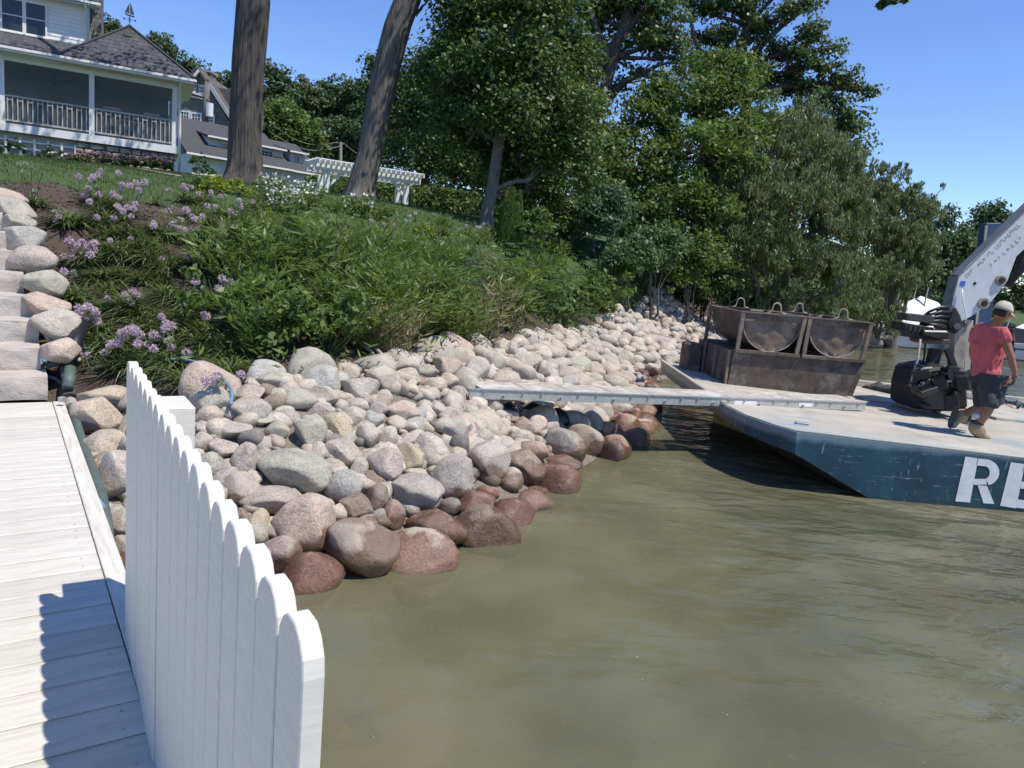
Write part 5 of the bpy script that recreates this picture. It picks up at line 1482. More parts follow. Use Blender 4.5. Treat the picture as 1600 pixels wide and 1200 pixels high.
# roofs
OV = .50
def slab(name, pts, mat, par=house, th=.07):
    return MB(TH_).prism(pts, (0, 0, th)).build(name, mat, par)
EW = 7.26
ap = (-1.45, 1.42, 8.93); c0 = (OV, -OV, EW); c1 = (OV, 3.35, EW); c2 = (-3.4, 3.35, EW); c3 = (-3.4, -OV, EW)
for nm, tri in (('roof', (c3, c0, ap)), ('roof', (c0, c1, ap)), ('roof', (c1, c2, ap)), ('roof', (c2, c3, ap))):
    slab(nm, tri, MAT['roof_shingle'])
slab('roof', [(XL, -OV, EW - .003), (-3.4 + .02, -OV, EW - .003), (-2.35, .75, 7.86), (-2.3, 1.5, 8.02), (XL, 1.5, 8.02)], MAT['roof_shingle'])
for p, q_ in (((XL, -OV - .03, EW - .02), (OV + .03, -OV - .03, EW - .02)),):
    MB(TH_).beam(p, q_, .06, .075).build('gutter', MAT['cream_trim'], house, bevel=.005)
MB(TH_).beam((OV + .03, -OV - .03, EW - .02), (OV + .03, 3.35, EW - .02), .06, .075).build('gutter', MAT['cream_trim'], house, bevel=.005)
HB('fascia', (XL, -OV + .002, EW - .12), (OV - .002, -OV + .03, EW - .001), MAT['cream_trim'])
HB('soffit', (XL, -OV + .032, EW - .10), (OV, .0, EW - .075), MAT['cream_trim'])
HB('soffit', (.04, .0, EW - .10), (OV, 3.35, EW - .075), MAT['cream_trim'])
MB(TH_).box((-1.50, .93, 8.57), (.24, .22, .10), Matrix.Rotation(.72, 3, 'X')).build('roof_vent', MAT['copper'], house, bevel=.01)
# hip caps
for c_ in (c0, c3): MB(TH_).beam(Vector(c_) + Vector((0, 0, .08)), Vector(ap) + Vector((0, 0, .09)), .13, .03).build('hip_cap', MAT['roof'], house)
MB(TH_).tube([(.10, -.42, EW - .06), (.07, -.10, EW - .22), (.09, -.09, 5.6), (.09, -.09, 4.25)], .045, 8).build('downspout', MAT['cream_trim'], house, sm=True)
# foundation: stone blocks at the right, lattice at the left
gx0 = 4.28
HB('foundation_backing', (-2.95, .14, 3.9), (-.06, .4, 4.86), MAT['found'])
HB('foundation_backing', (-.2, .4, 3.9), (-.06, 3.3, 4.86), MAT['found'])
rr = random.Random(12)
stone_vars = []
for i in range(6):
    m = rock_mesh(500 + i, 2, 6, lump=.05); 
    for v in m.vertices:
        v.co = Vector([math.copysign(min(1, abs(c_) ** .45), c_) for c_ in v.co])
    m.materials.clear(); m.materials.append(MAT['stone']); m.name = 'foundation_stone'; stone_vars.append(m)
z = 4.0; row = 0
while z < 4.84:
    h = rr.uniform(.13, .18); h = min(h, 4.855 - z)
    if h < .05: break
    x = -2.95 + rr.uniform(-.1, .0)
    while x < -.08:
        w = rr.uniform(.22, .5); w = min(w, -.06 - x)
        if w > .08:
            o = link('stone_block', stone_vars[rr.randrange(6)], house, TH_ @ Vector((x + w / 2, .10, z + h / 2)))
            o.rotation_euler = (0, 0, math.atan2(HU.y, HU.x)); o.scale = (w / 2 - .008, .09, h / 2 - .006)
            k = rr.uniform(.55, 1.0); o.color = (.30 * k, .255 * k, .22 * k, 1)
        x += w
    z += h
HB('crawl_wall', (XL, .30, 3.6), (-2.96, .36, 4.86), MAT['rail_grey'])
lat = thing('white_trellis', TH_ @ Vector((-4.5, .1, 4.1)), 'white square lattice panel under the porch floor left of the stone foundation', 'trellis')
for k in range(13):
    x = -2.98 - k * .375; MB(TH_).span((x - .03, .05, 3.8), (x + .03, .075, 4.72)).build('upright', MAT['cream_trim'], lat)
for zz in (4.18, 4.40, 4.62): MB(TH_).span((XL, .08, zz - .026), (-2.96, .10, zz + .026)).build('cross_slat', MAT['cream_trim'], lat)
# stair rail at far left
MB(TH_).beam(TH_.inverted() @ at(-6, 200, 23.4), TH_.inverted() @ at(4, 158, 23.6), .10, .10).build('stair_handrail', MAT['cream_trim'], house)
# upper storey
UY = 1.45; xr = -2.75
zb0 = 7.95; zt0 = 9.45
for k in range(13):
    z0 = zb0 + .02 + k * .125
    if z0 > zt0: break
    xl_ = -4.33 if k < 7 else XL
    MB(TH_).prism([(xl_, UY - .022, z0), (xl_, UY - .006, z0 + .125), (xl_, UY + .03, z0 + .125), (xl_, UY + .03, z0)], (xr - xl_, 0, 0)).build('siding_board', MAT['cream_trim'], house)
    if k < 7: pass
HB('upper_wall', (XL, UY + .03, 7.8), (xr - .0, UY + 1.1, 9.6), MAT['siding'])
HB('corner_board', (xr, UY - .05, 7.9), (xr + .07, UY + 1.1, 9.5), MAT['siding'])
wl, wz0 = hpt(4, 50, UY); wr_, wz1 = hpt(72, 20, UY)
z_lo = hpt(40, 52, UY)[1]; z_hi = hpt(40, 4, UY)[1]
def window(x0, x1, z0, z1, y, par, T, bars=(2, 2), fr=.06, sill=True, mat='cream_trim'):
    f = MB(T).span((x0 - fr, y - .04, z0 - fr), (x0, y + .02, z1 + fr)).span((x1, y - .04, z0 - fr), (x1 + fr, y + .02, z1 + fr)).span((x0, y - .04, z0 - fr), (x1, y + .02, z0)).span((x0, y - .04, z1), (x1, y + .02, z1 + fr)).build('window', MAT[mat], par)
    MB(T).span((x0, y - .012, z0), (x1, y - .004, z1)).build('pane', MAT['glass'], f)
    mb = MB(T); t_ = .018 if fr > .05 else .014
    for i in range(1, bars[0]): x = x0 + (x1 - x0) * i / bars[0]; mb.span((x - t_, y - .03, z0), (x + t_, y - .014, z1))
    for i in range(1, bars[1]): z = z0 + (z1 - z0) * i / bars[1]; mb.span((x0, y - .029, z - t_), (x1, y - .015, z + t_))
    if mb.v: mb.build('glazing_bar', MAT[mat], f)
    if sill: MB(T).span((x0 - fr * 1.6, y - .09, z0 - fr * 1.7), (x1 + fr * 1.6, y + .0, z0 - fr)).build('sill', MAT[mat], f)
mid = (wl + wr_) / 2
window(wl, mid - .05, z_lo, z_hi, UY - .03, house, TH_, (1, 2), .05)
window(mid + .05, wr_ - .02, z_lo, z_hi, UY - .03, house, TH_, (1, 2), .05)
HB('window_apron', (wl - .5, UY - .06, z_lo - .30), (wr_ + .05, UY - .0, z_lo - .12), MAT['cream_trim'])
slab('upper_roof', [(XL, UY - .40, 9.40), (xr + .45, UY - .40, 9.40), (xr + .45, UY + 1.4, 10.7), (XL, UY + 1.4, 10.7)], MAT['roof_shingle'])
MB(TH_).beam((XL, UY - .43, 9.38), (xr + .45, UY - .43, 9.38), .07, .08).build('gutter', MAT['cream_trim'], house, bevel=.005)
HB('upper_soffit', (XL, UY - .38, 9.30), (xr + .4, UY, 9.33), MAT['siding'])
MB(TH_).tube([(xr + .0, UY - .42, 9.32), (xr + .05, UY - .10, 9.12), (xr + .05, UY - .09, 8.0)], .035, 8).build('downspout', MAT['cream_trim'], house, sm=True)
for x in (-3.95, -5.6):
    MB(TH_).prism([(x, UY - .30, 9.53), (x + .13, UY - .30, 9.53), (x + .13 - .5, UY + 1.2, 10.62), (x - .5, UY + 1.2, 10.62)], (0, -.01, .05)).build('skylight_strip', MAT['cream_trim'], house)
# grey shingled wall behind
x1_, _z = hpt(158, 40, 2.6)
MB(TH_).prism([(xr + .05, 2.6, 7.6), (x1_ + .10, 2.6, 7.6), (x1_ - .02, 2.6, 9.42), (x1_ - .02, 2.6, 11.5), (xr + .05, 2.6, 11.5)], (0, 3, 0)).build('shingled_wall', MAT['shingle'], house)
p0 = hpt(150, 52, 2.5)
MB(TH_).tube([(p0[0] - .1, 2.58, p0[1]), (p0[0] - .05, 2.45, p0[1] + .12), (p0[0] + .05, 2.35, p0[1] + .10), (p0[0] + .08, 2.33, p0[1] + .0)], .015, 6).build('wall_lamp_arm', MAT['dark_steel'], house)
MB(TH_).lathe((p0[0] + .08, 2.33, p0[1] - .12), [(.12, 0), (.05, .08), (.03, .14)], 12).build('wall_lamp_shade', MAT['dark_steel'], house)
# weather vane: small sailing boat
ax, ay, az = ap
wv = thing('weather_vane', TH_ @ Vector((ax, ay, az)), 'copper weather vane with a sailing boat on the porch roof peak', 'weather vane')
MB(TH_).tube([(ax, ay, az - .05), (ax, ay, az + .42)], .012, 6).build('rod', MAT['copper'], wv)
MB(TH_).lathe((ax, ay, az), [(.10, 0), (.05, .06), (.015, .12)], 10).build('base_cap', MAT['copper'], wv)
MB(TH_).beam((ax - .16, ay, az + .27), (ax + .16, ay, az + .27), .012, .012).beam((ax, ay - .16, az + .27), (ax, ay + .16, az + .27), .012, .012).build('compass_arms', MAT['copper'], wv)
for d_ in ((-.17, 0), (.17, 0), (0, -.17), (0, .17)): MB(TH_).box((ax + d_[0], ay + d_[1], az + .27), (.05, .02, .06)).build('compass_letter', MAT['copper'], wv)
MB(TH_).prism([(ax - .17, ay, az + .46), (ax + .16, ay, az + .40), (ax + .12, ay, az + .36), (ax - .12, ay, az + .40)], (0, .02, 0)).build('boat_hull', MAT['copper'], wv)
MB(TH_).prism([(ax - .15, ay, az + .48), (ax - .01, ay, az + .46), (ax - .01, ay, az + .80)], (0, .012, 0)).build('sail', MAT['copper'], wv)
MB(TH_).prism([(ax + .01, ay, az + .45), (ax + .14, ay, az + .44), (ax + .01, ay, az + .85)], (0, .012, 0)).build('sail', MAT['copper'], wv)
# lawn edging strip
mb = MB(); pts = []
for x, y in ((-30, 232), (60, 243), (140, 255), (220, 266), (290, 279)):
    p = onground(x, y)
    if p: pts.append(p + Vector((0, 0, .02)))
tag(mb.tube(pts, .025, 6).build('lawn_edging', MAT['pale_steel'], sm=True), 'thin pale edging strip between the lawn and the flower bed by the porch', 'edging')

# ================================================================ GREY GABLED HOUSE
gh = thing('gabled_house', Vector((-21, 48, 5.6)), 'grey shingled gabled house with brown roofs and a chimney beyond the porch', 'house')
GN = Vector((0, -1, 0)); GP = Vector((0, 48, 0))
def G(px, py, t=0): return onplane(px, py, GP + Vector((0, t, 0)), GN)
bk = Vector((-.6, 7, 0))
wall = [G(272, 245), G(272, 132), G(296, 130), G(310, 112), G(322, 131), G(362, 196), G(362, 245)]
MB().prism(wall, bk).build('wall', MAT['shingle'], gh)
def gslab(name, p, q_, ov, mat, w, th=.18, par=gh):
    a = p - Vector((0, ov, 0)); b_ = q_ - Vector((0, ov, 0))
    v = bk + Vector((0, ov, 0))
    MB().prism([a, b_, b_ + v, a + v], (0, 0, th)).build(name, mat, par)
gslab('roof', G(327, 128), G(366, 192), .35, MAT['roof_brown'], 0)
gslab('roof', G(310, 109), G(327, 134), .3, MAT['roof_brown'], 0)
gslab('roof', G(295, 131), G(310, 109), .3, MAT['roof_brown'], 0)
MB().beam(G(295, 130, -.4), G(310.5, 110, -.4), .10, .16).build('white_rake', MAT['cream_trim'], gh)
MB().beam(G(326, 131, -.42), G(366, 193, -.42), .10, .20).build('rake_board', MAT['rail_grey'], gh)
MB().prism([G(325, 133, 1.2), G(362, 141, 1.2), G(366, 190, 1.2)], (0, 6, 0)).build('roof', MAT['roof_brown'], gh)
MB().prism([G(283, 112, 3), G(310, 118, 3), G(312, 132, 3), G(283, 130, 3)], (0, 3, 0)).build('roof', MAT['roof_brown'], gh)
chm = MB().prism([G(307, 112, 1.6), G(328, 114, 1.6), G(328, 134, 1.6), G(307, 132, 1.6)], (0, 1.0, 0)).build('chimney', MAT['found'], gh)
MB().prism([G(305, 107.5, 1.5), G(329, 109.5, 1.5), G(329, 113, 1.5), G(305, 111, 1.5)], (0, 1.2, 0)).build('chimney_cap', MAT['pale_steel'], chm)
MB().beam(G(298, 144, -.1), G(326, 152, -.1), .08, .10).build('trim_band', MAT['cream_trim'], gh)
MB().beam(G(296, 150, -.12), G(326, 157, -.12), .10, .06).build('trim_band', MAT['rail_grey'], gh)
for (x0, y0, x1, y1, bars) in ((299, 133, 308, 143, (3, 2)), (310, 135, 319, 145, (3, 2)), (284, 175, 295, 185, (3, 2)), (301, 178, 313, 189, (3, 2)), (323, 181, 333, 197, (3, 3))):
    a = G(x0, y0); b_ = G(x1, y1); window(a.x, b_.x, b_.z, a.z, 48 - .03, gh, None, bars, .10, False)
MB().beam(G(360, 190, -.1), G(360, 240, -.1), .22, .08, up=(0, 1, 0)).build('corner_board', MAT['cream_trim'], gh)
for i, z in enumerate((206, 214, 221)): MB().beam(G(270, z, -.5), G(300, z + 4, -.5), .06, .07).build('deck_rail', MAT['rail_grey'], gh)
MB().prism([G(268, 196, -.3), G(300, 200, -.3), G(300, 207, -.3), G(268, 203, -.3)], (0, .3, 0)).build('trim_band', MAT['found'], gh)
# utility pole with transformer
pl_ = thing('utility_pole', at(318, 235, 42), 'grey utility pole with a transformer in front of the grey gabled house', 'utility pole')
MB().tube([at(320, 245, 42), at(324, 128, 42)], [.17, .13], 10).build('pole', MAT['bark2'], pl_, sm=True)
c = at(327.5, 171, 41.7); MB().tube([c - Vector((0, 0, .38)), c + Vector((0, 0, .32))], .19, 12).build('transformer', MAT['gel'], pl_)
MB().beam(at(322, 157, 41.8), at(333, 160, 41.8), .05, .05).build('bracket', MAT['dark_steel'], pl_)
MB().tube([at(322, 158, 42), at(326, 153, 41.8), at(330, 156, 41.8), at(329, 163, 41.7)], .02, 5).build('wire_loop', MAT['dark_steel'], pl_)
p2 = thing('utility_pole', at(532, 262, 58), 'small distant utility pole between the two oak trunks', 'utility pole')
MB().tube([at(532, 268, 58), at(532, 222, 58)], .13, 8).build('pole', MAT['pale_steel'], p2)
MB().beam(at(527, 223, 58), at(537, 225, 58), .08, .08).build('cross_arm', MAT['pale_steel'], p2)
for i, (a, b_) in enumerate((((527, 222), (420, 190)), ((536, 223), (620, 245)), ((532, 228), (420, 205)))):
    A_ = at(*a, 58); B_ = at(*b_, 50 if b_[0] < 500 else 60); pts = [A_.lerp(B_, k / 10) - Vector((0, 0, 1.2 * math.sin(math.pi * k / 10) * .6)) for k in range(11)]
    MB().tube(pts, .018, 4).build('wire', MAT['pale_steel'], p2)
# small far white gable
fg = thing('far_house', at(554, 235, 75), 'tiny far white gabled house showing just left of the leaning oak trunk', 'house')
a = [at(x, y, 75) for x, y in ((548, 250), (548, 229), (554, 218), (560, 229), (560, 250))]
MB().prism(a, (0, 5, 0)).build('wall', MAT['siding'], fg)
for p_, q_ in (((547, 230), (554, 217)), ((554, 217), (561, 230))):
    A_ = at(*p_, 74.8); B_ = at(*q_, 74.8); MB().prism([A_, B_, B_ + Vector((0, 5.4, 0)), A_ + Vector((0, 5.4, 0))], (0, 0, .25)).build('roof', MAT['roof'], fg)
a = at(552, 232, 75); b_ = at(556, 240, 75); window(a.x, b_.x, b_.z, a.z, 74.97, fg, None, (2, 2), .1, False)

# ================================================================ WHITE OUTBUILDING WITH DORMERS
CP = at(310, 243, 36.5); _q = at(495, 273, 41.0); ZE_ = (CP.z + _q.z) / 2; CP.z = _q.z = 0; CD = (_q - CP).normalized(); CN = Vector((-CD.y, CD.x, 0))       # CN points inwards (left)
TC = Matrix.Translation(CP) @ Matrix((CD, CN, Vector((0, 0, 1)))).transposed().to_4x4()
def cpt(px, py, t=0):
    p = onplane(px, py, CP + CN * t, CN); l = TC.inverted() @ p; return l.x, l.z
cb = thing('carriage_house', CP + CD * 5 + Vector((0, 0, 4.8)), 'white outbuilding with dark dormered roof seen behind the large oak trunk', 'outbuilding')
xL = cpt(300, 240)[0]; xR = cpt(494, 275)[0]; xM = cpt(453, 264)[0]
zE = ZE_ + .05; TD = 3.0
zRdg = cpt(440, 217, TD)[1]; zR2 = cpt(480, 232, TD)[1]; print('CH', zE, zRdg, zR2, xL, xM, xR)
MB(TC).span((xL, 0, 4.2), (xR, TD * 2, zE)).build('wall', MAT['siding'], cb)
for k in range(9):
    z0 = zE - .18 - k * .17
    MB(TC).prism([(xL, -.030, z0), (xL, -.008, z0 + .17), (xL, .0, z0 + .17), (xL, .0, z0)], (xR - xL, 0, 0)).build('siding_board', MAT['cream_trim'], cb)
def cslab(x0, x1, y0, z0, y1, z1_, name='roof', mat='roof', th=.10):
    MB(TC).prism([(x0, y0, z0), (x0, y1, z1_), (x0, y1, z1_ + th), (x0, y0, z0 + th)], (x1 - x0, 0, 0)).build(name, MAT[mat], cb)
cslab(xL - .4, xM, -.35, zE - .08, TD, zRdg)
cslab(xL - .4, xM, 2 * TD + .3, zE - .08, TD, zRdg)
cslab(xM + .005, xR + .35, -.33, zE - .10, TD, zR2)
cslab(xM + .005, xR + .35, 2 * TD + .3, zE - .10, TD, zR2)
for x in (xL, xM - .02, xR):
    zr = zRdg if x < xR - .1 else zR2
    MB(TC).prism([(x - .02, 0, zE), (x - .02, 2 * TD, zE), (x - .02, TD, zr - .02)], (.04, 0, 0)).build('gable_wall', MAT['shingle'], cb)
MB(TC).beam((xL - .4, -.38, zE - .06), (xM, -.38, zE - .06), .07, .09).build('gutter', MAT['cream_trim'], cb)
MB(TC).beam((xM + .01, -.36, zE - .08), (xR + .35, -.36, zE - .08), .07, .09).build('gutter', MAT['cream_trim'], cb)
def dormer(x0, x1, zb_, zt_, wins):
    y = .62
    MB(TC).prism([(x0, y, zb_), (x0, y, zt_), (x0, TD - .1, zt_ + .45), (x0, TD - .4, zb_)], (x1 - x0, 0, 0)).build('dormer_wall', MAT['siding'], cb)
    MB(TC).prism([(x0 - .15, y - .25, zt_ - .02), (x0 - .15, TD + .05, zt_ + .52), (x0 - .15, TD + .05, zt_ + .62), (x0 - .15, y - .25, zt_ + .07)], (x1 - x0 + .3, 0, 0)).build('dormer_roof', MAT['roof'], cb)
    MB(TC).beam((x0 - .15, y - .28, zt_ + .02), (x1 + .15, y - .28, zt_ + .02), .06, .08).build('dormer_gutter', MAT['cream_trim'], cb)
    MB(TC).beam((x0, y - .05, zb_ + .04), (x1, y - .05, zb_ + .04), .08, .13).build('dormer_sill', MAT['cream_trim'], cb)
    MB(TC).tube([(x1 - .05, y - .26, zt_ - .02), (x1 - .0, y - .05, zt_ - .12), (x1, y - .05, zb_ - .02), (x1 + .06, y - .2, zb_ - .14)], .03, 6).build('dormer_downspout', MAT['cream_trim'], cb)
    for (a, b_) in wins: window(a, b_, zb_ + .22, zt_ - .18, y - .02, cb, TC, (3, 2), .04, False)
d0 = cpt(326, 230, .6)[0]; d1 = cpt(440, 250, .6)[0]
zdb = cpt(434, 253, .6)[1]; zdt = cpt(440, 235, .5)[1]; print('DORM', zdb, zdt)
L_ = d1 - d0
dormer(d0, d1, zdb, zdt, [(d0 + L_ * .13, d0 + L_ * .20), (d0 + L_ * .21, d0 + L_ * .34), (d0 + L_ * .52, d0 + L_ * .62), (d0 + L_ * .70, d0 + L_ * .86)])
e0 = cpt(453, 255, .6)[0]; e1 = cpt(474, 262, .6)[0]
dormer(e0, e1, cpt(468, 259, .6)[1], cpt(474, 241, .5)[1], [(e0 + (e1 - e0) * .35, e0 + (e1 - e0) * .65)])
for (x0, x1) in (((cpt(317, 250)[0]), (cpt(345, 260)[0])), (cpt(350, 262)[0], cpt(372, 268)[0])):
    MB(TC).span((x0, -.05, 4.3), (x1, -.03, zE - .45)).build('garage_door', MAT['cream_trim'], cb)
a = cpt(458, 279); b_ = cpt(464, 285); window(a[0], b_[0], b_[1], a[1], -.03, cb, TC, (2, 2), .06, False)
for px_ in (408, 430, 440): 
    x = cpt(px_, 270)[0]; MB(TC).tube([(x, -.3, zE - .1), (x, -.08, zE - .35), (x, -.08, 4.6)], .035, 6).build('downspout', MAT['cream_trim'], cb)
x = cpt(420, 272)[0]; MB(TC).lathe((x, -.3, zE - .55), [(.14, 0), (.05, .10), (.02, .2)], 10).build('wall_lamp', MAT['dark_steel'], cb)
for k in range(10):
    x = cpt(430 + k * 6.6, 285)[0]; MB(TC).span((x - .05, -1.0, 4.2), (x + .05, -.96, 5.0)).build('low_fence_board', MAT['cream_trim'], cb)
MB(TC).span((cpt(428, 280)[0], -1.04, 4.85), (xR + .2, -1.0, 4.97)).build('low_fence_rail', MAT['cream_trim'], cb)

# ================================================================ PERGOLA
pg = thing('pergola', at(570, 320, 30), 'white garden pergola with slatted top behind the leaning oak trunk', 'pergola')
pR = at(631, 345, 30); pR.z = ground(pR.x, pR.y); pLf = at(509, 305, 28.3); pLf.z = ground(pLf.x, pLf.y)
zT = at(638, 281, 30).z; zTl = at(500, 262, 28.3).z; zT = (zT + zTl) / 2 - .0
pd = (Vector((pLf.x, pLf.y, 0)) - Vector((pR.x, pR.y, 0))); PL = pd.length; pd.normalize(); pn = Vector((pd.y, -pd.x, 0)); 
if pn.y < 0: pn = -pn
for b_ in (pR, pLf, pR + pn * .8, pLf + pn * .8):
    MB().beam(Vector((b_.x, b_.y, b_.z - .2)), Vector((b_.x, b_.y, zT - .08)), .19, .19, up=pd).build('post', MAT['cream_trim'], pg, bevel=.008)
for off in (-.12, .12, .70, .94):
    a = Vector((pR.x, pR.y, zT)) - pd * .55 + pn * off; b_ = Vector((pLf.x, pLf.y, zT)) + pd * .5 + pn * off
    MB().beam(a, b_, .05, .24).build('beam', MAT['cream_trim'], pg)
for b_, s in ((pR, 1), (pLf, -1)):
    pts = [Vector((b_.x, b_.y, zT - .85)), Vector((b_.x, b_.y, zT - .85)) + pd * s * .10 + Vector((0, 0, .25)), Vector((b_.x, b_.y, zT - .12)) + pd * s * .55]
    for i in range(2): MB().beam(pts[i], pts[i + 1], .08, .10).build('brace', MAT['cream_trim'], pg)
for k in range(22):
    p = Vector((pR.x, pR.y, zT + .18)) - pd * .5 + pd * (PL + .95) * k / 21
    MB().beam(p - pn * .55, p + pn * 1.25, .045, .14).build('rafter', MAT['cream_trim'], pg)
for k in range(4):
    a = Vector((pR.x, pR.y, zT + .275)) - pd * .6 - pn * .3 + pn * k * .42
    MB().beam(a, a + pd * (PL + 1.15), .04, .04).build('purlin', MAT['cream_trim'], pg)

# ================================================================ TREES
def crown(clumps, n, L, W, mode='broad', sub=1.0, seed=1, hang=0, density=None, inner=.35):
    """clumps: list of (centre, (rx, ry, rz)).  Leaves sit in small tufts spread through each clump."""
    rg = np.random.default_rng(seed)
    vol = np.array([r[0] * r[2] + r[1] * r[2] for c, r in clumps]); share = vol / vol.sum()
    Cs = []; Ns = []; Dn = []; tufts = []
    per = 46
    for (c, r), s in zip(clumps, share):
        nt_ = max(5, int(n * s / per))
        d = unit(rg.normal(size=(nt_, 3)))
        d[:, 2] = np.where(d[:, 2] < -.35, -d[:, 2] * .6, d[:, 2])
        rad = rg.uniform(inner, 1.0, nt_) ** .5
        tc = np.array(c) + d * rad[:, None] * np.array(r)
        # ragged outline
        tc += rg.normal(size=(nt_, 3)) * sub * .38
        tufts.append((tc, d))
        size = sub * rg.uniform(.45, 1.15, nt_)
        lc = np.repeat(tc, per, 0)
        o = rg.normal(size=(len(lc), 3)); o = unit(o) * (rg.uniform(0, 1, (len(lc), 1)) ** .45)
        o[:, 2] *= .62
        off = o * np.repeat(size, per)[:, None]
        if hang:
            off[:, 0:2] *= .42; off[:, 2] = -np.abs(off[:, 2]) * hang * 1.7 + .2
        P = lc + off
        nn = unit(o * .8 + rg.normal(size=(len(lc), 3)) * .65 + np.array((0.1, -.1, .75)))
        if mode == 'hang':
            dd = unit(np.array((0, 0, -1.0)) + rg.normal(size=(len(lc), 3)) * .42)
        else:
            dd = unit(np.cross(nn, rg.normal(size=(len(lc), 3))) + np.array((0, 0, -.25)))
        Cs.append(P); Ns.append(nn); Dn.append(dd)
    P = np.concatenate(Cs); nn = np.concatenate(Ns); dd = np.concatenate(Dn)
    k = rg.uniform(.65, 1.3, len(P))
    V = leaves(P, dd, nn, L * k, W * k)
    return V, rg.beta(2, 2.4, len(P)), tufts
def limb(mb, a, b, r0, r1, wob=.25, n=6, seed=0, droop=0):
    a = Vector(a); b = Vector(b); L = (b - a).length; pts = []; rs_ = []
    for i in range(n + 1):
        t = i / n
        p = a.lerp(b, t) + Vector((noise.noise(Vector((t * 3, seed, 0))), noise.noise(Vector((t * 3, seed, 5))), noise.noise(Vector((t * 3, seed, 9))) + droop * math.sin(math.pi * t))) * wob * L * .18 * math.sin(math.pi * min(1, t * 1.0) ) 
        pts.append(p); rs_.append(r0 + (r1 - r0) * t)
    mb.tube(pts, rs_, 7)
    return pts
def tree(name, label, group, base, trunk_pts, trunk_r, clumps, n, L, W, mat, bark='bark2', mode='broad', sub=1.0, seed=1, hang=0, limbs=True, cat='tree', twigs=6, inner=.35, trunkn=14, mat2=None):
    t = thing(name, base, label, cat, group)
    if trunk_pts:
        mb = MB(); mb.tube(trunk_pts, trunk_r, trunkn)
        o = mb.build('trunk', MAT[bark], t, sm=True)
    V, rnd, tufts = crown(clumps, n, L, W, mode, sub, seed, hang, inner=inner)
    me = quads_mesh('crown', V, LM[mat], rnd, tuple(base)); link('crown', me, t, base)
    if limbs and trunk_pts:
        mb = MB(); rr = random.Random(seed)
        for i, ((c, r), (tc, d)) in enumerate(zip(clumps, tufts)):
            c = Vector(c)
            k = min(range(len(trunk_pts)), key=lambda j: abs((Vector(trunk_pts[j]) - c).length + (3 if Vector(trunk_pts[j]).z > c.z else 0)))
            a = Vector(trunk_pts[k]); r0 = (trunk_r[k] if hasattr(trunk_r, '__len__') else trunk_r) * .5
            pts = limb(mb, a, c, max(.04, r0), .035, .8, 6, seed + i)
            for j in range(min(twigs, len(tc))):
                q_ = tc[rr.randrange(len(tc))]
                limb(mb, pts[rr.randint(3, 6)], q_, .035, .010, .8, 4, seed + i * 7 + j)
        mb.build('limbs', MAT[bark], t, sm=True)
    return t
def pc_(px, py, Y): return tuple(at(px, py, Y))
def cl(px, py, wpx, hpx, Y, ry=None):
    """crown clump: centre and width/height as seen at distance Y"""
    w = wpx / F * Y / 2; h = hpx / F * Y / 2
    return (pc_(px, py, Y), (w, ry or (w + h) / 2, h))
def gtrunk(bx, by, Y, tops, r0, r1, flare=1.5):
    b = at(bx, by, Y); g = ground(b.x, b.y); pts = [Vector((b.x, b.y, g - .2)), Vector((b.x, b.y, g + .12)), Vector((b.x, b.y, g + .45))]
    for x, y in tops: pts.append(at(x, y, Y))
    rs_ = [r0 * flare, r0 * (1 + (flare - 1) * .45), r0 * 1.06] + [r0 + (r1 - r0) * (i + 1) / len(tops) for i in range(len(tops))]
    return Vector((b.x, b.y, g)), pts, rs_

# the two big bare trunks on the lawn; their crowns are above the picture
def big_trunk(name, label, base, pts, radii, fl, seed, lean_n, crown_c, n, bark='bark'):
    t = thing(name, base, label, 'tree')
    # furrowed bark in real relief
    nseg = 110; ring = 120; vs = []; fs = []
    P = [Vector(p) for p in pts]
    cum = [0]
    for i in range(1, len(P)): cum.append(cum[-1] + (P[i] - P[i - 1]).length)
    for i in range(nseg + 1):
        s = cum[-1] * i / nseg; k = 0
        while k < len(P) - 2 and cum[k + 1] < s: k += 1
        f_ = (s - cum[k]) / (cum[k + 1] - cum[k]); c = P[k].lerp(P[k + 1], f_); r = radii[k] + (radii[k + 1] - radii[k]) * f_
        for j in range(ring):
            a = 2 * math.pi * j / ring
            ht_ = s
            root = fl * math.exp(-max(0, ht_ - .1) / .45) * (.35 + .65 * max(0, math.sin(a * 4 + seed)) ** 1.5)
            rg_ = abs(noise.noise(Vector((math.cos(a) * 7.5, math.sin(a) * 7.5, ht_ * .5 + seed)))) * .13 + noise.noise(Vector((math.cos(a) * 1.2, math.sin(a) * 1.2, ht_ * .3 + seed))) * .07
            R_ = r * (1 + root + rg_)
            vs.append(c + Vector((math.cos(a) * R_, math.sin(a) * R_, 0)))
    for i in range(nseg):
        for j in range(ring):
            j2 = (j + 1) % ring; fs.append((i * ring + j, i * ring + j2, (i + 1) * ring + j2, (i + 1) * ring + j))
    mb = MB(); mb.add(vs, fs); mb.build('trunk', MAT[bark], t, sm=True)
    V, rnd, tufts = crown(crown_c, n, .17, .11, sub=1.1, seed=seed)
    link('crown', quads_mesh('crown', V, LM['oak_dark'], rnd, tuple(base)), t, base)
    mb = MB()
    for i, (c, r) in enumerate(crown_c): limb(mb, P[-1] - Vector((0, 0, .6)), c, radii[-1] * .6, .05, .8, 7, seed + i)
    mb.build('limbs', MAT['bark'], t, sm=True)
    return t
b1 = at(380, 292, 18.0); b1.z = ground(b1.x, b1.y) - .1
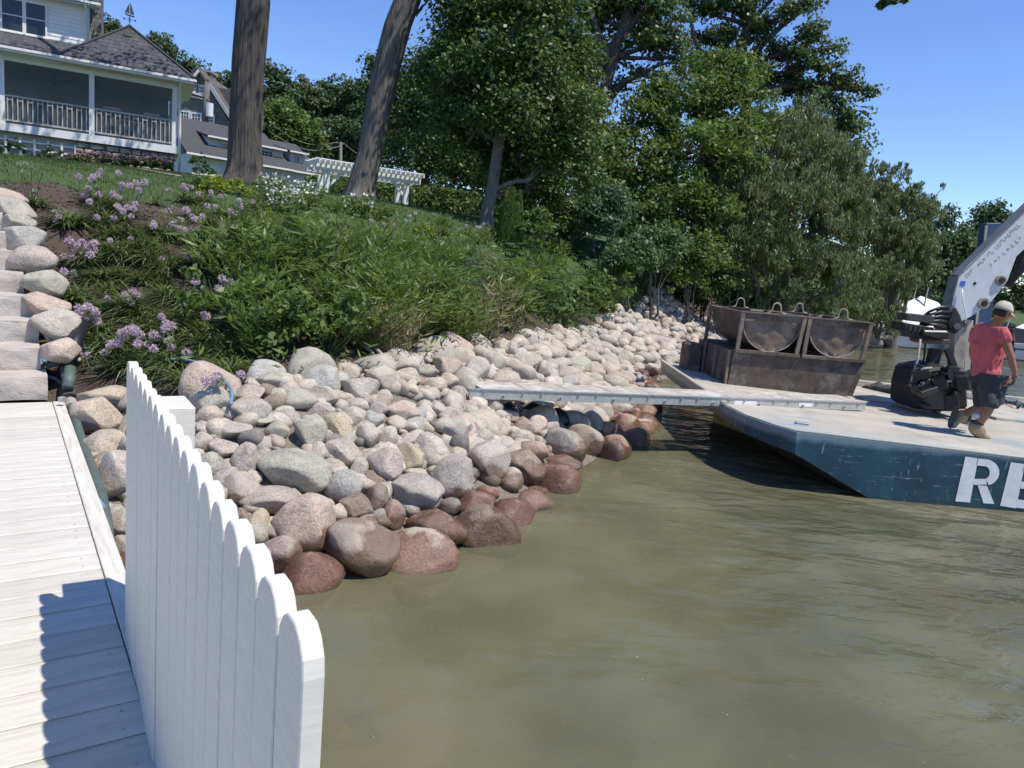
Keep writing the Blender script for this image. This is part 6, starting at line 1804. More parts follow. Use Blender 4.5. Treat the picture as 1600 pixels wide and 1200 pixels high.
big_trunk('oak_tree', 'large furrowed oak trunk nearer the porch, standing left of the leaning one', b1,
          [b1, b1 + Vector((.03, 0, .4)), at(383, 200, 18), at(388, 100, 18), at(396, 0, 18), at(402, -110, 18), at(406, -200, 18)], [.42, .375, .345, .345, .35, .36, .32], .55, 3, 0,
          [((-9.5, 21.5, 13.2), (3.4, 3.2, 1.7)), ((-6.5, 19, 13.6), (3.6, 3.2, 2.0)), ((-15.2, 25.2, 14.6), (2.6, 1.9, 1.2)), ((-8, 17, 15.5), (3.5, 3.5, 1.6)), ((-3.6, 17.5, 14.6), (3, 3, 1.6))], 9000)
b2 = at(560, 318, 21.0); b2.z = ground(b2.x, b2.y) - .1
big_trunk('oak_tree', 'leaning smooth oak trunk beside the white pergola, tilted to the right', b2,
          [b2, b2 + Vector((.03, 0, .4)), at(578, 240, 21), at(592, 160, 21), at(608, 90, 21), at(622, 40, 21), at(637, 0, 21), at(665, -70, 21), at(700, -160, 21)], [.40, .345, .315, .325, .34, .34, .33, .31, .28], .45, 8, 0,
          [((-2.0, 21.5, 14.6), (3.2, 3, 1.8)), ((-5.0, 22, 14.2), (3.0, 3, 1.6)), ((.8, 20.6, 13.6), (2.0, 2.2, .9))], 5500, 'bark2')
# the leafy twigs hanging into the top edge
for nm, x, y, w, h, lab in (('oak_branch', 1393, 4, 46, 44, 'leafy twig of an overhead tree hanging into the blue sky at the top right'), ('oak_branch', 672, -2, 66, 16, 'leafy twig hanging at the top edge right of the leaning trunk')):
    p = at(x, y, 12 if x > 1000 else 20.5); Yb = 12 if x > 1000 else 20.5
    t = thing('overhead_branch', p, lab, 'branch')
    w_ = w / F * Yb; h_ = h / F * Yb
    V, rnd, tf = crown([((p.x, p.y, p.z), (w_ * .42, w_ * .35, h_ * .34))], 260, .12, .07, sub=.10, seed=x)
    link('leaf_cluster', quads_mesh('leaf_cluster', V, LM['oak_blue'], rnd, tuple(p)), t, p)
    mb = MB(); limb(mb, p, p + Vector((-.1, .2, 3.2)) if x > 1000 else at(652, 20, 21), .012, .05, .6, 8, 3); mb.build('branch', MAT['bark'], t, sm=True)

# dark maple in the middle
base, tp, tr = gtrunk(759, 362, 19.5, [(768, 300), (780, 220), (792, 150), (806, 60), (822, -20), (835, -120)], .155, .10, 1.5)
tree('maple_tree', 'tall dark maple with a slim grey trunk in the middle of the picture', None, base, tp, tr,
     [cl(770, 40, 150, 110, 21), cl(840, 90, 170, 120, 21.5), cl(760, 130, 130, 90, 20.5), cl(850, 180, 150, 110, 20), cl(730, 200, 110, 90, 21), cl(880, 250, 110, 100, 20), cl(800, 240, 120, 80, 22), cl(745, -20, 120, 70, 21), cl(850, -20, 150, 80, 21), cl(700, 130, 70, 110, 23), cl(840, 300, 120, 60, 22.5), cl(800, 190, 110, 70, 18.9), cl(812, 100, 110, 90, 18.9), cl(826, 10, 110, 90, 19.2)],
     90000, .115, .078, 'oak_dark', 'bark2', sub=.62, seed=21, twigs=7)
# oak with the long bare limb
base, tp, tr = gtrunk(905, 330, 27, [(908, 250), (925, 190), (945, 140), (958, 90), (975, 40), (990, -20), (1000, -90)], .27, .13, 1.3)
t_oak = tree('oak_tree', 'tall oak with a long bare limb reaching right against the sky', None, base, tp, tr,
     [cl(905, 20, 120, 90, 28), cl(975, 25, 110, 90, 28), cl(1025, 70, 55, 55, 27), cl(1010, 10, 100, 70, 27), cl(1055, 60, 50, 50, 27), cl(925, 90, 80, 60, 28), cl(1055, 92, 60, 26, 27), cl(905, 130, 60, 60, 29), cl(955, -40, 180, 60, 28), cl(985, 125, 50, 26, 27.5), cl(1000, 60, 40, 60, 28), cl(915, 170, 50, 60, 25.5), cl(915, 220, 90, 90, 25)],
     22000, .15, .10, 'oak_blue', 'bark', sub=.55, seed=31, twigs=9)
mb = MB(); 
for pts, rr_ in (([(930, 165), (955, 150), (975, 127), (1000, 117), (1030, 101), (1062, 95)], [.15, .14, .12, .09, .06, .03]), ([(1000, 117), (1015, 122), (1028, 127)], [.06, .04, .02]), ([(925, 130), (950, 80), (985, 40), (1010, 10)], [.2, .16, .12, .06]), ([(955, 90), (935, 50), (915, 0)], [.14, .1, .06])):
    mb.tube([at(x, y, 27) for x, y in pts], rr_, 8)
mb.build('long_limb', MAT['bark'], t_oak, sm=True)
# oak behind at the top right
base, tp, tr = gtrunk(1120, 380, 34, [(1110, 280), (1105, 200), (1120, 140), (1150, 100), (1170, 40), (1180, -30), (1185, -90)], .42, .16, 1.2)
t_oak = tree('oak_tree', 'broad open oak rising behind the bright tree at the top right against the sky', None, base, tp, tr,
     [cl(1095, 15, 60, 46, 34), cl(1150, 15, 70, 50, 34), cl(1115, 62, 80, 44, 34), cl(1185, 50, 60, 40, 34), cl(1245, 18, 60, 40, 33), cl(1265, 60, 56, 34, 33), cl(1210, 90, 70, 44, 34), cl(1270, 100, 80, 46, 33), cl(1320, 132, 62, 34, 33), cl(1240, 140, 90, 50, 34), cl(1290, 170, 80, 50, 33), cl(1100, 110, 70, 60, 34), cl(1165, 130, 90, 60, 34), cl(1325, 200, 50, 46, 33), cl(1275, 215, 80, 50, 34), cl(1130, -30, 140, 40, 34), cl(1225, -25, 90, 36, 34), cl(1300, 75, 26, 20, 33), cl(1345, 140, 24, 16, 33)],
     27000, .17, .115, 'oak_blue', 'bark', sub=.52, seed=41, twigs=9, inner=.1)
mb = MB()
for pts, rr_ in (([(1150, 100), (1185, 75), (1220, 42), (1260, 12), (1280, -10)], [.2, .15, .1, .07, .04]), ([(1120, 140), (1180, 150), (1240, 128), (1300, 130), (1345, 140)], [.22, .16, .11, .07, .03]), ([(1105, 110), (1085, 60), (1075, 10)], [.16, .1, .05]), ([(1150, 190), (1220, 195), (1290, 185)], [.18, .12, .05])):
    mb.tube([at(x, y, 33.6) for x, y in pts], rr_, 8)
mb.build('spreading_limb', MAT['bark'], t_oak, sm=True)
# bright tree
base, tp, tr = gtrunk(1030, 420, 26, [(1035, 330), (1045, 250), (1060, 180)], .2, .08, 1.2)
tree('maple_tree', 'bright sunlit green tree between the dark maple and the willow', None, base, tp, tr,
     [cl(1075, 170, 150, 110, 26.5), cl(1010, 190, 90, 70, 26), cl(1140, 160, 90, 90, 27), cl(1105, 240, 170, 100, 25), cl(1000, 270, 120, 110, 25), cl(950, 300, 80, 90, 24.5), cl(1060, 330, 170, 110, 24.5), cl(955, 220, 60, 50, 26), cl(1120, 110, 60, 40, 27), cl(1155, 215, 80, 60, 26), cl(1160, 110, 60, 50, 27.5), cl(1215, 205, 60, 50, 27), cl(1000, 350, 110, 80, 24)],
     38000, .17, .085, 'maple_lit', 'bark2', sub=.55, seed=51, twigs=6)
# willows
base, tp, tr = gtrunk(1225, 455, 27, [(1225, 380), (1222, 300), (1228, 240)], .3, .12, 1.2)
tree('willow_tree', 'large grey green willow drooping over the water behind the rusty hoppers', None, base, tp, tr,
     [cl(1215, 235, 180, 90, 27), cl(1285, 270, 140, 110, 26.5), cl(1160, 300, 150, 120, 26), cl(1235, 330, 190, 120, 25.5), cl(1310, 350, 90, 120, 26), cl(1170, 390, 150, 100, 25), cl(1255, 420, 170, 90, 25.5), cl(1320, 430, 70, 80, 26), cl(1120, 360, 80, 90, 25.5), cl(1250, 195, 100, 36, 27.5), cl(1330, 300, 50, 60, 27)],
     82000, .18, .040, 'willow', 'bark2', 'hang', sub=.55, seed=61, hang=1.0, twigs=6)
base, tp, tr = gtrunk(1400, 490, 33, [(1400, 420), (1395, 350)], .28, .12, 1.2)
tree('willow_tree', 'smaller willow right of the large one, sloping down towards the boats', None, base, tp, tr,
     [cl(1375, 315, 70, 60, 33.5), cl(1405, 330, 90, 80, 33), cl(1360, 370, 90, 90, 32.5), cl(1415, 390, 90, 90, 32), cl(1440, 345, 40, 44, 33.5), cl(1380, 440, 110, 70, 31), cl(1430, 430, 60, 60, 32), cl(1368, 500, 80, 50, 30), cl(1340, 475, 70, 50, 29.5), cl(1392, 275, 36, 26, 34), cl(1460, 325, 26, 20, 34)],
     44000, .20, .042, 'willow', 'bark2', 'hang', sub=.5, seed=71, hang=1.0, twigs=6)
# low shrubs at the water's edge under the willows
for i, (x, y, w, h, Y, mt, lab) in enumerate(((1098, 452, 90, 60, 28, 'oak_dark', 'dark shrub hiding the bare ground at the far end of the stones'), (1130, 440, 100, 70, 25, 'oak_dark', 'dark shrub in the shade behind the far end of the stones'), (1230, 480, 150, 60, 26, 'willow', 'low willow shrub over the water right behind the hoppers'), (1310, 490, 110, 50, 27, 'willow', 'low willow shrub over the water right of the hoppers'),
        (1085, 405, 100, 90, 23.5, 'maple_lit', 'leafy green shrub at the right end of the planted bank'), (950, 330, 70, 60, 21.5, 'bluegreen', 'round bluish green shrub in front of the dark trees'), (1160, 470, 60, 40, 27, 'oak_dark', 'small dark shrub at the shaded end of the stone bank'), (1030, 385, 90, 60, 22, 'fern', 'feathery green shrub left of the one ending the bank'),
        (900, 345, 90, 60, 23, 'oak_dark', 'dark shrub between the round yellow green one and the bluish one'), (985, 400, 60, 40, 20, 'fern', 'green shrub low on the right part of the bank'))):
    b = at(x, y, Y); g = ground(b.x, b.y); b = Vector((b.x, b.y, max(0, g)))
    V, rnd, tf = crown([cl(x, y, w, h, Y), cl(x - w * .2, y + h * .3, w * .6, h * .6, Y - .5)], 5500, .14, .06 if mt != 'willow' else .035, 'hang' if mt == 'willow' else 'broad', .35, 90 + i, hang=1 if mt == 'willow' else 0)
    t = thing('shrub', b, lab, 'shrub'); link('foliage', quads_mesh('foliage', V, LM[mt], rnd, tuple(b)), t, b)
    mb = MB(); c = at(x, y, Y)
    for k in range(5): limb(mb, b - Vector((0, 0, .1)), c + Vector((random.uniform(-.6, .6), random.uniform(-.3, .3), random.uniform(-.1, .4))), .03, .01, .8, 5, k)
    mb.build('stems', MAT['bark2'], t, sm=True)
# dense wood behind
def wood(name, lab, Y, spec, n, L, mat, seed, grp=None, sub=.9):
    c = [cl(x, y, w, h, Y + dy) for x, y, w, h, dy in spec]
    cx = np.mean([q_[0][0] for q_ in c]); cy = np.mean([q_[0][1] for q_ in c]); g = ground(cx, cy)
    lowest = min(q_[0][2] for q_ in c)
    base = Vector((cx, cy, g))
    top = Vector((cx, cy, max(q_[0][2] for q_ in c)))
    pts = [base - Vector((0, 0, .3)), base.lerp(top, .4), base.lerp(top, .9)]
    return tree(name, lab, grp, base, pts, [.35, .26, .1], c, n, L, L * .62, mat, 'bark2', sub=sub, seed=seed, twigs=3)
wood('maple_tree', 'dark bushy tree right of the leaning trunk, beside the pergola', 37, [(690, 170, 110, 110, 0), (650, 200, 90, 120, 1), (705, 250, 110, 90, -1), (640, 120, 60, 60, 1), (690, 95, 70, 50, 0), (640, 255, 80, 60, 0), (615, 150, 40, 70, 2), (725, 90, 60, 70, 0)], 22000, .18, 'oak_dark', 101)
wood('maple_tree', 'dark tree filling the gap behind the slim grey trunk', 35, [(770, 280, 130, 100, 0), (850, 330, 140, 80, 0), (900, 260, 120, 120, 0), (720, 320, 120, 60, 0), (790, 200, 140, 120, 1), (860, 120, 120, 140, 2), (930, 340, 120, 90, 1)], 22000, .20, 'oak_dark', 102)
wood('maple_tree', 'dark tree in the shade behind the bright sunlit one', 36, [(960, 340, 130, 130, 0), (1040, 380, 160, 110, 0), (1120, 420, 150, 100, 0), (1110, 320, 160, 110, 2), (1200, 380, 160, 130, 3), (1260, 300, 140, 140, 4), (1160, 460, 180, 60, 1), (1290, 440, 160, 90, 3), (1290, 240, 100, 80, 4), (1350, 385, 110, 100, 6), (1350, 450, 110, 80, 6)], 24000, .24, 'oak_dark', 103, sub=1.1)
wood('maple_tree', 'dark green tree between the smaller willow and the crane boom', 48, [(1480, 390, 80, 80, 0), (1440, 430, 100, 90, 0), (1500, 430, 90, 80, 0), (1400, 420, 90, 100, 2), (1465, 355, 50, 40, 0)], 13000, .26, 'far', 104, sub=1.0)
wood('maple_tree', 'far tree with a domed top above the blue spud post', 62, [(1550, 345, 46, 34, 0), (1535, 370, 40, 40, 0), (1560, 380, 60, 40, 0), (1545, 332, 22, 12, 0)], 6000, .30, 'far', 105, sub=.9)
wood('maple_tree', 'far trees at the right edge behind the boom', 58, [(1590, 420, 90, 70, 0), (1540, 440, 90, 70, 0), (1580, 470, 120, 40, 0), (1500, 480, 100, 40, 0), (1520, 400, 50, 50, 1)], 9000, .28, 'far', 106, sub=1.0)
wood('maple_tree', 'lighter green tree right of the large oak trunk, above the white outbuilding', 56, [(440, 215, 60, 50, 0), (470, 200, 50, 40, 0), (450, 180, 50, 30, 0), (485, 225, 40, 36, 0), (425, 190, 30, 40, 0)], 8000, .26, 'maple_lit', 107, sub=.9)
bgn = [('tree seen just right of the large oak trunk on the skyline', 66, [(430, 125, 40, 50, 0), (425, 160, 50, 60, 0), (445, 150, 40, 40, 0)]), ('rounded dark tree on the skyline left of the middle gap', 70, [(480, 150, 60, 44, 0), (470, 175, 60, 44, 0), (500, 165, 40, 40, 0)]),
       ('tallest dark tree on the skyline between the two oak trunks', 72, [(522, 145, 46, 40, 0), (515, 170, 60, 50, 0), (535, 165, 40, 40, 0)]), ('tree on the skyline just left of the leaning trunk', 70, [(560, 165, 40, 50, 0), (565, 190, 40, 50, 0), (552, 150, 30, 24, 0)]),
       ('tree low on the slope between the oak trunks', 64, [(510, 215, 60, 50, 0), (545, 215, 60, 50, 0), (530, 240, 70, 30, 0), (560, 235, 50, 50, 0)]),
       ('tree behind the grey gabled house', 85, [(350, 125, 50, 20, 0), (335, 140, 70, 30, 0), (370, 135, 40, 40, 0), (380, 160, 60, 40, 0)]),
       ('tree top showing between the porch roof and the grey gabled house', 80, [(290, 106, 30, 14, 0), (275, 118, 40, 18, 0)]), ('tree showing right of the porch roof peak', 78, [(245, 70, 22, 16, 0), (258, 84, 24, 18, 0), (240, 85, 30, 24, 0)]),
       ('tree showing left of the porch roof peak', 78, [(174, 48, 20, 18, 0), (180, 62, 26, 20, 0), (165, 66, 24, 26, 0)]), ('dark tree left of the leaning trunk top', 60, [(600, 120, 30, 40, 0), (585, 115, 24, 24, 0), (590, 150, 30, 60, 0)])]
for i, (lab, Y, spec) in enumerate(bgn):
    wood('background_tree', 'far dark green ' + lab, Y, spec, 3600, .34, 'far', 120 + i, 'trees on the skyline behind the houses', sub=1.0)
# hedge behind the pergola
V, rnd, tf = crown([cl(x, 300 + (x - 500) * .12, 46, 60, 33, 1.2) for x in range(500, 800, 26)], 16000, .14, .08, sub=.4, seed=140)
p = at(600, 330, 33); p.z = ground(p.x, p.y)
tag(link('hedge', quads_mesh('hedge', V, LM['oak_dark'], rnd, tuple(p)), None, p), 'dark clipped hedge in deep shade behind the white pergola', 'hedge')
# arborvitae: feathery upright fans
t = thing('arborvitae', at(797, 362, 18), 'bright green upright arborvitae right of the slim grey trunk', 'shrub')
cs = []
b = at(797, 362, 18); b.z = ground(b.x, b.y)
V = []; rg = np.random.default_rng(5)
nA = 7000; th_ = rg.uniform(0, 2 * np.pi, nA); hh = rg.uniform(0, 1, nA); 
spire = np.round(th_ / .9) * .9
top = 1.0 + .14 * np.sin(spire * 3.1)
R_ = .33 * (1 - .45 * hh ** 2) * rg.uniform(.8, 1.05, nA)
P = np.stack([b.x + np.cos(th_) * R_ * 1.0, b.y + np.sin(th_) * R_, b.z + hh * 1.25 * top], 1)
V = leaves(P, unit(np.stack([np.cos(th_) * .25, np.sin(th_) * .25, np.ones(nA)], 1) + rg.normal(size=(nA, 3)) * .18), unit(np.stack([np.cos(th_), np.sin(th_), .2 * np.ones(nA)], 1) + rg.normal(size=(nA, 3)) * .5), .10, .022)
t.location = b
link('foliage', quads_mesh('foliage', V, LM['arbor'], rg.uniform(0, 1, nA), tuple(b)), t, b)
MB().tube([b - Vector((0, 0, .1)), b + Vector((0, 0, .9))], [.04, .015], 8).build('trunk', MAT['bark2'], t)
b = at(842, 366, 17.5); b.z = ground(b.x, b.y); t = thing('round_shrub', b, 'round yellow green shrub right beside the upright arborvitae', 'shrub')
V, rnd, tf = crown([cl(842, 348, 52, 40, 17.5), cl(835, 362, 50, 30, 17.3)], 3600, .07, .045, sub=.16, seed=9)
link('foliage', quads_mesh('foliage', V, LM['maple_lit'], rnd, tuple(b)), t, b)
mb = MB(); 
for k in range(5): limb(mb, b - Vector((0, 0, .1)), b + Vector((random.uniform(-.3, .3), random.uniform(-.2, .2), random.uniform(.3, .5))), .015, .006, .8, 4, k)
mb.build('stems', MAT['bark2'], t)
# small broken snag
b = at(822, 300, 21); t = thing('broken_branch', b, 'pale broken branch stub hanging in the shade of the dark maple', 'branch')
MB().tube([at(829, 262, 21), at(826, 280, 21), at(823, 298, 21)], [.05, .07, .04], 8).build('stub', MAT['bark2'], t, sm=True)
MB().tube([at(826, 275, 21), at(838, 268, 21)], [.025, .015], 6).build('twig', MAT['bark2'], t, sm=True)

# ================================================================ PLANTS ON THE BANK
def mesh_from(V, name, mat, rnd): return quads_mesh(name, V, LM[mat], rnd)
def proto_lance(seed, n_st=70, spread=.62, h=.85, L=.13, W=.020, mat='lance', nl=20, arch=.55):
    rg = np.random.default_rng(seed); C = []; D = []; st = MB()
    for i in range(n_st):
        a = rg.uniform(0, 2 * np.pi); r0 = rg.uniform(0, .25) * spread
        o = np.array((np.cos(a) * r0, np.sin(a) * r0, 0)); dr = np.array((np.cos(a + rg.normal() * .4), np.sin(a + rg.normal() * .4), 0)); hh = h * rg.uniform(.6, 1.1); out = spread * rg.uniform(.3, 1.0)
        ts = np.linspace(.15, 1, nl)
        pts = o + dr * (out * ts[:, None] ** 1.5) + np.array((0, 0, 1)) * (hh * (ts - arch * .45 * ts ** 2.5))[:, None]
        if i % 3 == 0: st.tube([Vector(o)] + [Vector(p) for p in pts[::5]], .005, 4, cap=False)
        tan = np.gradient(pts, axis=0)
        side = unit(np.cross(tan, (0, 0, 1)) + 1e-6)
        sg = np.where(np.arange(nl) % 2, 1, -1)[:, None]
        d = unit(unit(tan) * .9 + side * sg * .75 + rg.normal(size=(nl, 3)) * .25 + np.array((0, 0, -.12)))
        C.append(pts + d * L * .45); D.append(d)
    C = np.concatenate(C); D = np.concatenate(D); Nn = unit(rg.normal(size=C.shape) * .5 + np.array((0, 0, 1)))
    k = rg.uniform(.6, 1.35, len(C))
    return quads_mesh('foliage', leaves(C, D, Nn, L * k, W * k), LM[mat], rg.beta(2, 2.2, len(C))), st.mesh('stems', MAT['stem'], Vector((0, 0, 0)))[0]
def proto_fern(seed, n=46, h=.8, spread=.7, mat='fern', Lf=.55):
    rg = np.random.default_rng(seed); C = []; D = []; Nn = []; Ls = []; st = MB()
    for i in range(n):
        a = rg.uniform(0, 2 * np.pi); base = np.array((rg.normal() * spread * .28, rg.normal() * spread * .28, rg.uniform(.1, .75) * h))
        dr = unit(np.array((np.cos(a), np.sin(a), rg.uniform(.0, .75)))); m = 13; ts = np.linspace(.08, 1, m); L = Lf * rg.uniform(.6, 1.15)
        pts = base + dr * (L * ts)[:, None] - np.array((0, 0, 1)) * (L * .38 * ts ** 2)[:, None]
        side = unit(np.cross(dr, (0, 0, 1)))
        for s in (-1, 1):
            d = unit(side * s + dr * .45 + rg.normal(size=(m, 3)) * .10)
            l = .105 * np.sin(np.pi * (ts * .86 + .12)) * L / .5
            C.append(pts + d * (l / 2)[:, None]); D.append(d); Nn.append(np.tile(unit(np.cross(dr, side) * -1 + rg.normal(3) * 0 + rg.normal(size=3) * .15), (m, 1))); Ls.append(l)
        if i % 4 == 0: st.tube([Vector((base[0] * .3, base[1] * .3, 0)), Vector(base), Vector(pts[6])], .006, 4, cap=False)
    C = np.concatenate(C); D = np.concatenate(D); Nn = np.concatenate(Nn); Ls = np.concatenate(Ls)
    return quads_mesh('foliage', leaves(C, D, Nn, Ls, Ls * .34), LM[mat], rg.beta(2, 2.2, len(C))), st.mesh('stems', MAT['stem'], Vector((0, 0, 0)))[0]
def proto_broad(seed, n=1700, h=.7, w=.55, L=.07, mat='bluegreen', Wr=.6):
    V, rnd, tf = crown([((0, 0, h * .5), (w, w, h * .5)), ((w * .4, -w * .3, h * .3), (w * .6, w * .6, h * .3))], n, L, L * Wr, 'broad', .16, seed, inner=.2)
    V = V[V[:, :, 2].min(axis=1) > -.05]; rnd = np.random.default_rng(seed).beta(2, 2.2, len(V))
    st = MB(); rr = random.Random(seed)
    for i in range(8): limb(st, (0, 0, 0), (rr.uniform(-w, w) * .7, rr.uniform(-w, w) * .7, h * rr.uniform(.5, .9)), .01, .004, .9, 4, i)
    return quads_mesh('foliage', V, LM[mat], rnd), st.mesh('stems', MAT['stem'], Vector((0, 0, 0)))[0]
PR = {'lance': [proto_lance(1), proto_lance(2, 60, .7, .95, .15, .022), proto_lance(3, 80, .5, .7, .11, .016), proto_lance(4, 55, .8, .75, .16, .018, arch=.9)],
      'tall': [proto_lance(61, 44, .45, 1.05, .17, .030, 'lance', 16, .25), proto_lance(62, 40, .5, .95, .15, .034, 'maple_lit', 14, .3)],
      'lancey': [proto_lance(5, 60, .6, .8, .10, .015, 'maple_lit')],
      'fern': [proto_fern(11), proto_fern(12, 60, .9, .8), proto_fern(13, 38, .65, .6, 'maple_lit', .5)],
      'blue': [proto_broad(21), proto_broad(22, 2200, .8, .6, .06), proto_fern(23, 50, .8, .7, 'bluegreen', .45)],
      'broad': [proto_broad(31, 1500, .6, .5, .085, 'lance', .65), proto_broad(32, 1500, .7, .5, .075, 'maple_lit', .6)],
      'dry': [proto_lance(41, 46, .45, .75, .14, .010, 'dry', 12, .4)],
      'yellow': [proto_broad(51, 900, .45, .4, .07, 'yellow', .5)]}
LB = {'tall': ('upright_plant', 'tall upright green plant with broader leaves', 'plant'), 'lance': ('leafy_plant', 'narrow leaved arching green plant', 'plant'), 'lancey': ('leafy_plant', 'bright narrow leaved plant', 'plant'), 'fern': ('feathery_shrub', 'feathery fern leaved shrub', 'shrub'),
      'blue': ('blue_green_shrub', 'blue green leafy shrub', 'shrub'), 'broad': ('broad_leaved_plant', 'broad leaved green plant', 'plant'), 'dry': ('dry_reeds', 'tuft of dry tan reeds', 'plant'), 'yellow': ('yellow_plant', 'yellow green leafy plant', 'plant')}
nplant = 0
ADJ = {}
def plant(kind, p, s, where, hs=1.0, v=None, label=None):
    global nplant
    f, st = PR[kind][v if v is not None else random.randrange(len(PR[kind]))]
    nm, lb, ct = LB[kind]
    t = thing(nm, p, label or (lb + ' ' + where), ct, None if label else (lb + 's ' + where))
    rz = random.uniform(0, 6.28)
    for n_, m in (('foliage', f), ('stems', st)):
        o = bpy.data.objects.new(n_, m); COL.objects.link(o); o.parent = t; o.scale = (s, s, s * hs)
    t.rotation_euler = (random.uniform(-.1, .1), random.uniform(-.1, .1), rz)
    nplant += 1
    return t
TOEY = [(300, 596), (430, 574), (600, 560), (735, 528), (880, 508), (1000, 484), (1060, 470)]
CRY = [(100, 300), (250, 318), (420, 345), (600, 372), (760, 385), (900, 404), (1010, 412), (1075, 425)]
def interp(L, x): return float(np.interp(x, [a for a, b in L], [b for a, b in L]))
rg = np.random.default_rng(77); used = []
for k in range(9000):
    x = rg.uniform(-4.5, 7); y = rg.uniform(5.8, 30)
    d1 = dist_poly([[x, y]], TOE)[0]; d2 = dist_poly([[x, y]], CREST)[0]
    px, py = proj((x, y, ground(x, y)))
    if d1 < (.5 if px < 580 else .28) or d2 > (.25 if px < 680 else 1.8): continue
    if not (335 < px < 1090): continue
    if px < 420 and rg.uniform() < .35: continue
    sp = .44 if y < 12 else .62 if y < 18 else .85
    if px > 700: sp *= 1.12
    if any((x - a) ** 2 + (y - b) ** 2 < sp * sp for a, b in used): continue
    used.append((x, y))
    u = px + rg.normal() * 35
    fr = d1 / max(.1, d1 - d2)
    if u < 640: kind = rg.choice(['lance', 'tall', 'lance', 'tall', 'broad', 'lancey', 'lance'])
    elif u < 760: kind = rg.choice(['tall', 'fern', 'fern', 'blue', 'lance'])
    elif u < 900: kind = rg.choice(['fern', 'fern', 'blue', 'broad', 'tall'])
    else: kind = rg.choice(['blue', 'blue', 'fern', 'broad'])
    if fr < .12 and 640 < u < 900 and rg.uniform() < .45: kind = 'dry'
    if fr > .85 and u < 760: kind = rg.choice(['lance', 'lancey', 'yellow', 'lance'])
    where = ('low on the bank ' if fr < .3 else 'high on the bank ' if fr > .72 else 'halfway up the bank ') + ('below the large oak' if px < 480 else 'below the leaning oak' if px < 640 else 'below the slim grey trunk' if px < 800 else 'above the gangplank' if px < 950 else 'at the far end of the stones')
    s = rg.uniform(.75, 1.15) * ((.55 if px < 680 else .9) if fr > .8 else .95) * (1.18 if px < 640 else 1.32)
    lim = interp([(335, 328), (420, 335), (560, 346), (650, 352), (760, 362), (880, 364), (1000, 368), (1090, 345)], px)
    hp = {'lance': .75, 'tall': .95, 'lancey': .75, 'fern': .95, 'blue': .8, 'broad': .65, 'dry': .7, 'yellow': .45}[str(kind)]
    while s > .32 and proj((x, y, ground(x, y) + s * hp))[1] < lim: s *= .92
    if s <= .32: s = .32
    plant(str(kind), Vector((x, y, ground(x, y) - .03)), s, where)
# arching stems leaning over the near stones and single eye catching plants
p = onground(836, 470); plant('yellow', p + Vector((0, 0, .0)), .8, '', 1.6, None, 'climbing vine with pale yellow leaves above the gangplank')
p = onground(770, 372); plant('yellow', p, .55, '', .8, None, 'small yellow green plant on the crest beside the slim grey trunk')
p = onground(655, 372); plant('yellow', p, .6, '', 1.0, None, 'yellow flowering plant on the crest just right of the pergola post')
for i, (x, y) in enumerate(((345, 300), (372, 306), (330, 304))): plant('yellow', onground(x, y), .8, '', .8, None, ['bright yellow green plant at the foot of the large oak', 'bright yellow green plant right in front of the large oak roots', 'yellow green plant left of the large oak roots'][i])
for i, (x, y, kd) in enumerate(((305, 300, 'broad'), (420, 318, 'broad'), (450, 322, 'broad'), (480, 330, 'broad'), (520, 335, 'lance'), (560, 338, 'broad'), (600, 345, 'broad'), (400, 322, 'lancey'), (690, 358, 'lance'), (730, 362, 'fern'))):
    plant(kd, onground(x, y), .42, 'in the bed around the oak trunks')
# white hydrangea like flowers near the oak
for i, (x, y, n) in enumerate(((445, 325, 12), (480, 312, 9), (425, 300, 8), (560, 330, 5))):
    b = onground(x, y + 8); t = thing('white_flowers', b, ['white daisies in the bed right of the large oak', 'round white blooms between the two oak trunks', 'white blooms beside the large oak foot', 'few white blooms by the leaning oak'][i], 'flowers')
    C = np.array([tuple(b + Vector((random.uniform(-.3, .3), random.uniform(-.2, .2), random.uniform(.15, .45)))) for _ in range(n * 14)])
    tag(link('blooms', quads_mesh('blooms', leaves(C, rdir(len(C)), rdir(len(C)), .06, .05), LM['whitefl'], RNG.uniform(0, 1, len(C)), tuple(b)), t, b), kind='stuff')
    C2 = np.array([tuple(b + Vector((random.uniform(-.35, .35), random.uniform(-.2, .2), random.uniform(.0, .38)))) for _ in range(420)])
    link('foliage', quads_mesh('foliage', leaves(C2, rdir(len(C2)), rdir(len(C2)), .08, .04), LM['lance'], RNG.uniform(0, 1, len(C2)), tuple(b)), t, b)

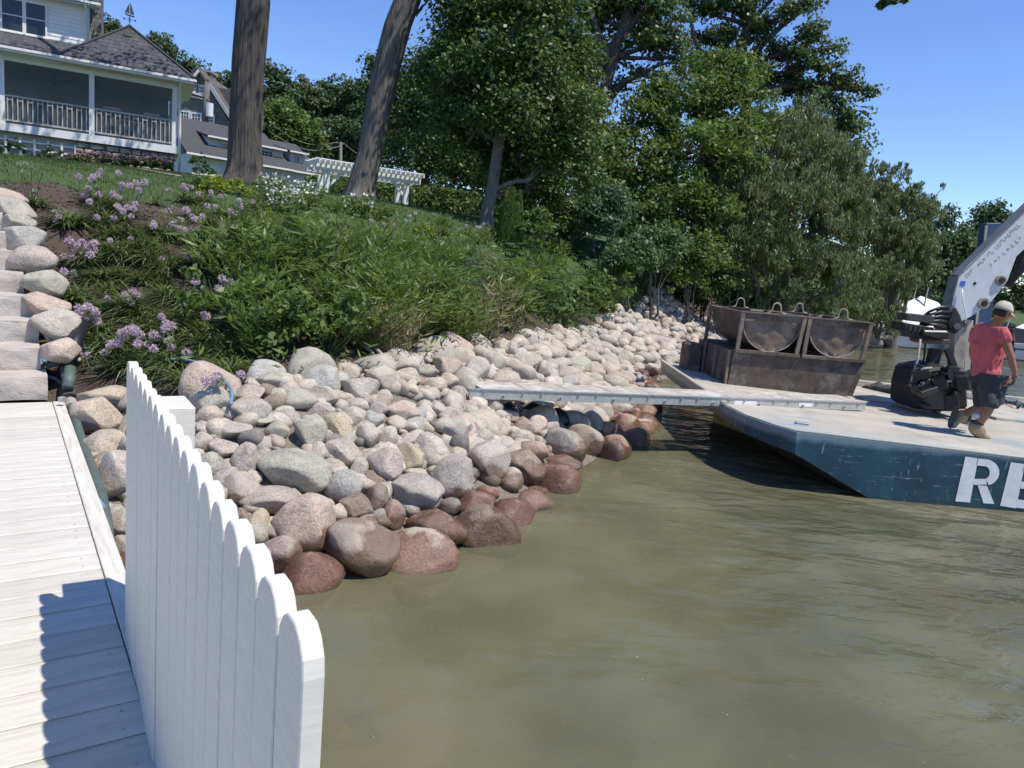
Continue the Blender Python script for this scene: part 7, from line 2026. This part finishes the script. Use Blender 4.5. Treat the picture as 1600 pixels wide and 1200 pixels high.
# ---------------------------------------------------------------- alliums
def head_mesh_flower(seed, mat='allium', r=.043):
    rg = np.random.default_rng(seed); n = 150; d = rdir(n); C = d * r * rg.uniform(.55, 1.0, (n, 1))
    V = leaves(C, unit(d + rg.normal(size=(n, 3)) * .5), rdir(n), .024, .012)
    m = quads_mesh('flower_head', V, LM[mat], rg.uniform(0, 1, n)); return m
FH = [head_mesh_flower(i) for i in range(4)]; FS = [head_mesh_flower(9, 'seed', .03), head_mesh_flower(10, 'seed', .034)]
def tuft_mesh(seed, n=110, L=.42, mat='blade', up=.5):
    rg = np.random.default_rng(seed); Q = []
    for i in range(n):
        a = rg.uniform(0, 2 * np.pi); dr = np.array((np.cos(a), np.sin(a), 0)); l = L * rg.uniform(.6, 1.2); el = rg.uniform(.45, 1.35); w = rg.uniform(.006, .011)
        o = np.array((rg.normal() * .04, rg.normal() * .04, 0)); sd_ = np.array((-dr[1], dr[0], 0)); prev = None; k = 5
        for j in range(k + 1):
            t = j / k
            p = o + dr * (l * t * math.cos(el) + l * .45 * t ** 2.2) + np.array((0, 0, l * (t * math.sin(el) - .62 * t ** 2.6 * (1.25 - el * .5))))
            ww = w * (1 - t ** 3) + .001
            cur = (p - sd_ * ww, p + sd_ * ww)
            if prev is not None: Q.append([prev[0], prev[1], cur[1], cur[0]])
            prev = cur
    Q = np.array(Q); rn = np.repeat(rg.uniform(0, 1, n), 5)
    return quads_mesh('leaf_tuft', Q, LM[mat], rn)
TU = [tuft_mesh(i) for i in range(3)] + [tuft_mesh(7, 150, .5), tuft_mesh(8, 130, .34)]
CL = [(50, 322, [(30, 257), (40, 256), (50, 263), (66, 271), (55, 299), (36, 268)], 'seed'), (98, 352, [(85, 332), (88, 344), (92, 338)], 0),
 (160, 325, [(123, 276), (140, 281), (145, 277), (153, 273), (158, 267), (138, 295), (152, 292), (154, 304), (133, 306), (140, 315), (147, 284)], 0),
 (198, 335, [(185, 270), (203, 290), (212, 285), (226, 284), (217, 297), (176, 303), (185, 308), (190, 288), (188, 297), (222, 289)], 0),
 (188, 372, [(187, 325), (192, 330), (200, 324), (211, 318), (205, 338), (152, 340), (178, 340), (183, 322), (209, 326)], 0),
 (128, 410, [(110, 375), (120, 383), (128, 378), (115, 392), (100, 400), (137, 385), (147, 380), (148, 392), (141, 398), (113, 404), (100, 425), (115, 426), (106, 378), (131, 397)], 0),
 (265, 372, [(240, 348), (253, 331), (263, 330), (271, 324), (275, 347), (280, 355), (291, 328), (300, 338), (305, 342), (316, 338), (273, 351), (282, 343), (312, 363), (298, 360), (289, 359), (269, 350)], 0),
 (300, 318, [(263, 298), (287, 290), (294, 290), (310, 303), (315, 302), (324, 321), (336, 323), (266, 297), (291, 296), (285, 293), (300, 292)], 0),
 (345, 338, [(352, 306), (360, 330), (375, 318), (368, 334), (380, 340), (345, 307), (330, 306), (374, 313)], 0),
 (262, 418, [(253, 405), (240, 353)], 0), (300, 412, [], 0), (235, 392, [(292, 398), (172, 376), (205, 374)], 0),
 (192, 482, [(168, 467), (195, 460), (200, 466), (213, 460), (205, 472), (208, 456), (192, 469)], 0),
 (148, 520, [(123, 483), (125, 492), (140, 480), (148, 485), (133, 500), (150, 488), (144, 492), (143, 505), (137, 479), (152, 502)], 0),
 (206, 575, [(190, 520), (200, 515), (208, 512), (190, 527), (218, 523), (175, 537), (187, 538), (162, 551), (215, 537), (195, 524), (172, 541), (122, 554), (137, 556), (185, 534), (210, 517)], 0),
 (245, 545, [(253, 495), (258, 503), (268, 510), (257, 514), (240, 523), (250, 530), (232, 538), (245, 524), (218, 523)], 0),
 (352, 500, [(347, 435), (360, 440), (350, 448), (345, 457), (370, 462), (340, 470), (365, 485), (370, 482), (350, 487), (322, 494), (340, 497), (358, 475), (352, 443), (341, 451), (364, 468), (356, 460), (368, 472), (374, 486), (343, 478), (318, 491)], 0),
 (275, 572, [(265, 530), (268, 543), (292, 551), (262, 533)], 0), (318, 600, [(300, 573), (310, 577), (325, 585), (335, 595), (340, 590), (305, 572), (330, 590), (345, 597), (318, 583), (376, 586), (322, 596)], 0),
 (215, 440, [], 0), (170, 440, [], 0), (150, 350, [], 0), (235, 360, [(258, 357)], 0), (225, 500, [(240, 545)], 0), (300, 500, [(305, 440), (318, 450)], 0), (180, 545, [], 0), (320, 380, [(293, 400)], 0), (310, 350, [(330, 300)], 0), (400, 330, [(378, 325), (395, 315)], 0),
 (655, 365, [(649, 333), (640, 338), (634, 345)], 0), (690, 368, [(678, 335), (703, 341), (668, 350)], 'seed'), (735, 370, [(729, 353), (745, 355), (722, 357)], 0), (765, 372, [(756, 350), (750, 356), (742, 348)], 0), (590, 368, [(580, 345), (600, 350), (617, 352)], 0), (870, 392, [(862, 373), (880, 376), (890, 371)], 'seed'), (930, 400, [(920, 380), (940, 382), (955, 388)], 'seed')]
rr = random.Random(31)
def where_a(x, y, nh):
    v = 'beside the stone steps' if x < 110 else 'near the lawn edge' if y < 345 else 'low by the green hose' if y > 500 and x < 230 else 'just above the near stones' if y > 500 else 'on the open mulch'
    return v
cnt_a = {}
posw = ['in the far left corner', 'right beside the topmost boulders of the steps', 'at the lawn edge under the left porch post', 'at the lawn edge under the middle of the porch', 'below the ones at the lawn edge', 'left on the mulch beside the upper boulders', 'in the middle of the upper bed', 'at the lawn edge left of the large oak',
        'right in front of the large oak', 'with one low head in the middle bed', 'without flowers in the middle bed', 'with a few scattered heads in the middle bed', 'with a small bunch above the hose coupling', 'beside the long pale boulder by the steps', 'lowest by the green hose, many heads', 'right of the lowest hose clump',
        'densest tall bunch in front of the leafy plants', 'just above the white fence top', 'hanging over the near stones right of the fence', 'flowerless clump left of the middle', 'flowerless clump by the grey boulder', 'flowerless clump near the lawn', 'single headed clump near the lawn', 'clump of one head above the fence', 'sparse clump left of the densest bunch', 'flowerless clump by the hose top', 'clump behind the middle bed', 'clump left of the oak bed', 'clump right of the oak roots',
        'far clump at the pergola post', 'far seeding clump right of the pergola', 'far clump left of the slim grey trunk', 'far clump at the slim grey trunk foot', 'far clump under the leaning oak', 'far seeding clump below the round shrub', 'far seeding clump below the bluish shrub']
for ci, (rx, ry, heads, kd) in enumerate(CL):
    b = onground(rx, ry)
    if b is None: continue
    t = thing('allium_clump', b, ('flowering allium clump ' if heads and not kd else 'allium clump ') + posw[ci], 'allium', 'allium clumps on the bank')
    for k in range(2 if ci < 28 else 1):
        o = bpy.data.objects.new('leaf_tuft', TU[rr.randrange(5)]); COL.objects.link(o); o.parent = t
        s = rr.uniform(.7, 1.0); o.scale = (s, s, s * rr.uniform(.8, 1.0)); o.rotation_euler = (0, 0, rr.uniform(0, 6)); o.location = (rr.uniform(-.12, .12), rr.uniform(-.1, .1), -.02)
    mb = MB()
    for (hx, hy) in heads:
        Yh = b.y + rr.uniform(-.28, -.05)
        h = at(hx, hy, Yh)
        if h.z < ground(h.x, h.y) + .10: h = onground(hx, hy, .30); 
        m = FS[rr.randrange(2)] if (kd == 'seed' or rr.random() < .13) else FH[rr.randrange(4)]
        o = bpy.data.objects.new('flower_head', m); COL.objects.link(o); o.parent = t; o.location = h - b
        s = rr.uniform(.85, 1.15) * (1.0 if ci < 28 else .9); o.scale = (s, s, s * .92); o.rotation_euler = (rr.uniform(0, 3), rr.uniform(0, 3), 0)
        foot = Vector((b.x + (h.x - b.x) * .35, b.y + (h.y - b.y) * .3, 0)); foot.z = ground(foot.x, foot.y)
        mid_ = foot.lerp(h, .55) + Vector((rr.uniform(-.02, .02), 0, .03))
        mb.tube([foot, mid_, h], .0035, 5, cap=False)
    if mb.v: mb.build('flower_stems', MAT['stem'], t)
# extra strap leaved tufts filling the bed
for k in range(75):
    x = rr.uniform(110, 410); y = rr.uniform(305, 590)
    if x < 150 and y < 420 or (x < 200 and y > 560): continue
    b = onground(x, y)
    if b is None or dist_poly([[b.x, b.y]], TOE)[0] < .15: continue
    o = bpy.data.objects.new('strap_leaf_tuft', TU[rr.randrange(5)]); COL.objects.link(o); o.location = b - Vector((0, 0, .02)); s = rr.uniform(.6, .95); o.scale = (s, s, s); o.rotation_euler = (0, 0, rr.uniform(0, 6))
    w_ = 'near the lawn edge' if y < 360 else 'on the middle mulch' if y < 470 else 'low above the near stones'
    w_ += ', towards the steps' if x < 200 else ', below the porch corner' if x < 300 else ', beside the leafy plants'
    tag(o, 'flowerless tuft of green strap leaves ' + w_, 'plant', 'flowerless strap leaf tufts ' + w_)

# ---------------------------------------------------------------- ground cover, mulch chips, lawn blades
def scatter(n, test, zoff, L, W, upright, rgs, xr, yr):
    P = np.column_stack([rgs.uniform(*xr, n), rgs.uniform(*yr, n)]); P = P[test(P)]
    z = ground_arr(P) + zoff(P, rgs); C = np.column_stack([P, z])
    d = rdir(len(C)); d[:, 2] = np.abs(d[:, 2]) * upright; nn = rdir(len(C)); nn[:, 2] = np.abs(nn[:, 2]) + .4
    k = rgs.uniform(.5, 1.4, len(C))
    return leaves(C, d, nn, L * k, W * k), C
rgs = np.random.default_rng(3)
def t1(P):
    a = dist_poly(P, TOE); b_ = dist_poly(P, CREST)
    xx = np.array([proj((p[0], p[1], 1.5))[0] for p in P])
    return (a > -.05) & (b_ < .9) & (xx > 400 + rgs.normal(size=len(P)) * 60) & (xx < 1120) & (P[:, 1] < 30)
V, C = scatter(60000, t1, lambda P, r: r.uniform(0, 1, len(P)) ** 2 * .38, .10, .03, 1.0, rgs, (-5, 8), (5.5, 30))
tag(link('ground_cover', quads_mesh('ground_cover', V, LM['lance'], rgs.beta(2, 2, len(V)))), 'low green leaves covering the soil between the plants of the bank', 'ground cover', kind='stuff')
def t2(P):
    return (dist_poly(P, TOE) > -.1) & (dist_poly(P, CREST) < .2) & (P[:, 1] < 14) & (P[:, 0] > -8.5)
V, C = scatter(26000, t2, lambda P, r: r.uniform(0, .02, len(P)), .05, .018, .12, rgs, (-8, 0), (5, 14))
tag(link('mulch_chips', quads_mesh('mulch_chips', V, leafmat('mulch_chip', (.03, .02, .015), (.10, .07, .05), (.28, .22, .16), 0, .9), rgs.beta(1.4, 3, len(V)))), 'brown mulch chips and dead leaves on the soil', 'mulch', kind='stuff')
def t3(P): return (dist_poly(P, CREST) > -.25) & (P[:, 1] < 28) 
V, C = scatter(120000, t3, lambda P, r: r.uniform(.0, .03, len(P)), .085, .010, 3.5, rgs, (-17, 1), (9, 27))
tag(link('lawn_grass', quads_mesh('lawn_grass', V, LM['lawn'], rgs.beta(2, 2, len(V)))), 'short mown grass of the lawn', 'grass', kind='stuff')
# dry stalks and pale driftwood low on the bank
for i, (x, y) in enumerate(((545, 535), (570, 548), (525, 520))):
    b = onground(x, y); c_ = onground(x + 44, y + 30)
    if b and c_:
        tag(MB().tube([b + Vector((0, 0, .10)), b.lerp(c_, .5) + Vector((0, 0, .09)), c_ + Vector((0, 0, .04))], [.03, .025, .012], 7).build('driftwood', MAT['pale_steel'], sm=True), ['bleached driftwood stick lying in the reeds', 'lower bleached stick beside the driftwood', 'upper bleached stick in the reeds'][i], 'driftwood')
plant('dry', onground(590, 555), .8, '', 1, None, 'dry tan reeds at the edge of the near stones')
plant('dry', onground(560, 545), .7, '', 1, None, 'dry reeds around the bleached driftwood')
# bed along the house
for i in range(26):
    x = -.2 - i * .21
    if x < -5.6: break
    p = TH_ @ Vector((x, -.75 + .1 * math.sin(i * 2.1), 0)); g = ground(p.x, p.y); p.z = g
    kind = 'pinkbed' if x > -3.1 else ('redbed' if i % 3 else 'lance')
    h = .40 if x > -3.1 else .22
    V1, r1, tf = crown([((p.x, p.y, g + h * .8), (.20, .26, h * .35))], 260, .07, .05, 'broad', .08, 300 + i)
    V2, r2, tf = crown([((p.x, p.y - .1, g + h * .4), (.20, .26, h * .4))], 420, .08, .05, 'broad', .08, 350 + i)
    t = thing('bedding_plant', p, ('pinkish bedding plant in the row against the stone foundation' if x > -3.1 else 'reddish bedding plant in the row below the white trellis'), 'plant', 'bedding plants at the foundation' if x > -3.1 else 'bedding plants below the trellis')
    tag(link('blooms', quads_mesh('blooms', V1, LM[kind], r1, tuple(p)), t, p), kind='stuff'); link('foliage', quads_mesh('foliage', V2, LM['redbed' if i % 2 else 'oak_dark'], r2, tuple(p)), t, p)
for lab, xx, h, w, mt in (('clipped round green shrub in front of the white trellis', -5.45, .75, .28, 'far'), ('loose rose bush in front of the trellis, right of the round shrub', -4.6, .75, .35, 'oak_blue'), ('loose rose bush in front of the trellis, nearer the stone foundation', -3.6, .6, .32, 'oak_blue'),
        ('bright green feathery shrub right of the porch corner', .75, .85, .45, 'maple_lit'), ('low mixed shrub with reddish blooms at the porch corner', .9, .45, .5, 'lance')):
    p = TH_ @ Vector((xx, -.55 if xx < 0 else .2, 0)); p.z = ground(p.x, p.y)
    V, r, tf = crown([((p.x, p.y, p.z + h * .55), (w, w, h * .5))], 1500, .06, .035, 'broad', .07, int(abs(xx) * 100))
    t = thing('garden_shrub', p, lab, 'shrub'); link('foliage', quads_mesh('foliage', V, LM[mt], r, tuple(p)), t, p)
    MB().tube([p - Vector((0, 0, .05)), p + Vector((0, 0, h * .6))], [.02, .008], 6).build('stem', MAT['bark2'], t)
# wooded hillside behind everything
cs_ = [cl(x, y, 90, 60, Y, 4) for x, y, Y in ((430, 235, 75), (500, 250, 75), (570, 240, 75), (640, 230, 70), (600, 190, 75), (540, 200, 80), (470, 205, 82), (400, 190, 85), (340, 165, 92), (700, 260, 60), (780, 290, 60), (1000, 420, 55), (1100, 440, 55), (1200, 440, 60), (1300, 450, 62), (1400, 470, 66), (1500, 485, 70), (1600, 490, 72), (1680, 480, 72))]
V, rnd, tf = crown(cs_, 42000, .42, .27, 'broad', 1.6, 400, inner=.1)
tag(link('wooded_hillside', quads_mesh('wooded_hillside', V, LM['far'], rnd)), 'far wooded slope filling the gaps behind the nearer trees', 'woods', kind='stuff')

# ================================================================ HOSES AND BITS by the dock
def gpt(px, py, dz): 
    p = onground(px, py, dz); return p
hz = thing('suction_hose', onz(120, 620, .62), 'green grey suction hose with couplings running along the right edge of the dock', 'hose')
pts = [at(126, 505, 7.15), at(116, 540, 6.9), at(106, 572, 6.75)]
MB().tube(pts, [.075, .07, .062], 12).build('black_pipe', MAT['hose_black'], hz, sm=True)
pts = [at(101, 575, 6.7), at(104, 600, 6.6), at(110, 628, 6.42), at(119, 660, 5.86), at(131, 700, 5.2), at(146, 740, 4.66), at(157, 775, 4.27), at(164, 810, 3.98), at(168, 850, 3.68)]
MB().tube(pts, [.038, .038, .038, .035, .035, .035, .037, .037, .037], 12).build('hose_body', MAT['hose_green'], hz, sm=True)
MB().tube([at(106, 610, 6.55), at(109, 624, 6.44)], .068, 14).build('coupling', MAT['tarp'], hz, bevel=.004)
MB().tube([at(110, 630, 6.38), at(112, 638, 6.28)], .060, 14).build('coupling', MAT['pale_steel'], hz, bevel=.004)
MB().tube([at(110, 576, 6.6), at(106, 606, 6.42)], .05, 12).build('pipe_end', MAT['hose_green'], hz, sm=True)
MB().box(at(97, 624, 6.15), (.05, .04, .04)).build('clamp_lever', MAT['pale_steel'], hz)
rp = [[(96, 560), (78, 572), (64, 560), (68, 585), (86, 592), (96, 600)], [(72, 490), (70, 520), (80, 536), (72, 556), (95, 566), (126, 562)], [(128, 530), (134, 545), (150, 540), (160, 530), (176, 540)], [(262, 562), (290, 562), (320, 572), (348, 592), (362, 612), (360, 632)], [(150, 780), (160, 792), (166, 808), (162, 828), (155, 812), (150, 796)]]
rl_ = ['faded blue rope tangled beside the lowest stone step', 'grey hose curling round the pale banded boulder', 'blue rope loop beside the black pipe end', 'thin blue pipe arching over the stones right of the fence', 'blue rope loop hanging off the hose by the dock']
for i, L_ in enumerate(rp):
    pts = []
    for (x, y) in L_:
        p = onground(x, y, .10 if i != 3 else .16)
        if i == 4: p = at(x, y, 4.05)
        if i in (0, 1): p = at(x, y, 6.7 + (600 - y) * .004)
        pts.append(p)
    fine = []
    for k in range(len(pts) - 1):
        for j in range(4):
            t = j / 4; p0_ = pts[max(0, k - 1)]; p1_ = pts[k]; p2_ = pts[k + 1]; p3_ = pts[min(len(pts) - 1, k + 2)]
            fine.append(.5 * ((2 * p1_) + (p2_ - p0_) * t + (2 * p0_ - 5 * p1_ + 4 * p2_ - p3_) * t * t + (3 * p1_ - p0_ - 3 * p2_ + p3_) * t ** 3))
    fine.append(pts[-1])
    tag(MB().tube(fine, .018 if i != 3 else .014, 7).build('rope' if i in (0, 2, 4) else 'thin_hose', MAT['hose_blue'] if i != 1 else MAT['pale_steel'], sm=True), rl_[i], 'rope' if i in (0, 2, 4) else 'hose')
# ribbed black plastic between the stones under the gangplank
for i, (x, y, w, h, lab) in enumerate(((835, 643, 40, 26, 'left of two ribbed black plastic coils among the stones under the gangplank'), (872, 655, 40, 34, 'right of two ribbed black plastic coils among the stones under the gangplank'), (878, 676, 52, 14, 'flat black plastic strip lying below the ribbed coils'), (790, 634, 50, 10, 'dark plastic scraps in the shade under the gangplank'))):
    p = onground(x, y, .10); sw = w / F * p.y; sh = h / F * p.y
    bm = bmesh.new(); n = 30; m = 14; g = []
    for a in range(n + 1):
        th2 = math.pi * a / n; row = []
        for b_ in range(m + 1):
            ph = math.pi * b_ / m
            rb = 1 + .10 * math.sin(ph * 14)
            q_ = Vector((math.cos(th2) * sw * .52 * rb, -math.sin(th2) * math.cos(ph) * sw * .30 * rb, math.sin(th2) * math.sin(ph) * sh * .85 * rb - sh * .35))
            q_ += Vector((0, 0, .02 * noise.noise(q_ * 9)))
            row.append(bm.verts.new(q_))
        g.append(row)
    for a in range(n):
        for b_ in range(m): bm.faces.new((g[a][b_], g[a + 1][b_], g[a + 1][b_ + 1], g[a][b_ + 1]))
    me = bpy.data.meshes.new('ribbed_plastic'); bm.to_mesh(me); bm.free(); me.materials.append(MAT['black_plastic']); smooth(me)
    o = link('ribbed_plastic', me, None, p); o.modifiers.new('t', 'SOLIDIFY').thickness = .01; o.rotation_euler = (0, .1, -.2)
    tag(o, lab, 'plastic')
# floating bits on the water
Pf = np.column_stack([rgs.uniform(-.5, 7, 420), rgs.uniform(1.6, 7.6, 420), np.full(420, .004)])
dd = rdir(420); dd[:, 2] = 0; nn = np.tile((0, 0, 1.0), (420, 1)); k = rgs.uniform(.3, 1.3, 420)
V = leaves(Pf, dd, nn, .016 * k, .008 * k)
tag(link('floating_specks', quads_mesh('floating_specks', V, LM['dry'], rgs.uniform(0, 1, 420))), 'tiny pale bits floating on the murky water', 'debris', kind='stuff')
print('PLANTS', nplant)
